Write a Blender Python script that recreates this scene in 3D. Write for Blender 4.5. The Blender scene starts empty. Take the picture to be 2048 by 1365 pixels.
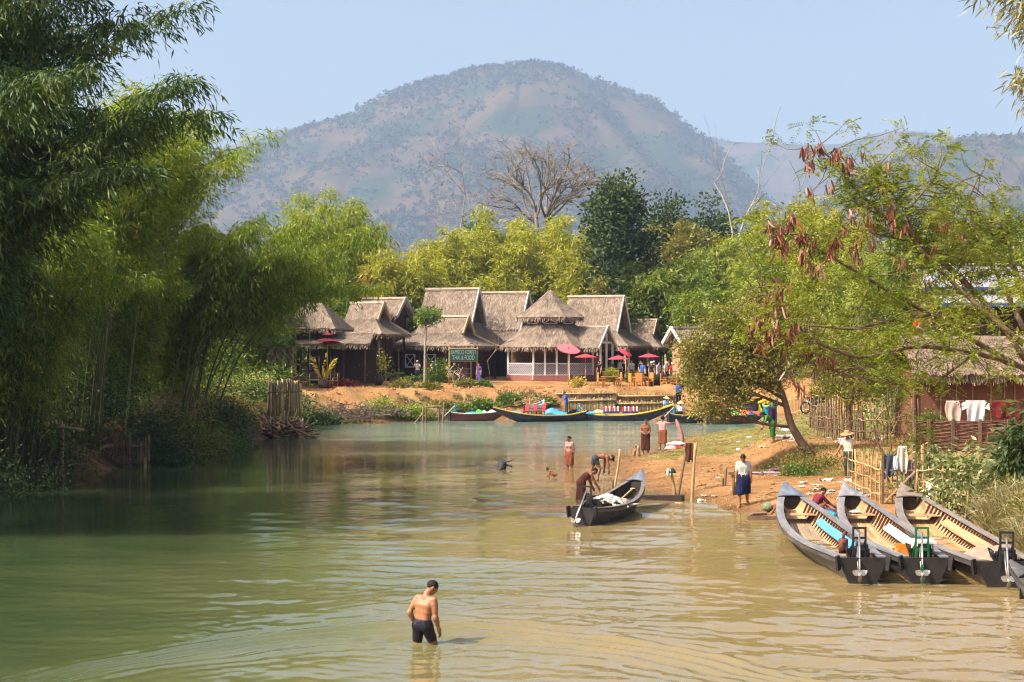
import bpy, math, random
import numpy as np
from mathutils import Vector, Matrix
S = bpy.context.scene
COL = S.collection
R = math.radians
rng = np.random.default_rng(7)
random.seed(7)
F, HORIZON, CAMZ = 3200.0, 694.0, 5.0

def at(px, py, Y):                       # point at distance Y seen at photo pixel (2048 wide)
    return np.array([(px - 1024) / F * Y, Y, CAMZ - (py - HORIZON) / F * Y])
def gx(px, Y):
    return (px - 1024) / F * Y

# ------------------------------------------------------------------ numpy noise
def _h(i, j, s):
    n = (i * 374761393 + j * 668265263 + s * 974634777) & 0xffffffff
    n = ((n ^ (n >> 13)) * 1274126177) & 0xffffffff
    return ((n ^ (n >> 16)) & 0xffff) / 65535.0
def vnoise(x, y, s=0):
    x = np.asarray(x, float); y = np.asarray(y, float)
    i = np.floor(x).astype(np.int64); j = np.floor(y).astype(np.int64)
    u = x - i; v = y - j
    u = u * u * (3 - 2 * u); v = v * v * (3 - 2 * v)
    return (_h(i, j, s) * (1 - u) + _h(i + 1, j, s) * u) * (1 - v) + (_h(i, j + 1, s) * (1 - u) + _h(i + 1, j + 1, s) * u) * v
def fbm(x, y, s=0, o=4):
    a, t, r = 1.0, 0.0, 0
    for k in range(o):
        r = r + a * vnoise(x * 2 ** k, y * 2 ** k, s + k); t += a; a *= 0.5
    return r / t
def smooth(a, b, x):
    t = np.clip((x - a) / (b - a), 0, 1)
    return t * t * (3 - 2 * t)

# ------------------------------------------------------------------ mesh builder
class MB:
    def __init__(s):
        s.v = []; s.f = []; s.m = []; s.r = []; s.n = 0
    def add(s, verts, faces, mi=0, rnd=None):
        verts = np.asarray(verts, float).reshape(-1, 3)
        faces = np.asarray(faces, int)
        s.v.append(verts); s.f.append(faces + s.n); s.m.append(np.full(len(faces), mi))
        if rnd is None: rnd = np.full(len(faces), rng.random())
        s.r.append(np.broadcast_to(np.asarray(rnd, float), (len(faces),)))
        s.n += len(verts); return s
    def box(s, c, d, rz=0.0, mi=0, M=None, taper=1.0, rnd=None):
        hx, hy, hz = d[0] / 2, d[1] / 2, d[2] / 2
        v = np.array([[-hx, -hy, -hz], [hx, -hy, -hz], [hx, hy, -hz], [-hx, hy, -hz],
                      [-hx * taper, -hy * taper, hz], [hx * taper, -hy * taper, hz], [hx * taper, hy * taper, hz], [-hx * taper, hy * taper, hz]])
        if M is not None: v = v @ np.array(M).T
        if rz:
            c_, s_ = math.cos(rz), math.sin(rz); v = v @ np.array([[c_, s_, 0], [-s_, c_, 0], [0, 0, 1]])
        return s.add(v + np.asarray(c, float), [[3, 2, 1, 0], [4, 5, 6, 7], [0, 1, 5, 4], [1, 2, 6, 5], [2, 3, 7, 6], [3, 0, 4, 7]], mi, rnd)
    def bar(s, a, b, w, t, mi=0, up=(0, 0, 1), rnd=None):     # rectangular bar from a to b
        a = np.asarray(a, float); b = np.asarray(b, float)
        d = b - a; L = np.linalg.norm(d); d = d / max(L, 1e-9)
        u = np.cross(np.asarray(up, float), d)
        if np.linalg.norm(u) < 1e-4: u = np.cross((0, 1, 0), d)
        u /= np.linalg.norm(u); n = np.cross(d, u)
        M = np.stack([u, d, n], 1)
        return s.box((a + b) / 2, (w, L, t), M=M, mi=mi, rnd=rnd)
    def tube(s, pts, rad, n=6, mi=0, cap=True, rnd=None):
        P = np.asarray(pts, float); k = len(P)
        r = np.broadcast_to(np.asarray(rad, float), (k,))
        T = np.gradient(P, axis=0); T /= np.linalg.norm(T, axis=1)[:, None] + 1e-12
        u = np.cross(T[0], (0.31, 0.17, 0.94))
        if np.linalg.norm(u) < 1e-3: u = np.cross(T[0], (1, 0, 0))
        U = []
        for i in range(k):
            u = u - T[i] * np.dot(u, T[i]); u /= np.linalg.norm(u) + 1e-12; U.append(u)
        U = np.array(U); W = np.cross(T, U)
        a = np.linspace(0, 2 * math.pi, n, endpoint=False)
        V = P[:, None] + r[:, None, None] * (np.cos(a)[None, :, None] * U[:, None] + np.sin(a)[None, :, None] * W[:, None])
        V = V.reshape(-1, 3)
        i, j = np.meshgrid(np.arange(k - 1), np.arange(n), indexing='ij')
        q = np.stack([i * n + j, i * n + (j + 1) % n, (i + 1) * n + (j + 1) % n, (i + 1) * n + j], -1).reshape(-1, 4)
        if rnd is None: rnd = rng.random()
        s.add(V, q, mi, rnd)
        if cap:
            b = s.n - k * n
            c0 = np.arange(n)[::-1] + b; c1 = np.arange(n) + b + (k - 1) * n
            s.f += [c0[None], c1[None]]; s.m += [np.array([mi])] * 2; s.r += [np.array([rnd])] * 2
        return s
    def lathe(s, prof, c=(0, 0, 0), n=16, mi=0, M=None, rnd=None, sx=1, sy=1):   # prof: list of (r,z)
        k = len(prof); a = np.linspace(0, 2 * math.pi, n, endpoint=False)
        V = np.array([[r * math.cos(t) * sx, r * math.sin(t) * sy, z] for r, z in prof for t in a])
        if M is not None: V = V @ np.array(M).T
        V = V + np.asarray(c, float)
        i, j = np.meshgrid(np.arange(k - 1), np.arange(n), indexing='ij')
        q = np.stack([i * n + j, i * n + (j + 1) % n, (i + 1) * n + (j + 1) % n, (i + 1) * n + j], -1).reshape(-1, 4)
        return s.add(V, q, mi, rnd)
    def grid(s, G, mi=0, rnd=None, flip=False):              # G: (a,b,3) array
        a, b = G.shape[:2]
        i, j = np.meshgrid(np.arange(a - 1), np.arange(b - 1), indexing='ij')
        q = np.stack([i * b + j, (i + 1) * b + j, (i + 1) * b + j + 1, i * b + j + 1], -1).reshape(-1, 4)
        if flip: q = q[:, ::-1]
        return s.add(G.reshape(-1, 3), q, mi, rnd)
    def slab(s, G, off, mi=0, rnd=None):                     # grid with thickness along vector off
        off = np.asarray(off, float)
        a, b = G.shape[:2]
        s.grid(G, mi, rnd); s.grid(G + off, mi, rnd, flip=True)
        for E in (G[0], G[-1], G[:, 0], G[:, -1]):
            s.grid(np.stack([E, E + off]), mi, rnd)
        return s
    def quads(s, V4, mi=0, rnd=None):                        # (n,4,3)
        n = len(V4)
        if n == 0: return s
        if rnd is None: rnd = rng.random(n)
        return s.add(V4.reshape(-1, 3), np.arange(n * 4).reshape(n, 4), mi, rnd)
    def build(s, name, mats, parent=None, smooth=False, loc=None):
        me = bpy.data.meshes.new(name)
        V = np.concatenate(s.v) if s.v else np.zeros((0, 3))
        loops = np.concatenate([f.ravel() for f in s.f]); sizes = np.concatenate([np.full(len(f), f.shape[1]) for f in s.f])
        starts = np.concatenate([[0], np.cumsum(sizes)[:-1]])
        me.vertices.add(len(V)); me.vertices.foreach_set('co', V.astype(np.float32).ravel())
        me.loops.add(len(loops)); me.loops.foreach_set('vertex_index', loops.astype(np.int32))
        me.polygons.add(len(sizes)); me.polygons.foreach_set('loop_start', starts.astype(np.int32))
        me.polygons.foreach_set('material_index', np.concatenate(s.m).astype(np.int32))
        me.polygons.foreach_set('use_smooth', np.full(len(sizes), smooth))
        at_ = me.attributes.new('rnd', 'FLOAT', 'FACE'); at_.data.foreach_set('value', np.concatenate(s.r).astype(np.float32))
        me.update(calc_edges=True)
        for m in (mats if isinstance(mats, (list, tuple)) else [mats]): me.materials.append(m)
        o = bpy.data.objects.new(name, me); COL.objects.link(o)
        if parent is not None: o.parent = parent
        if loc is not None: o.location = loc
        return o

def tag(o, label=None, cat=None, group=None, kind=None):
    if label: o['label'] = label
    if cat: o['category'] = cat
    if group: o['group'] = group
    if kind: o['kind'] = kind
    elif cat: o['kind'] = 'thing'
    return o
def thing(name, label, cat, loc=(0, 0, 0), rz=0.0, group=None):
    o = bpy.data.objects.new(name, None); COL.objects.link(o)
    o.empty_display_size = 0.2; o.location = [float(a) for a in loc]; o.rotation_euler = (0, 0, rz)
    return tag(o, label, cat, group)
CHILD = {}
def dup(root, loc=None, rz=None, label=None, sc=None):
    def cp(o, p):
        c = o.copy(); COL.objects.link(c)
        if p is not None: c.parent = p
        for ch in o.children: cp(ch, c)
        return c
    r = cp(root, None)
    if loc is not None: r.location = [float(a) for a in loc]
    if rz is not None: r.rotation_euler = (0, 0, rz)
    if sc is not None: r.scale = (sc, sc, sc) if np.isscalar(sc) else sc
    if label: r['label'] = label
    return r

# ------------------------------------------------------------------ materials
def _nt(name):
    m = bpy.data.materials.new(name); m.use_nodes = True
    nt = m.node_tree; nt.nodes.clear()
    out = nt.nodes.new('ShaderNodeOutputMaterial')
    return m, nt, out
def _n(nt, t, **kw):
    n = nt.nodes.new(t)
    for k, v in kw.items():
        if k.startswith('i_'): n.inputs[k[2:].replace('_', ' ')].default_value = v
        else: setattr(n, k, v)
    return n
def c4(c): return (c[0], c[1], c[2], 1.0)
def ramp(nt, stops, interp='LINEAR'):
    r = nt.nodes.new('ShaderNodeValToRGB'); r.color_ramp.interpolation = interp
    e = r.color_ramp.elements
    while len(e) < len(stops): e.new(0.5)
    for k, (p, c) in enumerate(stops): e[k].position = p; e[k].color = c4(c)
    return r
_MC = {}
def M(name, c1, c2=None, scale=4.0, rough=0.75, bump=0.0, bscale=None, spec=0.3, stretch=(1, 1, 1), metal=0.0, var=0.0, detail=5.0, spots=None):
    """Principled material: two colours mixed by noise, per-piece brightness variation (attribute rnd), bump."""
    if name in _MC: return _MC[name]
    m, nt, out = _nt(name); L = nt.links.new
    b = nt.nodes.new('ShaderNodeBsdfPrincipled'); L(b.outputs[0], out.inputs[0])
    b.inputs['Roughness'].default_value = rough; b.inputs['Specular IOR Level'].default_value = spec; b.inputs['Metallic'].default_value = metal
    tc = nt.nodes.new('ShaderNodeTexCoord'); mp = nt.nodes.new('ShaderNodeMapping'); mp.inputs['Scale'].default_value = stretch
    L(tc.outputs['Object'], mp.inputs['Vector'])
    nz = _n(nt, 'ShaderNodeTexNoise', i_Scale=scale, i_Detail=detail, i_Roughness=0.65); L(mp.outputs[0], nz.inputs['Vector'])
    if c2 is None: c2 = tuple(x * 0.72 for x in c1)
    r = ramp(nt, [(0.32, c2), (0.68, c1)]); L(nz.outputs['Fac'], r.inputs[0]); col = r.outputs[0]
    if spots:
        n2 = _n(nt, 'ShaderNodeTexNoise', i_Scale=spots[1], i_Detail=3.0); L(mp.outputs[0], n2.inputs['Vector'])
        rr = ramp(nt, [(spots[2], (0, 0, 0)), (spots[2] + 0.06, (1, 1, 1))]); L(n2.outputs['Fac'], rr.inputs[0])
        mx = _n(nt, 'ShaderNodeMix', data_type='RGBA'); L(rr.outputs[0], mx.inputs['Factor']); L(col, mx.inputs[6]); mx.inputs[7].default_value = c4(spots[0]); col = mx.outputs[2]
    if var:
        a = _n(nt, 'ShaderNodeAttribute', attribute_name='rnd')
        mr = _n(nt, 'ShaderNodeMapRange'); mr.inputs['To Min'].default_value = 1 - var; mr.inputs['To Max'].default_value = 1 + var * 0.7
        L(a.outputs['Fac'], mr.inputs['Value'])
        hs = nt.nodes.new('ShaderNodeHueSaturation'); L(col, hs.inputs['Color']); L(mr.outputs[0], hs.inputs['Value']); col = hs.outputs[0]
    L(col, b.inputs['Base Color'])
    if bump:
        n3 = _n(nt, 'ShaderNodeTexNoise', i_Scale=bscale or scale * 4, i_Detail=4.0); L(mp.outputs[0], n3.inputs['Vector'])
        bp = _n(nt, 'ShaderNodeBump', i_Strength=min(bump, 1.0), i_Distance=0.02 * max(bump, 1.0)); L(n3.outputs['Fac'], bp.inputs['Height']); L(bp.outputs[0], b.inputs['Normal'])
    _MC[name] = m; return m
def LEAF(name, cols, trans=0.35, gloss=0.06, rough=0.45):
    """Leaves: colour picked per leaf from a ramp; diffuse plus light through the leaf."""
    if name in _MC: return _MC[name]
    m, nt, out = _nt(name); L = nt.links.new
    a = _n(nt, 'ShaderNodeAttribute', attribute_name='rnd')
    r = ramp(nt, [(k / max(len(cols) - 1, 1), c) for k, c in enumerate(cols)]); L(a.outputs['Fac'], r.inputs[0])
    d = nt.nodes.new('ShaderNodeBsdfDiffuse'); t = nt.nodes.new('ShaderNodeBsdfTranslucent'); g = _n(nt, 'ShaderNodeBsdfGlossy', i_Roughness=rough)
    hs = _n(nt, 'ShaderNodeHueSaturation', i_Saturation=1.15, i_Value=1.15); L(r.outputs[0], hs.inputs['Color'])
    L(r.outputs[0], d.inputs[0]); L(hs.outputs[0], t.inputs[0]); g.inputs[0].default_value = (0.8, 0.85, 0.8, 1)
    m1 = _n(nt, 'ShaderNodeMixShader', i_Fac=trans); L(d.outputs[0], m1.inputs[1]); L(t.outputs[0], m1.inputs[2])
    m2 = _n(nt, 'ShaderNodeMixShader', i_Fac=gloss); L(m1.outputs[0], m2.inputs[1]); L(g.outputs[0], m2.inputs[2])
    L(m2.outputs[0], out.inputs[0])
    _MC[name] = m; return m
# ------------------------------------------------------------------ camera, sun, sky, air
cam = bpy.data.cameras.new('camera'); co = bpy.data.objects.new('camera', cam); COL.objects.link(co)
cam.sensor_width = 36; cam.lens = 36 * F / 2048; cam.clip_start = 0.5; cam.clip_end = 15000
cam.shift_y = (HORIZON - 682.5) / 2048
co.location = (0, 0, CAMZ); co.rotation_euler = (R(90), 0, 0); S.camera = co
SUN = Vector((-0.86, -0.36, 0.98)).normalized()
sl = bpy.data.lights.new('sun', 'SUN'); sl.energy = 4.3; sl.angle = R(0.5); sl.color = (1, 0.91, 0.77)
so = bpy.data.objects.new('sun', sl); COL.objects.link(so); so.rotation_euler = SUN.to_track_quat('Z', 'Y').to_euler(); so.location = (-40, -20, 60)
w = bpy.data.worlds.new('World'); S.world = w; w.use_nodes = True
nt = w.node_tree; nt.nodes.clear()
sk = nt.nodes.new('ShaderNodeTexSky'); sk.sky_type = 'NISHITA'; sk.sun_disc = False
sk.sun_elevation = math.asin(SUN.z); sk.sun_rotation = math.atan2(SUN.x, SUN.y)
sk.air_density = 1.0; sk.dust_density = 9.0; sk.ozone_density = 1.0; sk.altitude = 200
bg = nt.nodes.new('ShaderNodeBackground'); bg.inputs['Strength'].default_value = 0.150
wo = nt.nodes.new('ShaderNodeOutputWorld'); nt.links.new(sk.outputs[0], bg.inputs[0]); nt.links.new(bg.outputs[0], wo.inputs[0])
S.view_settings.view_transform = 'Standard'; S.view_settings.look = 'None'; S.view_settings.exposure = 0.87; S.view_settings.gamma = 1.0
S.cycles.max_bounces = 6; S.cycles.diffuse_bounces = 2; S.cycles.glossy_bounces = 3; S.cycles.transmission_bounces = 3; S.cycles.transparent_max_bounces = 6
S.cycles.volume_bounces = 1; S.cycles.use_denoising = True; S.cycles.filter_width = 1.15; S.cycles.sample_clamp_indirect = 6.0
S.cycles.caustics_reflective = False; S.cycles.caustics_refractive = False

# haze
hz = MB().box((0, 2800, 340), (8400, 5900, 690))
m, nt, out = _nt('haze_air'); pv = nt.nodes.new('ShaderNodeVolumePrincipled')
pv.inputs['Color'].default_value = (0.47, 0.65, 0.99, 1); pv.inputs['Density'].default_value = 0.00013; pv.inputs['Anisotropy'].default_value = 0.0
nt.links.new(pv.outputs[0], out.inputs['Volume']); m.cycles.volume_sampling = 'DISTANCE'
tag(hz.build('haze', m), kind='stuff')

# ------------------------------------------------------------------ river plan and terrain height
RIV = np.array([(-19, -30), (-19, 30), (-18.5, 55), (-17.6, 62), (-15.4, 68), (-15.2, 81), (-13.4, 87), (-12.8, 102), (-5, 108.6), (3, 110.4), (11, 112), (20, 113.4), (32, 115), (80, 118),
                (80, 105), (30, 101), (18, 98.5), (12, 94), (8.8, 86.5), (7, 76.6), (4.6, 70.5), (3.9, 64.3), (4.2, 58.6), (4.95, 54.6), (5.5, 51.9), (6.2, 49.7), (7.2, 48.4), (7.9, 46.3),
                (9.6, 45.2), (11.3, 44.4), (12.3, 42), (12.4, 36.3), (12.0, 33), (11.2, 28), (10.6, 20), (10.6, -30)], float)
BLUFF = np.array([(40, 97), (20, 93), (14, 89), (11.3, 80), (10.7, 72), (10.0, 66), (9.8, 61.5), (10.6, 57.8), (12.0, 56.6), (13.0, 54), (13.6, 50), (14.2, 46), (14.6, 42), (14.6, 36), (13.8, 28), (13, 15), (13, -40), (200, -40), (200, 97)], float)
def polydist(P, x, y):                     # signed distance, negative inside
    x = np.asarray(x, float); y = np.asarray(y, float)
    d = np.full(x.shape, 1e9); ins = np.zeros(x.shape, bool)
    for k in range(len(P)):
        (ax, ay), (bx, by) = P[k], P[(k + 1) % len(P)]
        ex, ey = bx - ax, by - ay
        t = np.clip(((x - ax) * ex + (y - ay) * ey) / (ex * ex + ey * ey), 0, 1)
        d = np.minimum(d, np.hypot(x - ax - t * ex, y - ay - t * ey))
        c = ((ay > y) != (by > y)) & (x < (bx - ax) * (y - ay) / (by - ay + 1e-12) + ax)
        ins ^= c
    return np.where(ins, -d, d)
def zones(x, y):
    left = smooth(-9, -12, x) * smooth(101, 93, y)
    far = smooth(96, 104, y) * (1 - left)
    right = (1 - left) * (1 - far)
    return left, far, right
def height(x, y):
    x = np.asarray(x, float); y = np.asarray(y, float)
    d = polydist(RIV, x, y) + (fbm(x * 0.5, y * 0.5, 3) - 0.5) * 0.9
    b = polydist(BLUFF, x, y) + (fbm(x * 0.6, y * 0.6, 11) - 0.5) * 0.8
    left, far, right = zones(x, y)
    zl = 1.7 * smooth(-0.2, 1.8, d) + 0.7 * smooth(1.5, 6, d)
    zf = 1.95 * smooth(0.2, 4.6, d) + 0.45 * smooth(5, 24, d)
    br = np.minimum(0.05 * np.maximum(d, 0) + 0.22 * smooth(0, 3.0, d), 0.55)
    north = smooth(66, 80, y)
    zr = br + (0.75 + 0.1 * north) * smooth(1.1 - 0.0 * north, -0.9 - 2.2 * north, b) + 0.3 * smooth(-3, -14, b)
    bank = smooth(45, 41, y)                # the bush-grown bank beside the boats is steeper
    zr = zr * (1 - bank) + bank * (1.1 * smooth(0, 2.2, d) + 0.7 * smooth(1.8, 4, d))
    z = left * zl + far * zf + right * zr
    z = np.where(d < 0, np.maximum(-1.0, d * 0.35), z)
    z = z + (fbm(x * 1.4, y * 1.4, 21) - 0.5) * 0.12 * smooth(0.3, 2.0, d) + (vnoise(x * 5, y * 5, 5) - 0.5) * 0.035 * smooth(0.1, 1.0, d)
    face = np.maximum(left, far) * smooth(.3, 1.2, d) * smooth(7, 4, d)
    z = z + face * (fbm(x * 1.1, y * 1.6, 33) - .5) * 1.1
    far2 = smooth(170, 600, np.hypot(x, y))
    return z * (1 - far2) + far2 * 2.4
def gz(x, y): return float(height(np.array([x]), np.array([y]))[0])
def ground(px, Y, py=None):
    x = gx(px, Y); return np.array([x, Y, gz(x, Y)])

def axis(lo, a, b, hi, step, g=1.22):
    v = list(np.arange(a, b + 1e-6, step)); s = step; p = a; L = []
    while p > lo: s *= g; p -= s; L.append(max(p, lo))
    s = step; p = b; Q = []
    while p < hi: s *= g; p += s; Q.append(min(p, hi))
    return np.array(L[::-1] + v + Q)
xs = axis(-4000, -32, 34, 4000, 0.36); ys = axis(-180, 22, 142, 6400, 0.42)
X, Y = np.meshgrid(xs, ys, indexing='ij'); Z = height(X, Y)
gb = MB().grid(np.stack([X, Y, Z], -1))
m, nt, out = _nt('earth'); L = nt.links.new
b = nt.nodes.new('ShaderNodeBsdfPrincipled'); L(b.outputs[0], out.inputs[0]); b.inputs['Roughness'].default_value = 0.95; b.inputs['Specular IOR Level'].default_value = 0.15
geo = nt.nodes.new('ShaderNodeNewGeometry')
n1 = _n(nt, 'ShaderNodeTexNoise', i_Scale=0.55, i_Detail=8.0, i_Roughness=0.7); L(geo.outputs['Position'], n1.inputs['Vector'])
soil = ramp(nt, [(0.28, (0.18, 0.085, 0.032)), (0.45, (0.345, 0.175, 0.066)), (0.60, (0.44, 0.245, 0.10)), (0.75, (0.50, 0.31, 0.155))]); L(n1.outputs['Fac'], soil.inputs[0])
n2 = _n(nt, 'ShaderNodeTexNoise', i_Scale=0.9, i_Detail=9.0, i_Roughness=0.75); L(geo.outputs['Position'], n2.inputs['Vector'])
gr = ramp(nt, [(0.3, (0.10, 0.11, 0.025)), (0.5, (0.24, 0.21, 0.06)), (0.7, (0.36, 0.27, 0.10))]); L(n2.outputs['Fac'], gr.inputs[0])
ga = _n(nt, 'ShaderNodeAttribute', attribute_name='grass'); wa = _n(nt, 'ShaderNodeAttribute', attribute_name='wet')
ad = _n(nt, 'ShaderNodeMath', operation='MULTIPLY_ADD'); L(n2.outputs['Fac'], ad.inputs[0]); ad.inputs[1].default_value = 1.6; ad.inputs[2].default_value = -1.3
a2 = _n(nt, 'ShaderNodeMath', operation='ADD'); L(ga.outputs['Fac'], a2.inputs[0]); L(ad.outputs[0], a2.inputs[1])
a3 = _n(nt, 'ShaderNodeMapRange'); a3.inputs['From Min'].default_value = 0.0; a3.inputs['From Max'].default_value = 0.35; L(a2.outputs[0], a3.inputs['Value'])
mx = _n(nt, 'ShaderNodeMix', data_type='RGBA'); L(a3.outputs[0], mx.inputs['Factor']); L(soil.outputs[0], mx.inputs[6]); L(gr.outputs[0], mx.inputs[7])
dk = _n(nt, 'ShaderNodeAttribute', attribute_name='left_dark'); dm = _n(nt, 'ShaderNodeMix', data_type='RGBA'); L(dk.outputs['Fac'], dm.inputs['Factor']); L(mx.outputs[2], dm.inputs[6]); dm.inputs[7].default_value = (0.07, 0.042, 0.02, 1)  # earth of the left bank mixed towards a darker brown
wm = _n(nt, 'ShaderNodeMix', data_type='RGBA', blend_type='MULTIPLY'); L(wa.outputs['Fac'], wm.inputs['Factor']); L(dm.outputs[2], wm.inputs[6]); wm.inputs[7].default_value = (0.64, 0.60, 0.57, 1)
L(wm.outputs[2], b.inputs['Base Color'])
wr = _n(nt, 'ShaderNodeMapRange'); wr.inputs['To Min'].default_value = 0.95; wr.inputs['To Max'].default_value = 0.35; L(wa.outputs['Fac'], wr.inputs['Value']); L(wr.outputs[0], b.inputs['Roughness'])
n3 = _n(nt, 'ShaderNodeTexNoise', i_Scale=6.0, i_Detail=9.0, i_Roughness=0.75); L(geo.outputs['Position'], n3.inputs['Vector'])
bp = _n(nt, 'ShaderNodeBump', i_Strength=1.0, i_Distance=0.16); L(n3.outputs['Fac'], bp.inputs['Height']); L(bp.outputs[0], b.inputs['Normal'])
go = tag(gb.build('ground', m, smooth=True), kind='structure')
x, y = X.ravel(), Y.ravel(); d = polydist(RIV, x, y); left, far, right = zones(x, y)
north = smooth(60, 70, y + (fbm(x * .4, y * .4, 9) - .5) * 14)
bl = polydist(BLUFF, x, y)
grass = right * np.maximum.reduce([north * smooth(0.4, 2.0, d) * 0.95, smooth(45, 41, y) * smooth(0.3, 1.5, d) * 0.9, 0.55 * smooth(-1, -6, bl)]) + left * 0.75 * smooth(1, 4, d) + far * (0.25 * smooth(4, 7, d) + 0.6 * smooth(26, 34, d) + 0.3 * smooth(-2, -8, x))
grass = np.where(np.hypot(x, y) > 175, 1.0, grass)
for nm, val in (('grass', grass), ('wet', smooth(1.7, 0.1, d) * (1 - 0.5 * left)), ('left_dark', left * .85 * smooth(101, 93, y))):
    A = go.data.attributes.new(nm, 'FLOAT', 'POINT'); A.data.foreach_set('value', val.astype(np.float32))

# ------------------------------------------------------------------ water
WADE = (gx(845, 27.0), 27.0)
yy = [17.0]
while yy[-1] < 119: yy.append(yy[-1] + max(0.03, yy[-1] ** 2 / (1600 * 5) * 0.8))
yy = np.array(yy); uu = np.linspace(-1, 1, 560)
Yw, U = np.meshgrid(yy, uu, indexing='ij'); Xw = U * (6 + 0.30 * Yw)
def waves(x, y):
    h = 0
    r = np.random.default_rng(5)
    for k in range(26):
        lam = 0.35 * (1.16 ** k) * (0.9 + 0.2 * r.random()); lam = min(lam, 7)
        th = R(90) + r.normal(0, 0.55)
        kx, ky = math.cos(th) * 2 * math.pi / lam, math.sin(th) * 2 * math.pi / lam
        wob = 1.2 * (fbm(x / (lam * 4), y / (lam * 4), 60 + k, 2) - 0.5) * 6
        h = h + 0.0042 * lam ** 0.62 * np.sin(kx * x + ky * y + wob + r.random() * 6.28) * (0.25 + 1.5 * vnoise(x / (lam * 5), y / (lam * 5), 90 + k))
    return h
calm = 0.25 + 0.75 * smooth(0.32, 0.62, fbm(Xw * 0.10 + 4, Yw * 0.07, 31, 3))
Zw = waves(Xw, Yw) * calm * (0.35 + 0.65 * smooth(-9, 0, Xw)) * (1 - 0.62 * smooth(32, 58, Yw))
dx, dy = Xw - WADE[0], Yw - WADE[1]
s_ = dy - (1.9 - 0.135 * dx ** 2) + (fbm(Xw * 0.7, Yw * 0.7, 77, 2) - 0.5) * 0.5
Zw = Zw * (1 - 0.6 * smooth(0.3, -0.4, s_) * smooth(60, 20, dx ** 2 + dy ** 2)) + 0.034 * np.cos(s_ * 2 * math.pi / 0.62) * np.exp(-np.where(s_ > -.3, (s_ + .3) ** 2 / .5, (s_ + .3) ** 2 / 3.2)) * np.exp(-(np.abs(dx) / 7.5) ** 2)
rr = np.hypot(dx, dy * 1.15)
Zw += 0.016 * np.cos(rr * 2 * math.pi / 0.42) * np.exp(-rr / 1.1)
wb = MB().grid(np.stack([Xw, Yw, Zw], -1))
m, nt, out = _nt('river_water'); L = nt.links.new
b = nt.nodes.new('ShaderNodeBsdfPrincipled'); L(b.outputs[0], out.inputs[0]); b.inputs['Roughness'].default_value = 0.045; b.inputs['IOR'].default_value = 1.333; b.inputs['Specular IOR Level'].default_value = 0.5
geo = nt.nodes.new('ShaderNodeNewGeometry')
sx = nt.nodes.new('ShaderNodeSeparateXYZ'); L(geo.outputs['Position'], sx.inputs[0])
nz = _n(nt, 'ShaderNodeTexNoise', i_Scale=0.16, i_Detail=5.0, i_Roughness=0.6); L(geo.outputs['Position'], nz.inputs['Vector'])
wa = _n(nt, 'ShaderNodeAttribute', attribute_name='silt')
a1 = _n(nt, 'ShaderNodeMath', operation='MULTIPLY_ADD'); L(nz.outputs['Fac'], a1.inputs[0]); a1.inputs[1].default_value = 0.30; L(wa.outputs['Fac'], a1.inputs[2])
rp = ramp(nt, [(0.12, (0.027, 0.048, 0.018)), (0.45, (0.10, 0.106, 0.042)), (0.75, (0.205, 0.15, 0.062)), (1.0, (0.265, 0.18, 0.08))]); L(a1.outputs[0], rp.inputs[0]); fa = _n(nt, 'ShaderNodeAttribute', attribute_name='far_sky_tone'); fm = _n(nt, 'ShaderNodeMix', data_type='RGBA'); L(fa.outputs['Fac'], fm.inputs['Factor']); L(rp.outputs[0], fm.inputs[6]); fm.inputs[7].default_value = (0.19, 0.26, 0.205, 1); L(fm.outputs[2], b.inputs['Base Color'])  # far water: murk plus sunlight and sky reflection put into the base colour
n2 = _n(nt, 'ShaderNodeTexNoise', i_Scale=3.2, i_Detail=4.0, i_Roughness=0.55); L(geo.outputs['Position'], n2.inputs['Vector'])
bp = _n(nt, 'ShaderNodeBump', i_Strength=0.2, i_Distance=0.03); ru = _n(nt, 'ShaderNodeMath', operation='MULTIPLY_ADD'); L(fa.outputs['Fac'], ru.inputs[0]); ru.inputs[1].default_value = 3.0; ru.inputs[2].default_value = 1.0; rm = _n(nt, 'ShaderNodeMath', operation='MULTIPLY'); L(n2.outputs['Fac'], rm.inputs[0]); L(ru.outputs[0], rm.inputs[1]); L(rm.outputs[0], bp.inputs['Height']); L(bp.outputs[0], b.inputs['Normal'])
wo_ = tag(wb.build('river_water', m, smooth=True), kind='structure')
x, y = Xw.ravel(), Yw.ravel()
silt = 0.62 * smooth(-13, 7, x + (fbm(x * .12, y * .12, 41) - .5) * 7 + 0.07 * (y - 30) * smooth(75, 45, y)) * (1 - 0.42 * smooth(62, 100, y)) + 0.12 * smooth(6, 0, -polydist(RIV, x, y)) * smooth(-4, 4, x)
for nm, val in (('silt', silt), ('far_sky_tone', .92 * smooth(70, 88, y + (fbm(x * .2, y * .1, 44) - .5) * 14) * smooth(-13, -8, x))):
    A = wo_.data.attributes.new(nm, 'FLOAT', 'POINT'); A.data.foreach_set('value', val.astype(np.float32))

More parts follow.
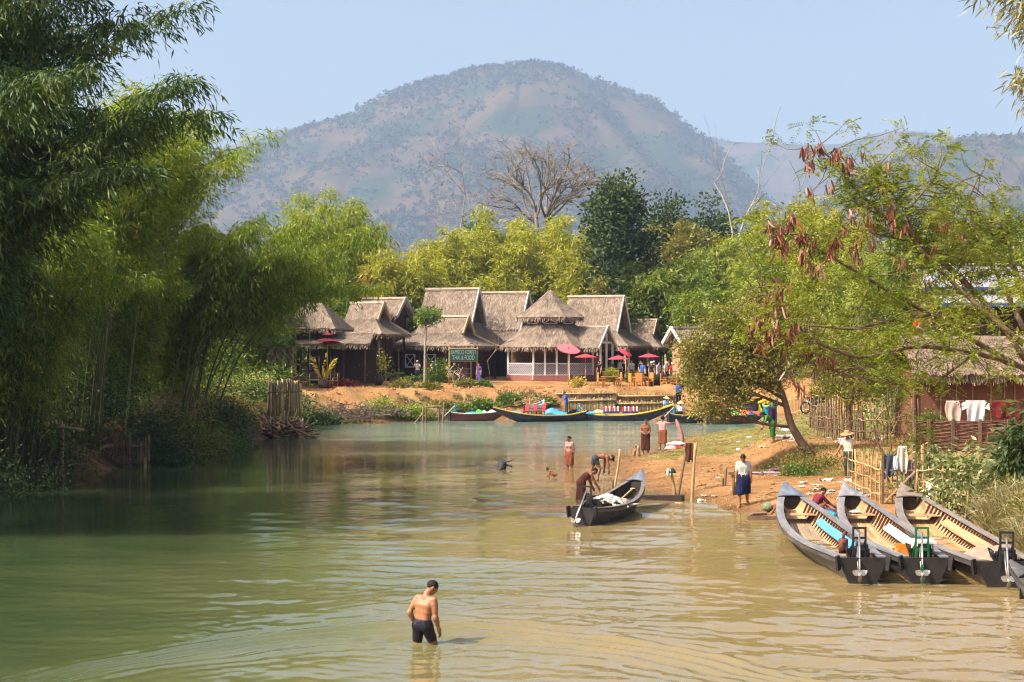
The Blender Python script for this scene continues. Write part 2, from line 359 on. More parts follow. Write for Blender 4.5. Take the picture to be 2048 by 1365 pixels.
# ------------------------------------------------------------------ hills
HM = M('hill_grass', (0.09, 0.056, 0.028), (0.034, 0.032, 0.018), scale=0.014, rough=1.0, spec=0.0, detail=10.0, spots=((0.024, 0.034, 0.015), 0.008, 0.5))
hill_pts = []
HK = 2.4
def hill(name, D, prof, depth, seed, amp, ntree, peak=None):
    D, depth, amp = D * HK, depth * HK, amp * HK
    px = np.array([p[0] for p in prof], float); py = np.array([p[1] for p in prof], float)
    ux = np.linspace(px[0], px[-1], 300); sh = np.interp(ux, px, py)
    k = np.hanning(9); k /= k.sum(); sh = np.convolve(np.pad(sh, 4, 'edge'), k, 'valid')
    ridge = CAMZ + (HORIZON - sh) / F * D; Xr = (ux - 1024) / F * D
    v = np.linspace(-1, 1, 150)
    XX, V = np.meshgrid(Xr, v, indexing='ij'); RZ = ridge[:, None] * np.ones_like(V)
    YY = D + V * depth; XX = XX * np.minimum(YY / D, 1.0)
    # spurs and gullies run down the slope
    n = fbm(XX / 150 / HK + V * 1.3 * np.sign(XX - XX.mean()), V * 2.2 + XX / 700 / HK, seed, 7) - 0.5
    fall = np.where(V < 0, np.clip(1 + V, 0, 1) ** 1.12, np.clip(1 - np.abs(V) ** 1.25, 0, 1))
    gu = np.abs(fbm(XX / 170 / HK + .35 * V, V * 1.2 + 7, seed + 3, 3) - .5) * 2
    n = n + 0.55 * (np.minimum(gu, .35) - .2)
    ZZ = 2.0 + (RZ - 2) * fall + n * amp * fall * np.clip(np.abs(V) * 5, 0, 1)
    ZZ = np.minimum(ZZ, CAMZ + (RZ - CAMZ) * np.where(V > 0, 1.0, YY / D) + 0.0 * ZZ)
    o = tag(MB().grid(np.stack([XX, YY, ZZ], -1)).build(name, HM, smooth=True), kind='structure')
    r = np.random.default_rng(seed)
    a = r.integers(0, 300, ntree * 3); c = r.integers(0, 80, ntree * 3)
    dens = .6 * fbm(XX[a, c] / 120 / HK, V[a, c] * 4, seed + 5, 4) + .4 * fbm(XX[a, c] / 25 / HK, V[a, c] * 16, seed + 6, 3)
    keep = dens > 0.37 + 0.2 * r.random(len(a)); a, c = a[keep][:ntree], c[keep][:ntree]
    jx = r.normal(0, 7, len(a))
    hill_pts.append(np.stack([XX[a, c] + jx, YY[a, c], ZZ[a, c]], 1))
    # a row of trees along the skyline
    a = r.integers(0, 300, ntree // 9); c = r.integers(70, 79, len(a)); kk = vnoise(XX[a, c] / 40 / HK, V[a, c] * 0, seed + 9) > 0.35; a, c = a[kk], c[kk]
    hill_pts.append(np.stack([XX[a, c], YY[a, c], ZZ[a, c]], 1))
hill('main_hill', 1500, [(330, 420), (450, 330), (550, 285), (600, 262), (700, 232), (770, 190), (850, 162), (950, 137), (1060, 126), (1120, 132), (1190, 158), (1270, 185), (1330, 212), (1390, 265), (1440, 300), (1480, 345), (1530, 400), (1620, 470), (1740, 560)], 560, 3, 130, 15000)
hill('distant_ridge', 2050, [(60, 420), (350, 330), (500, 278), (560, 262), (640, 243), (760, 300), (1000, 330), (1300, 300), (1400, 272), (1470, 284), (1590, 289), (1690, 287), (1740, 268), (1800, 260), (1860, 264), (1920, 280), (2000, 300), (2300, 320)], 300, 8, 60, 3800)
hill('side_hill', 1250, [(1560, 470), (1680, 400), (1760, 340), (1840, 296), (1900, 282), (1960, 272), (2048, 268), (2200, 250), (2500, 260)], 380, 12, 60, 3600)
P = np.concatenate(hill_pts); n = len(P); r = np.random.default_rng(2)
q = 12; sz = r.uniform(3.0, 8.5, n)
C = np.repeat(P, q, 0) + r.normal(0, 1, (n * q, 3)) * np.repeat(sz, q)[:, None] * np.array([0.45, 0.45, 0.34]) + np.array([0, 0, 1]) * np.repeat(sz, q)[:, None] * 0.6
A1 = r.normal(0, 1, (n * q, 3)); A1 /= np.linalg.norm(A1, axis=1)[:, None]; A2 = np.cross(A1, r.normal(0, 1, (n * q, 3))); A2 /= np.linalg.norm(A2, axis=1)[:, None]
h_ = (np.repeat(sz, q) * r.uniform(0.25, 0.5, n * q))[:, None]
V4 = np.stack([C - A1 * h_, C - A2 * h_ * .7, C + A1 * h_, C + A2 * h_ * .7], 1)
cl = np.repeat(np.clip(r.random(n) * 0.8 + 0.2 * fbm(P[:, 0] / 90, P[:, 2] / 90, 4), 0, 1), q)
tag(MB().quads(V4, rnd=cl).build('hill_woods', LEAF('hill_leaf', [(0.014, 0.026, 0.010), (0.026, 0.036, 0.014), (0.05, 0.045, 0.02), (0.11, 0.06, 0.03)], trans=0.15, gloss=0.0)), 'scattered small trees and scrub growing over the hazy hills', 'woods', kind='stuff')
# ------------------------------------------------------------------ vegetation generators
def unit(v): return v / (np.linalg.norm(v, axis=-1, keepdims=True) + 1e-12)
def leaves(mb, P, D, Ln, W, r, up=0.0, rnd=None, mi=0, fold=0.0):
    """one diamond-shaped leaf per row: base P, direction D, length Ln, width W"""
    n = len(P)
    if n == 0: return
    D = unit(D); Sd = r.normal(0, 1, (n, 3)); Sd[:, 2] *= (1 - up); Sd = unit(np.cross(D, Sd))
    Ln = np.broadcast_to(Ln, (n,))[:, None]; W = np.broadcast_to(W, (n,))[:, None]
    mid = P + D * Ln * 0.42
    V = np.stack([P, mid + Sd * W / 2, P + D * Ln + np.array([0, 0, -1.0]) * Ln * fold, mid - Sd * W / 2], 1)
    mb.quads(V, mi, rnd if rnd is not None else r.random(n))

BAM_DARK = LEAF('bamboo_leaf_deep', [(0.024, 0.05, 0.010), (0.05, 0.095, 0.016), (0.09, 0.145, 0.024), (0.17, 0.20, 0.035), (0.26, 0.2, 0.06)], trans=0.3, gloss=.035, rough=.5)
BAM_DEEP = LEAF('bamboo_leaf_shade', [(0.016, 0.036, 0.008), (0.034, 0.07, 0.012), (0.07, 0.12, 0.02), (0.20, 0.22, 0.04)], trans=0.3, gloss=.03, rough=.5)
BAM_MID = LEAF('bamboo_leaf_green', [(0.06, 0.11, 0.014), (0.13, 0.20, 0.022), (0.24, 0.29, 0.03), (0.38, 0.36, 0.05)], trans=0.45, gloss=.025)
BAM_YEL = LEAF('bamboo_leaf_yellow', [(0.15, 0.185, 0.022), (0.28, 0.30, 0.038), (0.41, 0.40, 0.06), (0.52, 0.44, 0.10)], trans=0.45, gloss=.02)
BAM_PALE = LEAF('bamboo_leaf_pale', [(0.16, 0.22, 0.035), (0.27, 0.32, 0.055), (0.38, 0.38, 0.08)], trans=0.45, gloss=.02)
OLIVE = LEAF('olive_leaf', [(0.07, 0.08, 0.018), (0.15, 0.15, 0.03), (0.25, 0.23, 0.045), (0.32, 0.24, 0.07)], trans=0.35, gloss=.025)
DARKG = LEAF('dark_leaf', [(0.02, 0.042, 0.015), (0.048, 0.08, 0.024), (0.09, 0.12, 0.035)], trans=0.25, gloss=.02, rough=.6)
GREEN = LEAF('green_leaf', [(0.045, 0.09, 0.013), (0.10, 0.165, 0.022), (0.18, 0.24, 0.035)], trans=0.4, gloss=.03)
LUSH = LEAF('lush_leaf', [(0.05, 0.1, 0.012), (0.10, 0.17, 0.02), (0.17, 0.24, 0.03), (0.25, 0.28, 0.05)], trans=0.4)
MANGO = LEAF('mango_leaf', [(0.06, 0.10, 0.02), (0.12, 0.15, 0.035), (0.22, 0.23, 0.07), (0.33, 0.29, 0.12)], trans=0.3, gloss=0.05, rough=0.45)
DRY = LEAF('dry_leaf', [(0.10, 0.075, 0.03), (0.2, 0.15, 0.06), (0.33, 0.25, 0.11)], trans=0.3)
DRYG = LEAF('dry_grass_blade', [(0.10, 0.11, 0.03), (0.2, 0.18, 0.055), (0.34, 0.27, 0.11), (0.45, 0.36, 0.18)], trans=0.3)
REDL = LEAF('red_leaf', [(0.25, 0.02, 0.02), (0.4, 0.05, 0.05), (0.2, 0.1, 0.04)], trans=0.3)
YELL = LEAF('golden_leaf', [(0.3, 0.24, 0.02), (0.45, 0.36, 0.04), (0.5, 0.3, 0.05)], trans=0.4)
CULM = M('bamboo_culm', (0.12, 0.125, 0.04), (0.055, 0.065, 0.02), scale=2.0, rough=0.5, stretch=(1, 1, 0.3), var=0.4)
DRYCULM = M('dry_bamboo', (0.50, 0.34, 0.16), (0.32, 0.2, 0.085), scale=3.0, rough=0.6, var=0.3, bump=0.3)
OLDWOOD = M('weathered_wood', (0.23, 0.15, 0.09), (0.12, 0.075, 0.045), scale=3.0, rough=0.85, var=0.4, bump=0.5)
BARK = M('bark', (0.20, 0.13, 0.075), (0.09, 0.06, 0.035), scale=6.0, rough=0.95, bump=1.5, stretch=(1, 1, 0.35))
PALEBARK = M('pale_bark', (0.38, 0.33, 0.29), (0.2, 0.165, 0.14), scale=5.0, rough=0.9, bump=0.8)

def bamboo(name, label, base, R0, nc, h, lean, arch, nspray, nleaf, LL, LW, mat, seed, group=None, rz=0.0, u0=0.25, droop=1.0, blen=1.3, hvar=0.25, culmr=0.045, spray_r=0.33, build_culms=14, cat='bamboo', cmat=None):
    r = np.random.default_rng(seed)
    t = thing(name, label, cat, base, rz, group)
    fo = MB(); lean = np.array(lean, float)
    for c in range(nc):
        a = r.random() * 6.283; rad = R0 * 0.55 * math.sqrt(r.random())
        b0 = np.array([math.cos(a) * rad, math.sin(a) * rad, -0.3])
        out = np.array([math.cos(a), math.sin(a)]) * R0 * r.uniform(0.15, 1.0) + lean * r.uniform(0.4, 1.25)
        hh = h * (1 + hvar * (r.random() - 0.75)); ar = arch * r.uniform(0.5, 1.3)
        def path(u):
            u = np.asarray(u)[:, None]
            hor = out[None] * (0.28 * u + 0.72 * u ** 2.4)
            z = hh * (u - 0.30 * ar * u ** 3.2)
            return b0 + np.concatenate([hor, z], 1)
        if c < build_culms:
            uu_ = np.linspace(0, 1, 12)
            mb = MB().tube(path(uu_), culmr * (1.02 - uu_ ** 1.2) + 0.004, 6)
            mb.build('culm', cmat or CULM, t, smooth=True)
        u = u0 + (1 - u0) * r.random(nspray) ** 0.8
        P = path(u)
        th = r.random(nspray) * 6.283; bl = blen * (1.15 - 0.65 * u) * r.uniform(0.5, 1.2, nspray)
        D = np.stack([np.cos(th), np.sin(th), r.uniform(-0.15, 0.6, nspray)], 1)
        # leaves sit along each side branch, which bends down with its weight
        s = r.random((nspray, nleaf)) ** 0.7
        Q = P[:, None] + D[:, None] * (bl[:, None] * s)[..., None]
        Q[..., 2] -= droop * 0.55 * (bl[:, None] * s ** 2)
        Q = Q + r.normal(0, spray_r * 0.45, Q.shape) * np.array([1, 1, 0.7])
        Dl = D[:, None] * 0.8 + r.normal(0, 0.55, Q.shape); Dl[..., 2] -= 0.75 * droop
        n = nspray * nleaf
        tone = np.clip(np.repeat(r.random(nspray), nleaf) * 0.65 + r.random(n) * 0.35, 0, 1)
        leaves(fo, Q.reshape(-1, 3), Dl.reshape(-1, 3), LL * r.uniform(0.6, 1.25, n), LW * r.uniform(0.7, 1.2, n), r, rnd=tone, fold=0.12)
    fo.build('foliage', mat, t)
    return t

def limb(p0, p1, r, wob, k=7, sag=0.0):
    p0 = np.asarray(p0, float); p1 = np.asarray(p1, float); L = np.linalg.norm(p1 - p0)
    u = np.linspace(0, 1, k)[:, None]; P = p0 + (p1 - p0) * u
    N = r.normal(0, wob * L, (2, 3))
    return P + np.sin(u * math.pi) * N[0] + np.sin(u * 2 * math.pi) * N[1] * 0.5 + np.array([0, 0, 1]) * sag * L * np.sin(u * math.pi)

def tree(name, label, base, trunk, lobes, tr, nclump, nleaf, LL, LW, mat, seed, bark=None, group=None, rz=0.0, clump_r=0.35, up=0.3, hang=0.0, cat='tree', twig=0.012, shell=0.5, rootmb=None, showtwig=True, trunk_name='trunk'):
    """trunk: polyline; lobes: (cx,cy,cz,rx,ry,rz[,weight]); a limb runs to each lobe, twigs to each leaf clump"""
    r = np.random.default_rng(seed); t = thing(name, label, cat, base, rz, group)
    T = np.asarray(trunk, float); kk = len(T)
    tk = np.linspace(0, 1, kk)
    TT = np.stack([np.interp(np.linspace(0, 1, 14), tk, T[:, i]) for i in range(3)], 1)
    wood = MB().tube(TT, tr * (1 - 0.6 * np.linspace(0, 1, 14)), 9)
    br = MB(); fo = MB()
    W = np.array([(l[6] if len(l) > 6 else 1.0) * (l[3] * l[4] * l[5]) ** 0.66 for l in lobes]); W /= W.sum()
    for l, wgt in zip(lobes, W):
        c = np.array(l[:3]); rad = np.array(l[3:6])
        i = np.argmin(np.linalg.norm(TT[5:] - c, axis=1) + 0.6 * np.maximum(0, TT[5:, 2] - c[2])) + 5; j = max(4, i - 2)
        lp = limb(TT[j], c, r, 0.06)
        br.tube(lp, np.linspace(tr * 0.42, tr * 0.12, 7), 6)
        m_ = max(4, int(nclump * wgt))
        v = unit(r.normal(0, 1, (m_, 3))); rr_ = (shell + (1 - shell) * r.random(m_)) ** 0.7
        rr_ *= 0.75 + 0.5 * vnoise(v[:, 0] * 3 + 9 + l[0], v[:, 1] * 3 + v[:, 2] * 2 + 7, seed)
        A = c + v * rad * rr_[:, None]
        if showtwig:
            for q in range(m_):
                s0 = lp[r.integers(2, 7)]
                br.tube(limb(s0, A[q], r, 0.05, 4), [twig * 2.0, twig * 1.5, twig, twig * .5], 4, cap=False)
        n = m_ * nleaf
        C = np.repeat(A, nleaf, 0); off = r.normal(0, 1, (n, 3)) * clump_r * np.array([1, 1, 0.75])
        D = off + r.normal(0, clump_r * 0.7, (n, 3)); D[:, 2] -= hang * clump_r
        tone = np.clip(np.repeat(r.random(m_), nleaf) * 0.55 + r.random(n) * 0.45, 0, 1)
        leaves(fo, C + off, D, LL * r.uniform(0.6, 1.3, n), LW * r.uniform(0.7, 1.25, n), r, up=up, rnd=tone)
    wood.build(trunk_name, bark or BARK, t, smooth=True)
    br.build('branches' if False else 'limbwork', bark or BARK, t, smooth=True)
    fo.build('crown', mat, t)
    return t

def bush(name, label, base, rad, nclump, nleaf, LL, LW, mat, seed, group=None, rz=0.0, cat='bush', clump_r=None, hang=0.0, up=0.2, nst=7, flat=0.6):
    r = np.random.default_rng(seed); t = thing(name, label, cat, base, rz, group)
    rad = np.array(rad, float); fo = MB(); st = MB()
    v = unit(r.normal(0, 1, (nclump, 3))); v[:, 2] = np.abs(v[:, 2]) * 1.0 - 0.12
    A = v * rad * (0.35 + 0.65 * r.random(nclump)[:, None] ** 0.5) * (0.75 + 0.5 * vnoise(v[:, 0] * 3 + 5, v[:, 1] * 3 + 5, seed)[:, None])
    A[:, 2] += rad[2] * 0.1
    for q in range(nst):
        st.tube(limb((r.normal(0, rad[0] * .1), r.normal(0, rad[1] * .1), -0.15), A[r.integers(nclump)], r, 0.06, 5), np.linspace(0.03, 0.008, 5) * (0.4 + rad[2] * 0.5), 5)
    cr = clump_r or 0.22 * rad.mean(); n = nclump * nleaf
    off = r.normal(0, 1, (n, 3)) * cr * np.array([1, 1, flat]); D = off + r.normal(0, cr * 0.6, (n, 3)); D[:, 2] -= hang * cr
    C = np.repeat(A, nleaf, 0) + off; C[:, 2] = np.maximum(C[:, 2], -0.1 * rad[2])
    tone = np.clip(np.repeat(r.random(nclump), nleaf) * 0.55 + r.random(n) * 0.45, 0, 1)
    leaves(fo, C, D, LL * r.uniform(0.6, 1.3, n), LW * r.uniform(0.7, 1.25, n), r, up=up, rnd=tone)
    st.build('stem', BARK, t, smooth=True); fo.build('foliage', mat, t)
    return t

def bare_tree(name, label, base, h, seed, spread, bark, r0=0.25, levels=5, group=None, flowers=None, nfl=0, flat=0.35, lean=(0, 0), fork=0.35, cat='tree', fl=0.35, kids=(2, 4), buds=None):
    r = np.random.default_rng(seed); t = thing(name, label, cat, base, 0, group)
    wood = MB(); br = MB(); tips = []
    def grow(p, d, L, rad, lev):
        k = 5; pts = [p]; dd = d.copy()
        for i in range(k):
            dd = unit(dd + r.normal(0, 0.13, 3) + np.array([0, 0, 0.05 if lev < 3 else -flat * 0.03])); pts.append(pts[-1] + dd * L / k)
        (wood if lev == 0 else br).tube(pts, np.linspace(rad, rad * 0.66, k + 1), 7 if lev < 2 else 4, cap=False)
        rad = max(rad, .045)
        if lev >= levels: tips.append(pts[-1]); return
        m_ = r.integers(kids[0], kids[1] + 1)
        for q in range(m_):
            i = k if q == 0 else r.integers(2, k + 1)
            nd = unit(dd * 0.75 + r.normal(0, spread, 3) * np.array([1, 1, 0.6]) + np.array([0, 0, 0.18 if lev < 2 else 0.05]))
            grow(pts[i], nd, L * r.uniform(0.55, 0.85), rad * 0.62 * (0.95 if q == 0 else 0.72), lev + 1)
    grow(np.array([0, 0, -0.2]), unit(np.array([lean[0], lean[1], 1.0])), h * fork, r0, 0)
    wood.build('trunk', bark, t, smooth=True); br.build('limbwork', bark, t, smooth=True)
    if flowers is not None and tips:
        tp = np.array(tips); i = r.integers(0, len(tp), nfl); fo = MB()
        leaves(fo, tp[i] + r.normal(0, 0.14, (nfl, 3)), r.normal(0, 1, (nfl, 3)), fl * r.uniform(.6, 1.2, nfl), fl * .6, r)
        fo.build('blossom' if buds is None else buds, flowers, t)
    return t
# ------------------------------------------------------------------ the near bamboo on the left bank
def gp(x, y, dz=0.0): return (x, y, gz(x, y) + dz)
G1 = 'bamboo clumps along the left bank'
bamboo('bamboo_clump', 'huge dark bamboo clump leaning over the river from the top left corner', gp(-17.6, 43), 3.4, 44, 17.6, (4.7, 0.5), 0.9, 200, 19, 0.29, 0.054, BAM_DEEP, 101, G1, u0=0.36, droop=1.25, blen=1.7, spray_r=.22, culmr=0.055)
bamboo('bamboo_clump', 'drooping dark bamboo filling the left edge below the huge leaning clump', gp(-18.7, 57.5), 3.0, 28, 12.5, (2.2, -0.6), 0.85, 130, 16, 0.28, 0.05, BAM_MID, 102, G1, u0=0.22, droop=1.2, blen=1.5)
bamboo('bamboo_clump', 'tall bamboo with sunlit yellow green top right of the huge leaning clump', gp(-17.8, 65), 3.8, 36, 15.6, (2.6, 0.0), 0.55, 130, 15, 0.30, 0.05, LEAF('bamboo_leaf_bright', [(0.08, 0.135, 0.018), (0.18, 0.26, 0.03), (0.32, 0.37, 0.045), (0.46, 0.42, 0.08)], trans=.45, gloss=.025), 103, G1, u0=0.5, droop=0.9, blen=1.6)
bamboo('bamboo_clump', 'dark bamboo arching low over the water in front of the thatched huts', gp(-16.2, 77), 3.2, 34, 13.2, (5.6, 0.5), 0.95, 120, 15, 0.30, 0.055, BAM_MID, 104, G1, u0=0.5, droop=1.5, blen=1.6)
bamboo('bamboo_clump', 'green bamboo standing behind the tall yellow topped clump on the left bank', gp(-19.5, 74), 3.6, 24, 15.5, (1.0, 1.0), 0.5, 110, 14, 0.30, 0.055, BAM_MID, 105, G1, u0=0.3, droop=1.0, blen=1.6)
# the grove goes on up the bank, shading its foot
for k, (x, y, sc_, lab) in enumerate([(-23.5, 47, .95, 'bamboo at the far left behind the drooping clump'), (-24.0, 57, .9, 'bamboo at the back of the left grove, nearest one'), (-23.5, 69, .95, 'bamboo at the back of the left grove, middle one'), (-22.0, 83, .9, 'bamboo at the back of the left grove, farthest one')]):
    c = dup(bpy.data.objects['bamboo_clump.004'], gp(x, y), R(70 * k + 30), lab, sc_)
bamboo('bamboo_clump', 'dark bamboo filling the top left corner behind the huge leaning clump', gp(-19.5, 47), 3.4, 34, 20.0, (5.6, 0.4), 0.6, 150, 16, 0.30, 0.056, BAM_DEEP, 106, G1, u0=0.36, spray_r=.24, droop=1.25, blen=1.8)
for k, (x, y, sc_, lab) in enumerate([(-29, 40, .95, 'tall bamboo outside the picture left of the huge leaning clump'), (-30, 52, .95, 'tall bamboo outside the picture left of the broken jetty')]):
    dup(bpy.data.objects['bamboo_clump.004'], gp(x, y), R(50 * k), lab, sc_)
# thin upright stems of the understorey
for k, (x, y, hh, s, lab) in enumerate([(-17.0, 60, 8.5, 111, 'thin straight bamboo stems left of the river bank bushes'), (-16.3, 66, 8, 112, 'thin leaning bamboo stems above the sunken fence'), (-16.6, 72, 8.2, 113, 'open group of slender bamboo stems near the twin posts'), (-18.5, 56, 9, 114, 'shaded bamboo stems behind the broken jetty')]):
    bamboo('bamboo_stand', lab, gp(x - 1.6, y), 1.9, 20, hh, (0.5, -0.2), 0.25, 46, 11, 0.24, 0.05, GREEN, s, 'thin bamboo stands of the understorey', u0=0.12, droop=0.8, blen=0.9, culmr=0.032, build_culms=20)
# ------------------------------------------------------------------ top right bamboo spray
bamboo('bamboo_clump', 'pale bamboo hanging into the top right corner', (13.4, 29.5, gz(13.4, 29.5)), 1.4, 16, 14.2, (-4.0, 0.0), 0.7, 90, 24, 0.24, 0.034, LEAF('bamboo_leaf_straw', [(0.07, 0.09, 0.02), (0.16, 0.17, 0.04), (0.3, 0.25, 0.08), (0.38, 0.28, 0.12)], trans=0.4), 120, u0=0.5, droop=1.1, blen=1.1, build_culms=8)

# ------------------------------------------------------------------ bank bushes on the left
GB = 'bushes on the left bank'
def slope_bush(px, Y, d_in, rad, mat, seed, label, LL=0.16, LW=0.07, nc=110, nl=38, **k):
    x = gx(px, Y) - d_in
    return bush('bush', label, gp(x, Y, -0.2), rad, nc, nl, LL, LW, mat, seed, GB, **k)
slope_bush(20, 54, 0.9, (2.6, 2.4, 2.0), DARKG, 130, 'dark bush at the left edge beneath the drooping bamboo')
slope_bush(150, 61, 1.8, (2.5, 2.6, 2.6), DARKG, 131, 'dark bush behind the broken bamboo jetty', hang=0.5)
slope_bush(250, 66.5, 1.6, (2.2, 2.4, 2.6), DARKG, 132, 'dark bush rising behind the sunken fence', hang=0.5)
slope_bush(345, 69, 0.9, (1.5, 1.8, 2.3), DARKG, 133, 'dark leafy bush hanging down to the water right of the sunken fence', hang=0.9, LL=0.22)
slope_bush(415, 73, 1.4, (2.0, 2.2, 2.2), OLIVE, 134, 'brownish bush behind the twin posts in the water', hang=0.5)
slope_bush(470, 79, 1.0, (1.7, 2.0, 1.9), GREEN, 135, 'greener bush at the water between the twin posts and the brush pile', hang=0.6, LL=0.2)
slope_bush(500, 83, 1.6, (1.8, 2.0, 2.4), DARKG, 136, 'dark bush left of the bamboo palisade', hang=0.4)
slope_bush(330, 75, 5.5, (3.0, 2.0, 2.4), BAM_MID, 137, 'sunlit green bush among the bamboo stems', LL=0.2)
bamboo('bamboo_clump', 'low leafy green bamboo between the slender stems and the twin posts', gp(-17.4, 80), 3.0, 22, 8.5, (1.0, -.4), .7, 100, 16, .26, .055, BAM_MID, 107, G1, u0=.08, droop=1.0, blen=1.4)
bamboo('bamboo_clump', 'low leafy bamboo behind the sunken fence', gp(-18.6, 71), 3.0, 22, 8.0, (1.0, -.4), .7, 100, 16, .26, .055, BAM_MID, 108, G1, u0=.08, droop=1.0, blen=1.4)
slope_bush(120, 68, 5.0, (3.2, 2.0, 2.8), OLIVE, 138, 'olive brown bush deep among the bamboo stems at left', LL=0.2)
slope_bush(480, 88, 4.2, (3.0, 2.4, 2.6), BAM_MID, 139, 'sunlit bush behind the low arching dark bamboo', LL=0.2)
slope_bush(200, 80, 8, (4.5, 2, 4.0), GREEN, 140, 'tall green thicket behind the bamboo stems', LL=0.24)
slope_bush(430, 97, 1.5, (4.2, 2, 4.6), GREEN, 141, 'green thicket far behind the low arching bamboo', LL=0.26)
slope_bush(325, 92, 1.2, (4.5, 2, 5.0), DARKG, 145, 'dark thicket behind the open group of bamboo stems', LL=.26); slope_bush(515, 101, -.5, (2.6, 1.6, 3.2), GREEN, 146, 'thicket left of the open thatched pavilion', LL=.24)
slope_bush(60, 84, 12, (6, 2, 5.0), GREEN, 142, 'deep thicket closing the view at the left edge', LL=0.26)
bush('bush', 'sunlit dry yellowish brush on top of the bank beside the broken jetty', gp(gx(30, 57) - 1.8, 57, 0.5), (1.7, 1.4, 1.1), 60, 34, 0.35, 0.03, DRY, 143, GB)
bush('bush', 'reddish dry brush above the twin posts', gp(gx(440, 76) - 2.4, 76, 0.4), (1.6, 1.4, 1.0), 50, 34, 0.3, 0.03, DRY, 144, GB)

# ------------------------------------------------------------------ trees behind the village
GV = 'trees behind the thatched halls'
def bgbam(px, ytop, D, wpx, mat, seed, label, name='bamboo_clump', nc=16, hv=0.3, lean=(0, 0), arch=0.75, u0=0.16, LL=0.52, LW=0.12, ns=72, nl=16, group=GV):
    x = gx(px, D); z0 = gz(x, D); zt = CAMZ - (ytop - HORIZON) / F * D; Rr = wpx / 2 / F * D
    return bamboo(name, label, (x, D, z0), Rr, nc, (zt - z0) * 1.12, lean, arch, ns, nl, LL, LW, mat, seed, group, u0=u0, droop=0.75, blen=1.9, hvar=hv, culmr=0.05, spray_r=0.6, build_culms=7)
bgbam(640, 358, 147, 120, BAM_PALE, 201, 'feathery pale green bamboo right of the tall left bank bamboo, sky hills behind', nc=18)
bgbam(490, 520, 118, 190, BAM_MID, 227, 'sunlit bamboo behind the low arching dark bamboo, left part', nc=18); bgbam(400, 500, 110, 170, GREEN, 228, 'green bamboo closing the grove behind the slender stems', nc=18)
bgbam(735, 405, 148, 90, BAM_PALE, 202, 'second feathery pale bamboo with bent tips left of the red flowering tree', nc=14)
bgbam(585, 440, 135, 110, BAM_MID, 203, 'mid green bamboo hidden half behind the tall left bank bamboo', nc=14)
bgbam(690, 500, 144, 130, BAM_MID, 204, 'low green bamboo above the left huts', nc=14)
bgbam(765, 468, 143, 60, YELL, 205, 'bamboo with golden hanging leaves left of the yellow bamboo row', nc=8, arch=1.0)
bgbam(800, 485, 141, 120, BAM_YEL, 206, 'dull yellow bamboo above the double left hut', nc=18)
bgbam(890, 450, 152, 130, BAM_YEL, 207, 'yellow bamboo behind the tallest thatched hall at left', nc=20)
bgbam(985, 432, 156, 120, BAM_YEL, 208, 'yellow bamboo below the bare spreading tree, left one', nc=20)
bgbam(1075, 412, 154, 130, BAM_YEL, 209, 'tallest yellow bamboo right below the bare spreading tree', nc=22)
bgbam(1150, 440, 150, 90, BAM_YEL, 210, 'yellow bamboo touching the dark evergreen', nc=16)
bgbam(860, 530, 148, 120, BAM_YEL, 211, 'low yellow bamboo over the left hall ridge', nc=14)
bgbam(1010, 520, 149, 160, BAM_YEL, 212, 'low yellow bamboo over the middle halls', nc=16)
bgbam(1300, 480, 147, 100, BAM_MID, 213, 'bright green bamboo right below the dark evergreen', nc=16, arch=1.0)
bgbam(1385, 500, 147, 70, BAM_MID, 214, 'narrow bright green bamboo right of the dark evergreen', nc=12, arch=1.0)
bgbam(1345, 425, 160, 110, OLIVE, 215, 'olive bamboo behind the bright green ones', nc=16)
bgbam(1480, 410, 160, 90, BAM_YEL, 216, 'yellow green bamboo around the dead snag', nc=14)
bgbam(1440, 470, 150, 110, BAM_PALE, 217, 'green bamboo left of the dead snag', nc=14)
bgbam(1560, 470, 142, 150, BAM_PALE, 218, 'pale green bamboo behind the small leaning tree', nc=16)
bgbam(1640, 410, 128, 130, BAM_YEL, 219, 'yellowish bamboo behind the pod tree', nc=16)
bgbam(1500, 540, 138, 160, BAM_PALE, 220, 'pale low bamboo behind the small leaning tree', nc=14)
bgbam(1730, 440, 118, 150, BAM_PALE, 221, 'pale bamboo hidden behind the pod tree crown', nc=14)
bgbam(1400, 570, 142, 120, BAM_MID, 222, 'low green bamboo right of the small end hut', nc=12)
bgbam(560, 500, 134, 140, GREEN, 223, 'green bamboo rising behind the leftmost hut', nc=12)
bgbam(1245, 560, 146, 120, OLIVE, 224, 'low olive bamboo behind the right hall', nc=12)
bgbam(1870, 440, 98, 150, GREEN, 225, 'green bamboo behind the metal roofed house', nc=14)
bgbam(1180, 500, 149, 90, BAM_YEL, 226, 'low yellow bamboo at the foot of the dark evergreen', nc=12)
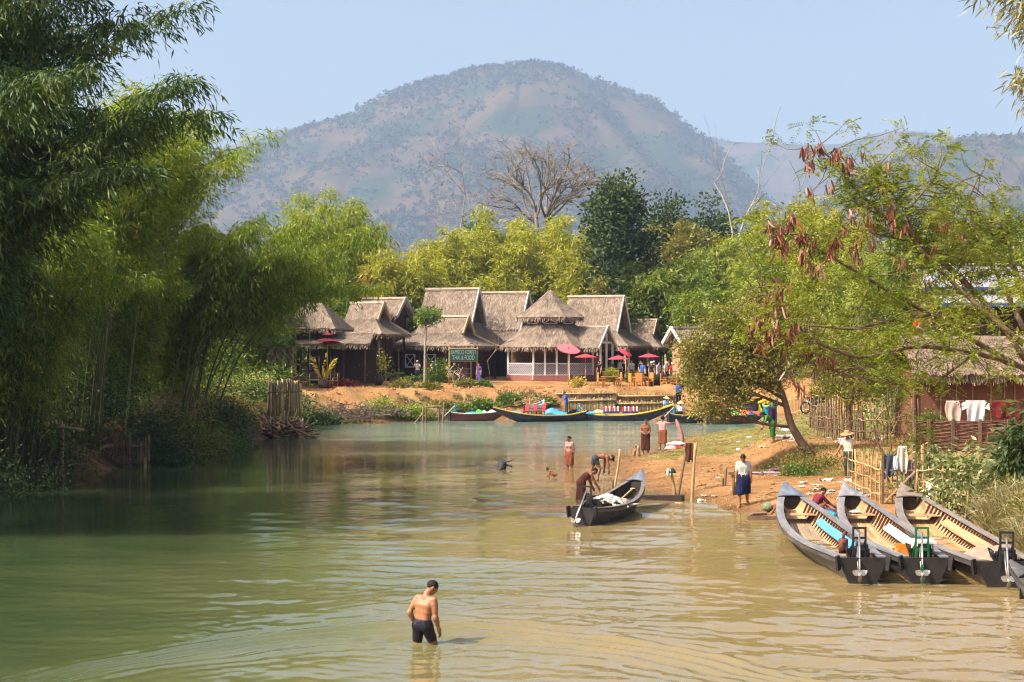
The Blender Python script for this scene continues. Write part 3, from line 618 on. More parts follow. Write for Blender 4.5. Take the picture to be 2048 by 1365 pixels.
def bgtree(px, ytop, D, wpx, mat, seed, label, name='tree', nclump=150, nl=44, LL=0.42, LW=0.26, tall=1.0, group=GV, low=0.25, bark=None):
    x = gx(px, D); z0 = gz(x, D); H = CAMZ - (ytop - HORIZON) / F * D - z0; w_ = wpx / 2 / F * D; r = np.random.default_rng(seed)
    lob = []
    for q in range(9):
        zz = r.uniform(low, 0.86); k = (1 - 0.35 * max(0, zz - 0.6) / 0.4)
        a = r.random() * 6.28; lob.append((math.cos(a) * w_ * .5 * k, math.sin(a) * w_ * .5 * k, zz * H, w_ * .55 * k, w_ * .5 * k, H * .16))
    lob += [(0, 0, H * 0.88, w_ * .45, w_ * .4, H * .12), (-w_ * .45, 0, H * .78, w_ * .35, w_ * .3, H * .12), (w_ * .4, 0, H * .8, w_ * .35, w_ * .3, H * .1)]
    return tree(name, label, (x, D, z0), [(0, 0, -.3), (0.1, 0, H * .35), (0, 0.1, H * .8)], lob, 0.22, nclump, nl, LL, LW, mat, seed, bark or BARK, group, clump_r=0.62, showtwig=False)
bgtree(1238, 348, 148, 150, DARKG, 240, 'tall dense dark evergreen standing out behind the right hall', nclump=330, nl=44, low=0.12)
bgtree(1335, 378, 168, 90, DARKG, 241, 'bluish dark round tree behind the tall evergreen', nclump=150)
bgtree(950, 428, 163, 90, GREEN, 242, 'round green tree between the yellow bamboo and the red flowering tree', nclump=110)
bgtree(1425, 388, 176, 100, DARKG, 243, 'dark spreading tree left of the dead snag', nclump=130)
bgtree(1380, 440, 156, 110, OLIVE, 244, 'olive tree between the dark trees and the green bamboo', nclump=140)
bgtree(1590, 395, 150, 90, OLIVE, 245, 'dark olive tree behind the tip of the pod tree', nclump=100)
bgtree(1990, 420, 100, 150, BAM_PALE, 246, 'pale green loose tree at the right edge above the metal roof', nclump=130, nl=30, LL=.34, LW=.2)
bgtree(1900, 385, 92, 90, OLIVE, 247, 'olive tree behind the pod tree near the right edge', nclump=90, LL=.34, LW=.2)
bgtree(1265, 590, 145.5, 90, GREEN, 248, 'small green tree squeezed behind the right hall', nclump=80)
# bare trees on the skyline
BT = 'bare trees on the skyline'
def umbrella_tree():
    D = 172.0; b = np.array([gx(1078, D), D, gz(gx(1078, D), D)]); t = thing('bare_tree', 'big bare tree with a wide umbrella crown on the skyline', 'tree', b, 0, BT); r = np.random.default_rng(301)
    K = M('umber_bark', (0.25, 0.215, 0.185), (0.16, 0.135, 0.115), scale=4, rough=.9); A = lambda px, py, d=0: at(px, py, D + d) - b
    wood, br = MB(), MB()
    f1, f2 = A(1070, 410), A(1092, 415, 1)
    wood.tube(limb((-.4, 0, -.3), f1, r, .02, 8), np.linspace(.30, .20, 8), 8); wood.tube(limb((.5, .4, -.3), f2, r, .02, 8), np.linspace(.33, .2, 8), 8)
    for k, (px, py, d, src) in enumerate([(1010, 300, -2, 0), (1040, 292, 2, 0), (1062, 296, -3, 0), (1000, 350, 1, 0), (990, 378, -2, 0), (1030, 340, 3, 0), (1088, 300, 0, 0), (1105, 296, 2, 1), (1140, 300, -2, 1), (1165, 318, 2, 1), (1190, 335, -1, 1), (1205, 355, 2, 1), (1150, 350, 3, 1), (1120, 330, -3, 1), (1180, 372, -2, 1), (1125, 375, 1, 1)]):
        e = A(px, py + 18, d); P = limb((f1, f2)[src] - [0, 0, r.uniform(0, 2.0)], e, r, .06, 9, sag=.10); br.tube(P, np.linspace(.13, .055, 9), 6)
        for q in range(8):
            p0 = P[r.integers(3, 9)]; p1 = e + r.normal(0, 1, 3) * [1.7, 1.7, .8] + [0, 0, .3]; Q = limb(p0, p1, r, .06, 6, sag=.06); br.tube(Q, np.linspace(.06, .03, 6), 5)
            for w in range(4):
                s0 = Q[r.integers(2, 6)]; br.tube(limb(s0, s0 + r.normal(0, .8, 3) * [1, 1, .7] + [0, 0, .35], r, .1, 4), [.034, .03, .025, .02], 4, cap=False)
    wood.build('trunk', K, t, smooth=True); br.build('limbwork', K, t, smooth=True)
umbrella_tree()
x = gx(905, 168)
bare_tree('kapok_tree', 'leafless tree dotted with red blossom left of the big bare tree', (x, 168, gz(x, 168)), 20.0, 302, 0.62, PALEBARK, r0=0.28, levels=5, group=BT, flowers=REDL, nfl=900, fl=0.2, fork=0.45)
x = gx(835, 166)
bare_tree('dead_tree', 'crooked grey dead tree left of the red blossoming one', (x, 166, gz(x, 166)), 15.5, 303, 0.6, PALEBARK, r0=0.26, levels=4, group=BT, fork=0.5, lean=(-.25, 0), flowers=REDL, nfl=120, fl=.2)
x = gx(1476, 158)
bare_tree('dead_tree', 'upright dead snag with short stubs right of the dark trees', (x, 158, gz(x, 158)), 16.5, 304, 0.5, PALEBARK, r0=0.24, levels=3, group=BT, fork=0.72, kids=(1, 3))
x = gx(1512, 156)
bare_tree('dead_tree', 'leaning dead snag with a hooked arm right of the upright snag', (x, 156, gz(x, 156)), 13.5, 305, 0.65, PALEBARK, r0=0.22, levels=3, group=BT, fork=0.6, lean=(0.18, 0), kids=(1, 3))
x = gx(1405, 157)
bare_tree('kapok_tree', 'small red flowering bare tree among the dark trees', (x, 157, gz(x, 157)), 13.2, 306, 0.55, PALEBARK, r0=0.2, levels=5, group=BT, flowers=REDL, nfl=520, fl=.2, fork=.45)
x = gx(1960, 96)
bare_tree('bare_tree', 'thin bare grey tree at the right edge above the metal roof', (x, 96, gz(x, 96)), 11.5, 307, 0.35, PALEBARK, r0=0.12, levels=4, group=BT, fork=.4)

# ------------------------------------------------------------------ the pod tree (near, right) and the leaning tree on the beach
FINE = LEAF('feathery_leaf', [(0.075, 0.115, 0.015), (0.15, 0.195, 0.024), (0.25, 0.275, 0.038), (0.36, 0.33, 0.07)], trans=0.45, gloss=.02)
POD = M('pod', (0.27, 0.085, 0.045), (0.12, 0.038, 0.022), scale=9, rough=0.4, var=0.55, spec=0.5)
def podtree():
    D0 = 23.5; b = np.array([gx(2190, D0), D0, gz(gx(2190, D0), D0)])
    t = thing('pod_tree', 'feathery green tree hung with clusters of reddish brown pods reaching in from the right edge', 'tree', b)
    r = np.random.default_rng(77); wood = MB(); br = MB(); fo = MB()
    fork = at(2085, 770, D0) - b
    wood.tube(limb((0, 0, -.4), fork, r, 0.03, 8), np.linspace(0.15, 0.09, 8), 9)
    mains = [  # pixel polylines with distances
        [(2060, 745, 23.4), (1960, 690, 23), (1860, 630, 22.5), (1740, 560, 22.3), (1640, 500, 22), (1590, 478, 22), (1545, 462, 22)],
        [(2050, 720, 23.5), (1985, 620, 24), (1890, 530, 24), (1790, 450, 24), (1720, 390, 24), (1690, 350, 24), (1655, 310, 24), (1625, 300, 24)],
        [(2048, 660, 23.6), (2000, 560, 25), (1950, 470, 25), (1935, 400, 25), (1960, 350, 25)],
        [(2060, 740, 23), (1950, 705, 22), (1830, 690, 21.5), (1720, 720, 21), (1640, 690, 21), (1560, 620, 21), (1515, 560, 21)],
        [(2048, 690, 23), (1930, 590, 23.5), (1840, 500, 23.5), (1810, 430, 23.5), (1850, 380, 23.5), (1880, 345, 23.5)],
        [(1985, 620, 24), (1930, 560, 24.5), (1850, 490, 24.5), (1760, 470, 24.5), (1690, 455, 24.5), (1640, 470, 24.5)],
        [(1860, 630, 22.5), (1790, 640, 22.2), (1700, 660, 22), (1620, 650, 22), (1560, 680, 22), (1515, 665, 22)],
        [(1950, 705, 22), (1880, 760, 22), (1790, 770, 22), (1700, 750, 22), (1640, 735, 22)],
        [(2048, 600, 24.5), (2020, 500, 25), (2000, 440, 25)], [(1810, 430, 23.5), (1760, 380, 24), (1745, 345, 24)]]
    anchors = []; ends = []
    for M_ in mains:
        P = np.array([at(*p) - b for p in M_]); u = np.linspace(0, 1, len(P)); uu_ = np.linspace(0, 1, 26)
        Q = np.stack([np.interp(uu_, u, P[:, i]) for i in range(3)], 1)
        k = np.array([.25, .5, .25])
        for i in range(3): Q[1:-1, i] = np.convolve(Q[:, i], k, 'valid')
        br.tube(Q, np.linspace(0.042 if M_[0][0] > 2000 else 0.026, 0.006, 26), 7)
        ends.append(Q[-1])
        for q in range(24 if M_[-1][1] > 560 else 40 if M_[-1][0] > 1850 else 44):
            i = r.integers(4, 26); p0 = Q[i]
            p1 = p0 + r.normal(0, 1, 3) * np.array([.42, .42, .26]) + np.array([0, 0, 0.05]); anchors.append(p1)
            br.tube(limb(p0, p1, r, .06, 4), [.010, .008, .005, .003], 4, cap=False)
    for q in range(50):                       # denser twigs in the lower right part of the crown
        anchors.append(at(r.uniform(1640, 2060), r.uniform(500, 730), r.uniform(22, 25)) - b)
    A = np.array(anchors)
    # pinnate fronds: a rib with two rows of small leaflets
    nf = 9; nl = 18
    B = np.repeat(A, nf, 0) + r.normal(0, .07, (len(A) * nf, 3)); Dr = unit(r.normal(0, 1, B.shape) * np.array([1, 1, .55]) + np.array([0, 0, -.12])); n = len(B)
    Lf = r.uniform(.16, .34, n); sv = (np.arange(nl) + 1) / nl
    Pp = B[:, None] + Dr[:, None] * (Lf[:, None] * sv)[..., None]; Pp[..., 2] -= 0.25 * Lf[:, None] * sv ** 2
    Sd = unit(np.cross(Dr, r.normal(0, .5, Dr.shape) + np.array([0, 0, 1])))
    sg = np.where(np.arange(nl) % 2 == 0, 1.0, -1.0)
    Dl = Sd[:, None] * sg[None, :, None] + Dr[:, None] * .45
    tone = np.repeat(np.clip(np.repeat(r.random(len(A)), nf) * .6 + r.random(n) * .4, 0, 1), nl)
    leaves(fo, Pp.reshape(-1, 3), Dl.reshape(-1, 3), .052, .018, r, rnd=tone)
    wood.build('trunk', BARK, t, smooth=True); br.build('limbwork', BARK, t, smooth=True); fo.build('crown', FINE, t)
    # pods in hanging bunches, each bunch a part
    spots = [(1612, 300, 24, 16), (1640, 290, 24, 12), (1672, 305, 24, 22), (1700, 318, 24, 18), (1618, 325, 24, 10), (1690, 330, 24, 8), (1728, 305, 24, 2), (1770, 325, 24, 3),
             (1560, 458, 22, 10), (1585, 440, 22, 20), (1540, 450, 22, 9), (1600, 470, 22, 14), (1565, 490, 22, 16), (1555, 470, 22, 10), (1622, 380, 23, 7), (1655, 370, 23, 4), (1690, 455, 24.5, 14), (1665, 500, 22, 12), (1672, 480, 22, 14), (1700, 430, 24, 9), (1735, 440, 24, 12), (1720, 470, 24, 10), (1705, 490, 24, 14), (1715, 520, 24, 12), (1780, 415, 24, 12), (1785, 440, 24, 8), (1812, 450, 24, 8),
             (1895, 440, 24, 8), (1880, 450, 24, 5), (1608, 505, 22, 12), (1620, 530, 22, 8), (1625, 480, 22.5, 7), (1640, 540, 22, 8), (1800, 520, 24, 7), (1870, 500, 24, 4), (1750, 480, 24, 6), (1745, 455, 24, 6), (1555, 560, 21, 6), (1570, 575, 21, 4), (1540, 590, 21, 6), (1560, 610, 21, 9), (1545, 630, 21, 8),
             (1505, 660, 21.5, 9), (1515, 640, 21.5, 10), (1540, 668, 21.5, 14), (1555, 655, 21.5, 10), (1580, 670, 21.5, 12), (1525, 690, 21.5, 8), (1615, 700, 22, 9), (1640, 710, 22, 7), (1660, 720, 22, 8), (1630, 735, 22, 7), (1585, 755, 21.5, 7), (1605, 775, 21.5, 6), (1850, 560, 23, 4), (1925, 470, 24.5, 4), (1590, 650, 21.5, 9), (1570, 700, 21.5, 6)]
    for (px, py, D, npod) in spots:
        mb = MB(); c = at(px, py, D - 0.8) - b; npod = int(npod * 1.2)
        for q in range(npod):
            p0 = c + r.normal(0, .035, 3) + np.array([0, 0, r.uniform(-.04, .05)]); d = unit(np.array([r.normal(0, .28), r.normal(0, .28), -1.0])); Lp = r.uniform(.11, .19)
            wv = unit(np.cross(d, r.normal(0, 1, 3))) * r.uniform(.011, .016); tn = unit(np.cross(d, wv)) * 0.003
            uu_ = np.array([0, .12, .5, .88, 1.0]); ww = np.array([.15, .8, 1, .8, .1]); bend = unit(np.cross(d, tn)) * r.normal(0, .03)
            C = p0 + d * Lp * uu_[:, None] + bend * (uu_ ** 2)[:, None]
            G = np.stack([C - wv * ww[:, None], C + wv * ww[:, None]], 1); mb.slab(G, tn, rnd=r.random())
        j = int(np.argmin(np.linalg.norm(A - c, axis=1)))
        mb.tube(limb(A[j], c + [0, 0, .05], r, .04, 4), [.005, .004, .004, .003], 4, rnd=0.2)
        mb.build('pod_bunch', POD, t)
    return t
podtree()
b0 = at(1622, 905, 58.0); b0[2] = gz(b0[0], b0[1]) - 0.1
def rel(px, py, Y): return tuple(at(px, py, Y) - b0)
D = 58.0
tree('leaning_tree', 'small leaning tree with a bent trunk and thin olive crown rising from the beach bluff', b0,
     [rel(1622, 912, D), rel(1600, 882, D), rel(1582, 850, D), rel(1574, 820, D), rel(1566, 790, D), rel(1552, 750, D), rel(1548, 700, D)],
     [(*rel(1450, 740, D), 1.5, 1.3, 1.0), (*rel(1400, 690, D), 1.0, 1.0, .8), (*rel(1500, 670, D), 1.6, 1.4, 1.0), (*rel(1580, 660, D), 1.4, 1.4, 1.0), (*rel(1455, 790, D), 1.2, 1.0, .7), (*rel(1400, 760, D + 1), .7, .8, .8), (*rel(1530, 750, D), 1.3, 1.2, .8), (*rel(1460, 640, D), 1.2, 1.2, .7), (*rel(1420, 822, D), .8, .8, .5), (*rel(1530, 605, D), 1.0, 1, .7), (*rel(1640, 700, D + 1), 1.2, 1.2, 0.9), (*rel(1385, 720, D), .6, .6, .6)],
     0.17, 760, 32, 0.125, 0.06, OLIVE, 311, clump_r=0.17, twig=0.008, shell=0.15)
b1 = at(1697, 870, 63.0); b1[2] = gz(b1[0], b1[1]) - 0.1
def rel1(px, py, Y): return tuple(at(px, py, Y) - b1)
D = 63.0
tree('small_tree', 'slender tree with several thin stems beside the stick fence', b1, [rel1(1700, 880, D), rel1(1700, 830, D), rel1(1690, 780, D), rel1(1685, 730, D)],
     [(*rel1(1690, 700, D), 1.3, 1.2, 1.0), (*rel1(1740, 730, D), 1.2, 1.0, .8), (*rel1(1640, 720, D), 1.0, 1, .8), (*rel1(1780, 690, D), 1.2, 1, .9), (*rel1(1720, 780, D), 1.0, .9, .6), (*rel1(1770, 770, D), .8, .8, .6), (*rel1(1800, 740, D), 1.0, .8, .7), (*rel1(1660, 770, D), .8, .8, .6)],
     0.10, 330, 26, 0.12, 0.06, OLIVE, 312, clump_r=0.18, twig=0.008, shell=0.15)
p_ = at(1800, 720, 68); bush('bush', 'bright yellow green shrub at the corner of the bamboo hut', gp(p_[0], 68), (1.5, 1.2, 3.2), 120, 30, .14, .07, LUSH, 313)
# shrubs on the right bank
GR = 'shrubs on the right bank'
bush('bush', 'leafy mango shrub with big pale drooping leaves before the hut at the right edge', gp(13.6, 44.5, 0.1), (2.0, 1.5, 2.0), 150, 26, 0.26, 0.075, MANGO, 320, GR, hang=0.9, clump_r=0.3, nst=9)
bush('bush', 'mango shrub with long leaves close to the woven fence', gp(12.8, 48.5, 0.2), (1.0, 1.0, 1.3), 70, 22, 0.24, 0.07, MANGO, 321, GR, hang=0.9, clump_r=0.22)
def drygrass(name, label, base, rad, n, h, mat, seed, group=None, lean=0.35, w=0.02):
    r = np.random.default_rng(seed); t = MB()
    a = r.random(n) * 6.283; q = np.sqrt(r.random(n)); P = np.stack([np.cos(a) * q * rad[0], np.sin(a) * q * rad[1], np.zeros(n)], 1)
    zz = height(P[:, 0] + base[0], P[:, 1] + base[1]) - base[2]; P[:, 2] = zz - 0.05
    D = np.stack([np.cos(a) * lean * q + r.normal(0, .25, n), np.sin(a) * lean * q + r.normal(0, .25, n), np.ones(n)], 1)
    leaves(t, P, D, h * r.uniform(.5, 1.2, n), w, r, fold=0.18)
    k = n // 2; i = r.integers(0, n, k); leaves(t, P[i] + unit(D[i]) * h * r.uniform(.3, .8, k)[:, None], D[i] * .5 + r.normal(0, .5, (k, 3)), h * .5, w * .8, r, fold=.2)
    o = t.build(name, mat, loc=base); return tag(o, label, 'grass', group)
k = 0
for (x, y, rx, ry, n, h, lab) in [(13.5, 41.8, 1.1, 1.4, 2600, 1.3, 'tall dry grass tussock beside the rightmost of the three long boats, near its bow'), (13.3, 38.6, 1.0, 1.6, 2600, 1.2, 'tall dry grass tussock beside the middle of the rightmost long boat'), (13.1, 35.2, 1.0, 1.5, 2600, 1.1, 'tall dry grass hanging over the stern of the rightmost long boat'), (14.6, 40.0, 1.6, 1.8, 2200, 1.3, 'dry grass high on the bank below the mango shrub'), (14.6, 36.5, 1.6, 1.8, 2200, 1.3, 'dry grass high on the bank at the right edge')]:
    drygrass('grass_tussock', lab, (x, y, gz(x, y)), (rx, ry), n, h, DRYG, 330 + k, 'dry grass tussocks on the right bank'); k += 1
bush('bush', 'greenish scrub in the dry grass above the boats', gp(13.3, 40.2, .3), (.8, .9, .7), 60, 26, .13, .06, OLIVE, 336, GR)
bush('bush', 'sprawling scrub at the foot of the mango shrub', gp(14.0, 43.6, .2), (1.2, 1.0, .9), 80, 28, .13, .06, OLIVE, 337, GR)
bush('bush', 'scrub low on the bank beside the boat sterns', gp(13.1, 36, .3), (.8, .9, .6), 60, 28, .13, .06, OLIVE, 338, GR)
bush('bush', 'bush on the bluff right of the leaning trunk', gp(gx(1625, 57), 57, -.1), (1.25, .8, .75), 90, 34, .09, .05, OLIVE, 339, GR)
bush('bush', 'dark little bush at the root of the leaning tree', gp(gx(1600, 56.2), 56.2, -.1), (.7, .5, .45), 40, 30, .09, .05, GREEN, 340, GR)
bush('bush', 'bare twiggy shrub beside the parked motorbike', gp(gx(1640, 72), 72), (.7, .6, 1.3), 34, 10, .10, .05, DRY, 341, GR, nst=22)
bush('bush', 'dark leaves hanging in at the right edge in front of the hut', (gx(2062, 27), 27, 3.0), (.42, .4, 1.0), 50, 24, .2, .06, DARKG, 342, GR, hang=1.2)
bush('bush', 'climber with round dark leaves growing on the woven fence', gp(gx(1857, 58), 58, .25), (.55, .4, 1.1), 60, 26, .1, .08, GREEN, 343, GR)
# ------------------------------------------------------------------ people: one blended surface each
def snet(Fv, org, h):
    s = Fv < 0; nx, ny, nz = Fv.shape
    acc = np.zeros((nx - 1, ny - 1, nz - 1, 3)); cnt = np.zeros((nx - 1, ny - 1, nz - 1))
    def cut(a, o): return a[o[0]:nx - 1 + o[0], o[1]:ny - 1 + o[1], o[2]:nz - 1 + o[2]]
    for ax in range(3):
        for p in (0, 1):
            for q in (0, 1):
                o0 = [0, 0, 0]; u, v = [k for k in range(3) if k != ax]; o0[u] = p; o0[v] = q
                o1 = list(o0); o1[ax] = 1
                f0, f1 = cut(Fv, o0), cut(Fv, o1); mk = (f0 < 0) != (f1 < 0)
                t = np.where(mk, f0 / np.where(mk, f0 - f1, 1), 0)
                c = np.zeros(f0.shape + (3,)); c[..., u] = p; c[..., v] = q; c[..., ax] = t
                acc += c * mk[..., None]; cnt += mk
    act = cnt > 0; idx = -np.ones(act.shape, int); idx[act] = np.arange(act.sum())
    I = np.argwhere(act); V = (I + acc[act] / cnt[act][:, None]) * h + org
    faces = []
    for ax in range(3):
        u, v = [(1, 2), (2, 0), (0, 1)][ax]
        sl0 = [slice(1, None)] * 3; sl0[ax] = slice(0, -1)
        A = s[tuple(slice(0, -1) if k == ax else slice(0, None) for k in range(3))]; B = s[tuple(slice(1, None) if k == ax else slice(0, None) for k in range(3))]
        E = np.argwhere(A != B); E = E[(E[:, u] >= 1) & (E[:, v] >= 1) & (E[:, u] < Fv.shape[u] - 1) & (E[:, v] < Fv.shape[v] - 1)]
        du = np.zeros(3, int); du[u] = 1; dv = np.zeros(3, int); dv[v] = 1
        q = [idx[tuple((E - a).T)] for a in (du + dv, dv, np.zeros(3, int), du)]
        q = np.stack(q, 1); fl = A[tuple(E.T)]
        q = np.where(fl[:, None], q, q[:, ::-1]); faces.append(q[(q >= 0).all(1)])
    return V, np.concatenate(faces)
def sdf_mesh(prims, h, k=0.03, clips=()):
    """prims: ('c',p0,r0,p1,r1) cones or ('e',c,(rx,ry,rz),Rot); smooth union; clips: (point, normal) removes the side the normal points to"""
    lo = np.full(3, 1e9); hi = -lo
    for p in prims:
        if p[0] == 'c':
            for c, r in ((p[1], p[2]), (p[3], p[4])): lo = np.minimum(lo, np.array(c) - r); hi = np.maximum(hi, np.array(c) + r)
        else: lo = np.minimum(lo, np.array(p[1]) - max(p[2])); hi = np.maximum(hi, np.array(p[1]) + max(p[2]))
    lo -= 3 * h + k * .5; hi += 3 * h + k * .5
    n = np.ceil((hi - lo) / h).astype(int) + 1
    Fv = np.full(n, 0.3); ax = [lo[i] + h * np.arange(n[i]) for i in range(3)]
    for p in prims:
        kk = p[5] if p[0] == 'c' and len(p) > 5 else k
        if p[0] == 'c': a, b = np.array(p[1], float), np.array(p[3], float); m0 = np.minimum(a - p[2], b - p[4]); m1 = np.maximum(a + p[2], b + p[4])
        else: a = np.array(p[1], float); m0 = a - max(p[2]); m1 = a + max(p[2])
        m0 = m0 - k - 2.5 * h; m1 = m1 + k + 2.5 * h
        i0 = np.maximum(np.floor((m0 - lo) / h).astype(int), 0); i1 = np.minimum(np.ceil((m1 - lo) / h).astype(int) + 1, n)
        G = np.stack(np.meshgrid(*[ax[i][i0[i]:i1[i]] for i in range(3)], indexing='ij'), -1)
        if p[0] == 'c':
            e = b - a; L2 = max(e @ e, 1e-9); t = np.clip((G - a) @ e / L2, 0, 1)
            d = np.linalg.norm(G - a - t[..., None] * e, axis=-1) - (p[2] + t * (p[4] - p[2]))
        else:
            q = (G - a) @ np.asarray(p[3], float) if len(p) > 3 else G - a
            rr_ = np.array(p[2]); k0 = np.linalg.norm(q / rr_, axis=-1); k1 = np.linalg.norm(q / rr_ ** 2, axis=-1); d = k0 * (k0 - 1) / np.maximum(k1, 1e-9)
        sl = tuple(slice(i0[i], i1[i]) for i in range(3)); f = Fv[sl]
        hh = np.clip(0.5 + 0.5 * (f - d) / kk, 0, 1); Fv[sl] = f * (1 - hh) + d * hh - kk * hh * (1 - hh)
    for c, nn in clips:
        G0 = (ax[0] - c[0])[:, None, None] * nn[0] + (ax[1] - c[1])[None, :, None] * nn[1] + (ax[2] - c[2])[None, None, :] * nn[2]
        Fv = np.maximum(Fv, G0)
    return snet(Fv, lo, h)
def smesh(prims, h, k, clips=(), wr=0.0, wf=9.0):
    V, Fc = sdf_mesh(prims, h, k, clips)
    if wr and len(V):
        c = V.mean(0); a = np.arctan2(V[:, 0] - c[0], V[:, 1] - c[1])
        d = V - c; d[:, 2] = 0; d = unit(d)
        V = V + d * (wr * (vnoise(a * wf / 2 + 20, V[:, 2] * 3.5 + 5, 3) - .5 + 0.6 * (vnoise(a * wf + 40, V[:, 2] * 9 + V[:, 0] * 4 + 9, 4) - .5)))[:, None]
    return V, Fc

def SKIN(name, c):
    if name in _MC: return _MC[name]
    m, nt, out = _nt(name); L = nt.links.new
    b = nt.nodes.new('ShaderNodeBsdfPrincipled'); L(b.outputs[0], out.inputs[0]); b.inputs['Roughness'].default_value = 0.5; b.inputs['Specular IOR Level'].default_value = 0.4
    tc = nt.nodes.new('ShaderNodeTexCoord'); nz = _n(nt, 'ShaderNodeTexNoise', i_Scale=7.0, i_Detail=4.0); L(tc.outputs['Object'], nz.inputs['Vector'])
    r = ramp(nt, [(.3, tuple(x * .82 for x in c)), (.7, c)]); L(nz.outputs['Fac'], r.inputs[0])
    a = _n(nt, 'ShaderNodeAttribute', attribute_name='tint')
    r2 = ramp(nt, [(0, (1, 1, 1)), (.5, (.75, .38, .34)), (1, (.06, .05, .05))]); L(a.outputs['Fac'], r2.inputs[0])
    mx = _n(nt, 'ShaderNodeMix', data_type='RGBA', blend_type='MULTIPLY'); mx.inputs['Factor'].default_value = 1; L(r.outputs[0], mx.inputs[6]); L(r2.outputs[0], mx.inputs[7])
    L(mx.outputs[2], b.inputs['Base Color']); _MC[name] = m; return m
SK = SKIN('skin_tan', (0.32, 0.135, 0.065)); SK2 = SKIN('skin_brown', (0.27, 0.11, 0.055)); SK3 = SKIN('skin_light', (0.55, 0.31, 0.2))
HAIR = M('black_hair', (0.012, 0.010, 0.010), (0.018, 0.015, 0.013), scale=30, rough=0.5, spec=0.2, bump=.6)
def CLOTH(name, c, c2=None, scale=6, **k): return M('cloth_' + name, c, c2 or tuple(x * .78 for x in c), scale=scale, rough=0.85, spec=0.15, bump=0.5, bscale=22, **k)
def dirv(f, a, side):
    f, a = R(f), R(a); return np.array([side * math.sin(a), math.sin(f) * math.cos(a), -math.cos(f) * math.cos(a)])

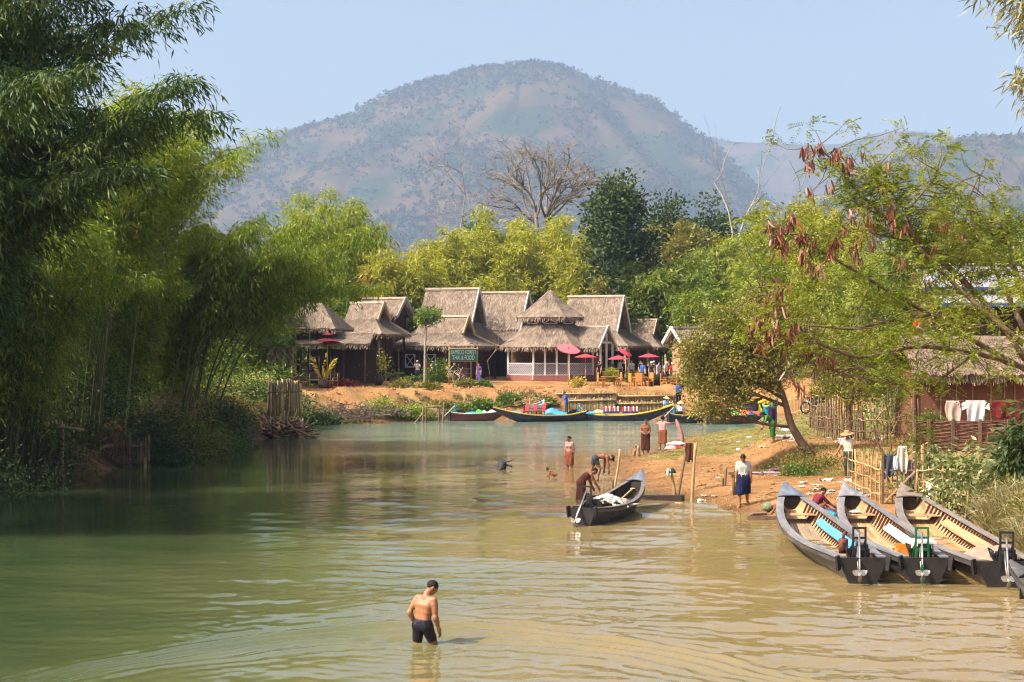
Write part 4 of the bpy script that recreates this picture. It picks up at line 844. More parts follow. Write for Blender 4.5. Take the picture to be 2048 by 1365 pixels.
def person(label, loc, yaw, H=1.65, sk=SK, spine=(0, 0, 0), twist=0, side=0, head=(10, 0), aL=((4, 8), (14, 4)), aR=((4, 8), (14, 4)), lL=((0, 3), (0, 2)), lR=((0, 3), (0, 2)),
           wear=(), hair='short', hat=None, h=0.014, deep=0.0, curl=35, group=None, slim=1.0, female=False, sit=None):
    """yaw: compass of the facing direction in the plan (0 = +Y, away). Angles in degrees: flex forward, abduct outward."""
    s = H / 1.7; t = thing('person', label, 'person', loc, R(yaw), group)
    pel = np.zeros(3); e1 = lambda a: np.array([math.sin(R(side)) * .9, math.sin(R(a)), math.cos(R(a))])
    w_ = pel + e1(spine[0]) * .14; ch = w_ + e1(spine[1]) * .20; nb = ch + e1(spine[2]) * .155
    up = unit(e1(spine[2])); tw = R(twist)
    lat = np.array([math.cos(tw), math.sin(tw), -math.sin(R(side))]); lat = unit(lat - up * (lat @ up)); fw = np.cross(up, lat)
    hw = (0.155 if female else 0.17) * slim
    P = []; J = {}
    for nm, sd, l in (('L', -1, lL), ('R', 1, lR)):
        hp = pel + np.array([sd * .085, 0, -.02]); kn = hp + dirv(*l[0], sd) * .42; an = kn + dirv(*l[1], sd) * .40
        J['hip' + nm], J['kn' + nm], J['an' + nm] = hp, kn, an
    for nm, sd, a in (('L', -1, aL), ('R', 1, aR)):
        sh = nb - up * .045 + lat * sd * hw; el = sh + dirv(*a[0], sd) * .285; wr = el + dirv(*a[1], sd) * .245
        J['sh' + nm], J['el' + nm], J['wr' + nm] = sh, el, wr
    zmin = min(J['anL'][2], J['anR'][2]) - .07
    if sit is not None: zmin = pel[2] - .11 - sit / s
    off = np.array([0, 0, -zmin - deep / s])
    for k_ in J: J[k_] = J[k_] + off
    pel, w_, ch, nb = pel + off, w_ + off, ch + off, nb + off
    # torso
    bw = .085 * (1.08 if female else 1.0)
    P += [('c', pel + [-bw, 0, .0], .098, pel + [bw, 0, .0], .098), ('c', w_ - lat * .055 * slim, .088 * slim, w_ + lat * .055 * slim, .088 * slim), ('c', (w_ + pel) / 2 - lat * .06, .09, (w_ + pel) / 2 + lat * .06, .09),
          ('c', ch - lat * .082 * slim, .098 * slim, ch + lat * .082 * slim, .098 * slim), ('c', (ch + w_) / 2 - lat * .068 * slim, .091 * slim, (ch + w_) / 2 + lat * .068 * slim, .091 * slim),
          ('c', nb - up * .05 - lat * hw * .72, .062, nb - up * .05 + lat * hw * .72, .062), ('c', nb - up * .02, .06, nb + up * .05, .052)]
    if not female:                            # shoulder blades and the long muscles either side of the spine
        P += [('c', w_ - fw * .062 + lat * q * .034, .026, ch - fw * .072 + lat * q * .036, .030, .016) for q in (-1, 1)]
    if female: P += [('e', ch + fw * .085 - lat * .075 - up * .02, (.06, .055, .06)), ('e', ch + fw * .085 + lat * .075 - up * .02, (.06, .055, .06))]
    # head
    hp_, hy = R(head[0]), R(head[1])
    f0 = np.array([math.sin(hy) * math.cos(hp_), math.cos(hy) * math.cos(hp_), -math.sin(hp_)]); u0 = unit(np.array([math.sin(hy) * math.sin(hp_), math.cos(hy) * math.sin(hp_), math.cos(hp_)])); r0 = np.cross(f0, u0)
    nk = nb + unit(up + u0 * .6 + f0 * .25) * .095; hc = nk + u0 * .085 + f0 * .012; Rm = np.stack([r0, f0, u0], 1)
    P += [('c', nb - up * .02, .056, nk, .05)]
    HP = [('e', hc + u0 * .022 - f0 * .008, (.074, .094, .088), Rm), ('e', hc - u0 * .03 + f0 * .018, (.060, .074, .078), Rm), ('c', hc - u0 * .088 + f0 * .062, .024, hc - u0 * .07 + f0 * .05, .034),
          ('c', hc + u0 * .008 + f0 * .088, .009, hc - u0 * .026 + f0 * .105, .014), ('e', hc - r0 * .077 - u0 * .012 - f0 * .004, (.012, .022, .032), Rm), ('e', hc + r0 * .077 - u0 * .012 - f0 * .004, (.012, .022, .032), Rm),
          ('c', hc + u0 * .024 + f0 * .084 - r0 * .04, .012, hc + u0 * .024 + f0 * .084 + r0 * .04, .012), ('c', hc - u0 * .056 + f0 * .084 - r0 * .016, .012, hc - u0 * .056 + f0 * .084 + r0 * .016, .012)]
    P += HP[:2]; PF = HP[2:]
    legs = []; arms = []
    for nm, l in (('L', lL), ('R', lR)):
        hp, kn, an = J['hip' + nm], J['kn' + nm], J['an' + nm]; sd = -1 if nm == 'L' else 1
        legs += [('c', hp, .088, kn, .056), ('c', hp + (kn - hp) * .3 + [0, .01, 0], .085, hp + (kn - hp) * .6, .068), ('c', kn, .054, an, .036)]
        cd = kn + (an - kn) * .3; sh = unit(an - kn); bk = unit(np.cross(np.array([1, 0, 0]), sh)); bk = bk if bk[1] < 0 else -bk
        legs += [('c', cd + bk * .018, .052, cd + sh * .12 + bk * .012, .04)]
        fd = unit(np.array([sd * .18, 1, 0])); he = an + [0, 0, -.045] - fd * .035
        legs += [('c', an, .037, he, .032), ('c', he, .03, he + fd * .17 + [0, 0, -.012], .026), ('c', he + fd * .14 + [-.025, 0, -.008], .02, he + fd * .14 + [.03, 0, -.008], .018)]
        for q in range(5): o_ = fd * (.205 - .007 * abs(q - 1) - .004 * q) + [sd * (q - 1.6) * .016, 0, -.03]; legs.append(('c', he + fd * .15 + [sd * (q - 1.6) * .014, 0, -.02], .011, he + o_, .0095))
    fr = max(.0088, .62 * h / s)
    fing = []
    for nm, a in (('L', aL), ('R', aR)):
        sh, el, wr = J['sh' + nm], J['el' + nm], J['wr' + nm]; sd = -1 if nm == 'L' else 1
        arms += [('c', sh, .055 * slim, el, .04), ('c', sh + (el - sh) * .25, .05 * slim, sh + (el - sh) * .6, .046), ('c', el, .041, wr, .027), ('c', el + (wr - el) * .15, .043, el + (wr - el) * .45, .036)]
        d = unit(wr - el); n_ = np.array([-sd * 1.0, 0, 0]); n_ = unit(n_ - d * (n_ @ d)); a_ = np.cross(d, n_) * sd   # n_: palm faces the thigh, a_: thumb side
        if a_[1] < 0 and abs(a_[1]) > .2: a_ = -a_
        pc = wr + d * .05; arms += [('e', pc, (.042, .018, .052), np.stack([a_, n_, d], 1)), ('c', wr, .026, pc, .024)]
        for q, (ln, ct) in enumerate(((.072, 1.0), (.08, 1.05), (.074, 1.1), (.058, 1.2))):
            b_ = wr + d * .092 + a_ * (.030 - q * .020); c1, c2 = R(curl * .6 * ct), R(curl * 1.5 * ct)
            m1 = b_ + (d * math.cos(c1) + n_ * math.sin(c1)) * ln * .55; m2 = m1 + (d * math.cos(c2) + n_ * math.sin(c2)) * ln * .5
            fing += [('c', b_ - d * .02, fr * 1.05, m1, fr), ('c', m1, fr, m2, fr * .85)]
        tb = wr + d * .03 + a_ * .032; t1 = tb + (d * .75 + a_ * .6 + n_ * .25) * .035; t2 = t1 + (d * .9 + a_ * .25 + n_ * .35) * .03
        fing += [('c', tb, fr * 1.3, t1, fr * 1.15), ('c', t1, fr * 1.15, t2, fr * .9)]
    Z = lambda prims: [(p[0], np.array(p[1]) * s, p[2] * s, np.array(p[3]) * s, p[4] * s) + ((p[5],) if len(p) > 5 else ()) if p[0] == 'c' else (p[0], np.array(p[1]) * s, tuple(x * s for x in p[2])) + tuple(p[3:]) for p in prims]
    fine = [(p + (.012,) if p[0] == 'c' else p) for p in PF] + [p + (.006,) for p in fing]
    V, Fc = sdf_mesh(Z(P + legs + arms + fine), h, .034 * s)
    mb = MB().add(V, Fc); o = mb.build('body', sk, t, smooth=True)
    # eyes, brows and mouth are coloured on the skin
    hl = (V / s - hc) @ Rm
    tint = np.zeros(len(V))
    for sd in (-1, 1):
        tint = np.maximum(tint, 1.0 * smooth(.016, .009, np.hypot((hl[:, 0] - sd * .031) * .8, (hl[:, 2] - .005) * 1.5)) * (hl[:, 1] > .05))
        tint = np.maximum(tint, .95 * (np.abs(hl[:, 0] - sd * .034) < .02) * (np.abs(hl[:, 2] - .028) < .007) * (hl[:, 1] > .05))
    tint = np.maximum(tint, .5 * (np.abs(hl[:, 0]) < .025) * (np.abs(hl[:, 2] + .056) < .011) * (hl[:, 1] > .06))
    A = o.data.attributes.new('tint', 'FLOAT', 'POINT'); A.data.foreach_set('value', tint.astype(np.float32))
    tor = [p[:5] for p in P[:7]]
    grow = lambda pr, g: [(p[0], p[1], p[2] + g, p[3], p[4] + g) if p[0] == 'c' else (p[0], p[1], tuple(x + g for x in p[2])) + tuple(p[3:]) for p in pr]
    for wsp in wear:
        kind, mt = wsp[0], wsp[1]; arg = wsp[2] if len(wsp) > 2 else None; clips = []
        if kind == 'shirt':
            fr_ = arg if arg is not None else .55; pr = grow(tor[1:6] + ([tor[0]] if len(wsp) < 4 else []) + (tor[7:] if False else []), .016)
            if female: pr += grow(P[7:9], .012)
            for nm in 'LR':
                sh, el, wr = J['sh' + nm], J['el' + nm], J['wr' + nm]; pr.append(('c', sh, .066, sh + (el - sh) * min(fr_, 1), .058))
                if fr_ > 1: pr.append(('c', el, .058, el + (wr - el) * (fr_ - 1), .046))
            clips = [((nb + up * .035) * s, up), ((pel - np.array([0, 0, .07 + (0 if len(wsp) < 4 else -.12)])) * s, (0, 0, -1))] if spine[0] < 50 else [((nb + up * .035) * s, up)]
            V, Fc = smesh(Z(pr), h, .04 * s, clips, wr=.014 * s); nm_ = 'shirt'
        elif kind == 'shorts':
            pr = grow([tor[0], tor[2]], .014)
            for nm in 'LR': pr.append(('c', J['hip' + nm], .104, J['hip' + nm] + (J['kn' + nm] - J['hip' + nm]) * (arg or .5), .088))
            V, Fc = smesh(Z(pr), h, .03 * s, [((w_ - up * .02) * s, e1(spine[0]))], wr=.010 * s); nm_ = 'shorts'
        elif kind == 'trousers':
            pr = grow([tor[0], tor[2]], .014)
            for nm in 'LR': pr += [('c', J['hip' + nm], .106, J['kn' + nm], .08), ('c', J['kn' + nm], .08, J['kn' + nm] + (J['an' + nm] - J['kn' + nm]) * (arg or .9), .062)]
            V, Fc = smesh(Z(pr), h, .03 * s, [((w_ - up * .02) * s, e1(spine[0]))], wr=.016 * s); nm_ = 'trousers'
        elif kind in ('longyi', 'dress'):
            hem = arg if arg is not None else .75; pr = grow([tor[0], tor[2]] + ([tor[1], tor[4], tor[3]] if kind == 'dress' else []), .018)
            for v in np.linspace(0, hem, 9):
                pt = []
                for nm in 'LR':
                    a_, b_, c_ = J['hip' + nm], J['kn' + nm], J['an' + nm]; q = v * 2
                    pt.append(a_ + (b_ - a_) * min(q, 1) + (c_ - b_) * max(q - 1, 0))
                pr.append(('c', pt[0], .115 - .02 * v, pt[1], .115 - .02 * v))
            top = (w_ + up * .0, e1(spine[0])) if kind == 'longyi' else (ch + e1(spine[2]) * .06, e1(spine[2]))
            q = hem * 2; md = np.mean([J['hip' + nm] + (J['kn' + nm] - J['hip' + nm]) * min(q, 1) + (J['an' + nm] - J['kn' + nm]) * max(q - 1, 0) for nm in 'LR'], 0)
            dn = unit(np.mean([(J['an' + nm] - J['kn' + nm]) if hem > .5 else (J['kn' + nm] - J['hip' + nm]) for nm in 'LR'], 0))
            clips = [(top[0] * s, top[1])] + ([(md * s, dn)] if lL[0][0] < 60 else [])
            V, Fc = smesh(Z(pr), h, .06 * s, clips, wr=.03 * s, wf=14); nm_ = 'longyi' if kind == 'longyi' else 'wrapped_cloth'
        if len(V): MB().add(V, Fc).build(nm_, mt, t, smooth=True)
    hp0 = hc * s
    if hair:
        pr = [('e', hc + u0 * .03 - f0 * .014, (.084, .102, .092), Rm)]
        if hair in ('bun', 'long'): pr += [('e', hc - f0 * .1 + u0 * .0, (.045, .045, .045))] if hair == 'bun' else [('c', hc - f0 * .06, .07, nb - fw * .06 - up * .08, .05)]
        if hair == 'bushy': pr = [('e', hc + u0 * .035 - f0 * .02, (.108, .12, .112), Rm)]
        if hair == 'front': pr += [('c', hc + u0 * .06 + f0 * .05, .06, hc + u0 * .1 + f0 * .1, .03)]
        cn = unit(f0 * 1.0 - u0 * .62); cl = [((hc + f0 * .058 + u0 * .03) * s, cn)] if hair != 'front' else []
        if hair == 'short': cl.append(((hc - u0 * .075 - f0 * .03) * s, unit(-u0 + f0 * .45)))
        V, Fc = sdf_mesh(Z(pr), min(h, .013), .02 * s, cl)
        V = V + unit(V - hp0) * (.010 * (vnoise(V[:, 0] * 60, V[:, 2] * 60 + V[:, 1] * 40, 8) - .5))[:, None]
        MB().add(V, Fc).build('hair', HAIR, t, smooth=True)
    if hat:
        kind, mt = hat; mb = MB(); c = (hc + u0 * .045) * s
        if kind == 'straw': mb.lathe([(.23, -.015), (.20, .0), (.11, .012), (.10, .02), (.092, .085), (.06, .108), (0.001, .112)], c, 20, M=Rm)
        elif kind == 'cone': mb.lathe([(.24, -.02), (.12, .06), (.03, .13), (0.001, .14)], c, 18, M=Rm)
        elif kind == 'cap':
            mb.lathe([(.098, -.01), (.098, .03), (.075, .072), (.001, .088)], c, 16, M=Rm)
            mb.slab(np.array([[c + r0 * x * s + f0 * (.085 + y * (1 - (x / .08) ** 2 * .5)) * s for y in (0, .075)] for x in (-.075, -.04, 0, .04, .075)]), u0 * .008)
        V = mb
        V.build('hat', mt, t, smooth=True)
    t['reach'] = 0; del t['reach']
    return t, {k_: v * s for k_, v in J.items()}, s

def yaw_of(dx, dy): return math.degrees(math.atan2(-dx, dy))     # facing direction in plan -> rotation
def put(px, Y, z=None): x = gx(px, Y); return (x, Y, gz(x, Y) if z is None else z)

STRAW = M('straw_hat', (0.42, 0.24, 0.12), (0.3, 0.16, 0.08), scale=20, rough=.8); PALESTRAW = M('pale_straw', (0.62, 0.46, 0.24), (0.48, 0.34, 0.17), scale=20, rough=.8)
C_NAVY = CLOTH('navy', (0.012, 0.018, 0.06)); C_GREY = CLOTH('grey', (0.46, 0.47, 0.43), (0.36, 0.37, 0.34)); C_CREAM = CLOTH('cream', (0.60, 0.52, 0.42)); C_CAMO = CLOTH('camouflage', (0.06, 0.08, 0.05), (0.015, 0.02, 0.018), scale=11)
C_BLACK = CLOTH('black', (0.008, 0.008, 0.014)); C_BROWN = CLOTH('brown', (0.10, 0.03, 0.02), (0.06, 0.02, 0.016)); C_PINK = CLOTH('pink', (0.62, 0.30, 0.30), (0.55, 0.25, 0.26)); C_MAUVE = CLOTH('mauve', (0.34, 0.17, 0.15), (0.26, 0.12, 0.10))
C_RUST = CLOTH('rust', (0.24, 0.08, 0.035), (0.16, 0.05, 0.025)); C_GREENP = CLOTH('green_print', (0.22, 0.25, 0.15), (0.09, 0.11, 0.06), scale=14); C_MAROON = CLOTH('maroon', (0.16, 0.025, 0.04)); C_WHITE = CLOTH('white', (0.75, 0.74, 0.72)); C_BLUE = CLOTH('blue', (0.03, 0.12, 0.5))
C_GREEN = CLOTH('green', (0.05, 0.20, 0.05), (0.02, 0.08, 0.03), scale=5); C_PURPLE = CLOTH('violet', (0.12, 0.08, 0.42)); C_RED = CLOTH('red', (0.4, 0.02, 0.03)); C_DKGREY = CLOTH('slate', (0.06, 0.07, 0.09)); C_PLUM = CLOTH('plum', (0.14, 0.06, 0.16)); C_DGREEN = CLOTH('bottle_green', (0.02, 0.05, 0.035)); C_LILAC = CLOTH('lilac', (0.5, 0.45, 0.62))
WETBLACK = M('wet_black_cloth', (0.006, 0.006, 0.012), (0.012, 0.012, 0.022), scale=8, rough=0.34, spec=0.3, bump=.8, bscale=16)
# the wader
person('bare backed man in wet black shorts wading with his head bowed', (WADE[0], WADE[1], 0.0), -30, H=1.70, sk=SK, spine=(2, 6, 14), head=(34, 44), twist=-6, side=5,
       aL=((-20, 22), (22, -14)), aR=((-4, 8), (26, 0)), lL=((3, 6), (-4, 3)), lR=((26, 9), (2, 4)), wear=[('shorts', WETBLACK, .52)], hair='short', h=0.0085, deep=.61, curl=26, slim=1.04)
# on the beach
person('man in a grey T-shirt and dark blue longyi walking down the beach looking down', put(1487, 49.6), 172, H=1.68, spine=(0, 3, 8), head=(42, 8), aL=((-6, 9), (6, 6)), aR=((-2, 10), (10, 4)), lL=((-12, 3), (-24, 2)), lR=((10, 4), (4, 2)),
       wear=[('shirt', C_GREY, .75), ('longyi', C_NAVY, .60)])
person('person in a wide brown straw hat, cream T-shirt and camouflage trousers stepping down the bank', put(1698, 54.2), 150, H=1.62, sk=SK2, spine=(0, 2, 4), side=4, head=(14, 12), aL=((-14, 10), (-4, 8)), aR=((6, 26), (26, 18)), lL=((8, 3), (4, 2)), lR=((-2, 4), (-14, 2)),
       wear=[('shirt', C_CREAM, .5, 1), ('trousers', C_CAMO, .82)], hair='short', hat=('straw', STRAW))
person('person in a green printed longyi crouching over the water left of the first long boat', (gx(1533, 47.0), 47.0, 0.08), -92, H=1.58, spine=(62, 70, 84), head=(70, 0), aL=((20, 4), (8, 4)), aR=((28, 4), (14, 4)), lL=((118, 8), (-42, 4)), lR=((112, 8), (-40, 4)),
       wear=[('longyi', C_GREENP, .52)], hair='short', female=True)
person('woman with tied up hair in a maroon top crouching between the first two long boats', put(1626, 46.9), -70, H=1.52, spine=(30, 34, 36), head=(42, -10), aL=((40, 6), (54, 0)), aR=((46, 6), (58, 0)), lL=((120, 8), (-40, 4)), lR=((116, 8), (-40, 4)),
       wear=[('shirt', C_MAROON, 1.0), ('longyi', C_PLUM, .6)], hair='bun', female=True)
person('woman in a brown wrap bending forward to pour water from a bowl', (gx(1162, 52.5), 52.5, 0.0), -72, H=1.56, sk=SK2, spine=(34, 52, 66), head=(48, 0), aL=((16, 4), (24, 0)), aR=((24, 4), (34, 0)), lL=((-4, 4), (-4, 2)), lR=((6, 4), (-4, 2)),
       wear=[('dress', C_BROWN, .72)], hair='short', female=True, deep=.28)
person('man in grey shorts bending right over with his hands near his ankles', put(1190, 59.5, .01), -82, H=1.64, sk=SK2, spine=(66, 84, 100), head=(96, 0), aL=((-2, 4), (-6, 0)), aR=((10, 4), (2, 0)), lL=((-14, 5), (-18, 2)), lR=((24, 5), (-14, 3)),
       wear=[('shorts', CLOTH('wet_grey', (0.05, 0.06, 0.075)), .5)], hair='front', slim=1.02)
person('small child squatting and reaching into the shallow water', (gx(1112, 61.5), 61.5, 0.0), 84, H=0.98, sk=SK2, spine=(56, 66, 70), head=(30, 0), aL=((8, 4), (14, 0)), aR=((26, 4), (30, 0)), lL=((104, 10), (-46, 4)), lR=((112, 10), (-40, 4)), h=.012, deep=.05)
person('woman in a wet pinkish mauve dress standing in the shallows looking left', (gx(1139, 66), 66, 0.0), 150, H=1.55, sk=SK2, spine=(-2, 0, 2), head=(6, 42), aL=((-4, 8), (10, 4)), aR=((2, 8), (14, 2)), lL=((2, 2), (0, 2)), lR=((-2, 2), (-2, 2)),
       wear=[('shirt', CLOTH('wet_pink', (0.40, 0.25, 0.22)), .8), ('longyi', C_RUST, .62)], hair='bun', female=True, deep=.22)
person('naked toddler sitting at the waterline beside a short stake', put(1266, 73.6), -60, H=0.95, sk=SK2, spine=(20, 26, 30), head=(26, 0), aL=((30, 6), (46, 0)), aR=((34, 6), (50, 0)), lL=((82, 10), (70, 4)), lR=((84, 10), (72, 4)), h=.012, sit=.0)
person('bare chested man in a long dark brown longyi standing at the water', put(1291, 74.5, .0), 176, H=1.66, sk=SK2, spine=(0, 0, 3), head=(14, -34), aL=((2, 10), (60, -34)), aR=((2, 10), (64, -36)), lL=((1, 3), (0, 2)), lR=((-1, 3), (0, 2)),
       wear=[('longyi', C_BROWN, .86)])
pk, Jp, sp_ = person('person in a pink shirt seen from behind lifting a twisted wet cloth', put(1325, 77.5, .02), -14, H=1.62, sk=SK2, spine=(2, 2, 2), head=(4, 8), aL=((66, 40), (128, 10)), aR=((74, 62), (112, 60)), lL=((4, 4), (0, 2)), lR=((-6, 5), (-10, 3)),
       wear=[('shirt', C_PINK, .7), ('longyi', C_RUST, .7)], hair='bushy', female=True)
person('stooping woman in a green wrap with dark hair hanging forward on the grass bank', put(1545, 64.0), 96, H=1.45, sk=SK2, spine=(30, 46, 60), head=(60, 0), aL=((20, 6), (26, 0)), aR=((14, 6), (22, 0)), lL=((4, 4), (-6, 2)), lR=((-6, 4), (-10, 2)),
       wear=[('shirt', C_GREEN, .8), ('longyi', C_GREEN, .72)], hair='long', female=True)
# far people (on the boats and in front of the halls)
FS = .020
def far(label, px, Y, z=None, yaw=180, H=1.66, top=C_WHITE, bottom=C_DKGREY, hair='short', hat=None, **k):
    kw = dict(wear=[('shirt', top, .6)] + ([('trousers', bottom, .92)] if k.pop('tr', True) else [('longyi', bottom, .85)]), hair=hair, hat=hat, h=FS); kw.update(k)
    return person(label, put(px, Y, z), yaw, H=H, **kw)
far('boatman in a blue jacket standing in the black boat with red chairs', 1133, 109.6, 0.3, yaw=110, top=C_BLUE, aR=((40, 8), (46, 0)), aL=((44, 8), (50, 0)), spine=(10, 12, 14))
far('person in a cone hat sitting in the bow of the life vest boat', 1332, 109.0, 0.72, yaw=-150, top=CLOTH('pale_blue', (0.35, 0.5, 0.75)), hat=('cone', PALESTRAW), sit=0.0, lL=((85, 6), (20, 2)), lR=((85, 6), (20, 2)))
far('person in a white shirt and cone hat sitting in the boat with the teal engine', 1361, 106.5, 0.48, yaw=175, hat=('cone', PALESTRAW), sit=0.0, lL=((85, 6), (20, 2)), lR=((85, 6), (20, 2)))
far('man in a blue white jacket standing on the landing behind the boats', 1357, 113.6, 0.9, yaw=-170, top=C_BLUE, bottom=C_BLACK, H=1.6)
far('person in a dark top and purple longyi bending over beside the small tree', 1446, 104.6, 0.35, yaw=95, top=C_DKGREY, bottom=C_PLUM, tr=False, spine=(30, 40, 50), head=(50, 0), sit=.0, lL=((85, 6), (40, 2)), lR=((85, 6), (40, 2)))
far('tourist in a white shirt and cap raising a camera to the eyes', 835, 126, yaw=172, top=C_WHITE, bottom=C_DKGREY, sk=SK3, hat=('cap', PALESTRAW), aL=((38, 20), (128, -30)), aR=((38, 20), (128, -30)))
far('tourist in a white shirt and grey hat with a tan bag seen from the side', 864, 125, yaw=-60, top=C_WHITE, bottom=C_NAVY, sk=SK3, hat=('cap', C_GREY))
far('person wrapped in a dark red robe beside the tourist with the tan bag', 853, 127, yaw=-160, H=1.6, top=C_RED, bottom=C_RED, tr=False)
far('woman in a violet blue dress standing under the green sign', 958, 123.5, yaw=160, H=1.58, top=C_PURPLE, bottom=C_PURPLE, tr=False, hair='bun', female=True, sk=SK3)
GT = 'tourists gathered at the red parasols'
for k, (px, Y, lab, tp, bt, ht) in enumerate([(1200, 127, 'tourist in black taking a photo beside the brick pier', C_BLACK, C_BLACK, None), (1240, 130, 'person in a pale shirt standing under the entrance gable, left one', C_GREY, C_DKGREY, None), (1250, 129, 'person in dark clothes in the middle of the entrance gable', C_BLACK, C_BLACK, None), (1264, 130, 'person in a pale shirt standing under the entrance gable, right one', C_GREY, C_DKGREY, None),
        (1279, 129, 'person in an olive shirt between the entrance and the tables', C_DGREEN, C_DKGREY, None), (1293, 127, 'tourist in a navy jacket leaning over a table', C_NAVY, C_NAVY, None), (1303, 126.5, 'tourist in a green jacket and white sun hat', C_DGREEN, C_DKGREY, ('cap', C_WHITE)), (1309, 128, 'tourist in a grey cap behind the green jacket', C_DKGREY, C_DKGREY, ('cap', C_GREY)), (1316, 126.5, 'red faced tourist in a lilac top', C_LILAC, C_LILAC, None),
        (1222, 128.5, 'tourist in a slate shirt standing behind the first cafe table', C_DKGREY, C_NAVY, None), (1345, 125.5, 'tourist in a red top half hidden by the small tree', C_RED, C_NAVY, ('cap', C_WHITE)), (1286, 125.5, 'tourist in a blue top seated at the middle table', C_BLUE, C_NAVY, None),
        (1331, 126.5, 'tourist with a white cap and white shirt under a dark jacket', C_WHITE, C_NAVY, ('cap', C_WHITE)), (1337, 127.5, 'tourist in a dark jacket and maroon cap at the far right of the tables', C_BLACK, C_NAVY, ('cap', C_MAROON))]):
    far(lab, px, Y, None, yaw=180 + (k * 67) % 90 - 45, top=tp, bottom=bt, sk=SK3, hat=ht, group=GT, spine=(6, 8, 10) if k != 5 else (30, 40, 44))
# ------------------------------------------------------------------ water buffalo, mostly under water
def buffalo():
    Y = 65.5; x = gx(1000, Y); t = thing('water_buffalo', 'water buffalo swimming with only head, horns and back above the water', 'buffalo', (x, Y, 0), R(-28))
    # facing: local +Y is forward; head turned toward the camera side
    pr = [('c', (-.75, .1, -.26), .30, (-.15, .05, -.22), .30), ('c', (-1.35, .12, -.28), .27, (-.75, .1, -.26), .30), ('c', (-.2, .05, -.15), .24, (.12, -.02, .10), .17), ('c', (.12, -.04, .20), .155, (.22, -.30, .06), .10), ('c', (.22, -.30, .06), .10, (.25, -.42, .02), .085), ('e', (.02, -.06, .27), (.08, .06, .05)), ('e', (.25, -.05, .27), (.08, .06, .05))]
    for k in range(2):
        sx_ = -1 if k == 0 else 1
        pr += [('c', (.13 + sx_ * .16, .04, .18), .03, (.13 + sx_ * .34, .06, .14), .045), ('c', (.13 + sx_ * .34, .06, .14), .045, (.13 + sx_ * .40, .05, .09), .02)]
    V, Fc = sdf_mesh(pr, .018, .05); MB().add(V, Fc).build('body', M('buffalo_hide', (0.06, 0.05, 0.05), (0.03, 0.025, 0.026), scale=9, rough=.5, bump=.6), t, smooth=True)
    for sx_ in (-1, 1):
        u = np.linspace(0, 1, 9); pts = np.stack([.13 + sx_ * (.10 + .42 * u), .06 + .12 * u ** 2, .30 + .02 * u + .14 * u ** 2.2], 1)
        MB().tube(pts, .045 * (1 - u * .85), 8).build('horn', M('horn', (0.05, 0.042, 0.04), (0.03, 0.025, 0.025), scale=12, rough=.35), t, smooth=True)
buffalo()
# ------------------------------------------------------------------ long wooden boats
HULL = M('tarred_hull', (0.09, 0.085, 0.085), (0.035, 0.03, 0.03), scale=2.2, rough=.5, stretch=(.35, 1, 2.5), bump=.5, spec=.45, spots=((0.17, 0.13, 0.1), 3.0, .62))
GUN = M('grey_plank', (0.26, 0.25, 0.255), (0.12, 0.115, 0.12), scale=3, rough=.6, stretch=(.25, 2, 2), bump=.5, var=.2, spots=((0.30, 0.22, 0.15), 2.2, .64))
GUNB = M('bluish_deck', (0.17, 0.20, 0.26), (0.09, 0.10, 0.13), scale=3, rough=.5, stretch=(.3, 2, 2), bump=.4)
TAN = M('tan_floor', (0.49, 0.32, 0.165), (0.33, 0.205, 0.10), scale=3, rough=.8, stretch=(.3, 3, 1), bump=.4, var=.3, spots=((0.22, 0.15, 0.09), 2.0, .6))
RIBC = M('dark_rib', (0.10, 0.038, 0.022), (0.05, 0.02, 0.014), scale=5, rough=.7)
TRAN = M('black_transom', (0.014, 0.013, 0.014), (0.03, 0.026, 0.024), scale=4, rough=.55, bump=.4)
DARKIN = M('dark_inside', (0.06, 0.045, 0.035), (0.03, 0.022, 0.018), scale=4, rough=.85)
STEEL = M('steel', (0.50, 0.47, 0.45), (0.3, 0.27, 0.25), scale=8, rough=.42, metal=.7); IRON = M('dark_iron', (0.035, 0.035, 0.038), (0.018, 0.018, 0.02), scale=9, rough=.5, metal=.3)
RUSTY = M('rusty_red', (0.17, 0.05, 0.035), (0.09, 0.03, 0.025), scale=9, rough=.65, bump=.3); BLUEP = M('blue_paint', (0.10, 0.33, 0.72), (0.07, 0.26, 0.6), scale=6, rough=.5, spots=((0.35, 0.33, 0.3), 7, .68)); WHITEP = M('white_paint', (0.78, 0.76, 0.74), (0.66, 0.63, 0.6), scale=6, rough=.5)
GREENP = M('green_paint', (0.015, 0.16, 0.05), (0.01, 0.1, 0.03), scale=6, rough=.45); TEAL = M('teal_paint', (0.03, 0.32, 0.42), (0.02, 0.2, 0.28), scale=6, rough=.45); YELP = M('yellow_paint', (0.72, 0.50, 0.03), (0.6, 0.4, 0.03), scale=6, rough=.45)
PURPH = M('dark_violet_hull', (0.055, 0.04, 0.07), (0.02, 0.017, 0.028), scale=2, rough=.45, stretch=(.4, 1, 2)); REDH = M('brownish_red_hull', (0.20, 0.06, 0.05), (0.12, 0.035, 0.03), scale=2, rough=.5, stretch=(.4, 1, 2)); BLUEIN = M('sky_blue_inside', (0.06, 0.36, 0.68), (0.05, 0.28, 0.55), scale=5, rough=.5)
CANVAS = M('canvas', (0.34, 0.26, 0.19), (0.22, 0.165, 0.12), scale=3, rough=.9, bump=1.0, bscale=6); ORANGEP = M('orange_plastic', (0.75, 0.28, 0.03), rough=.4)

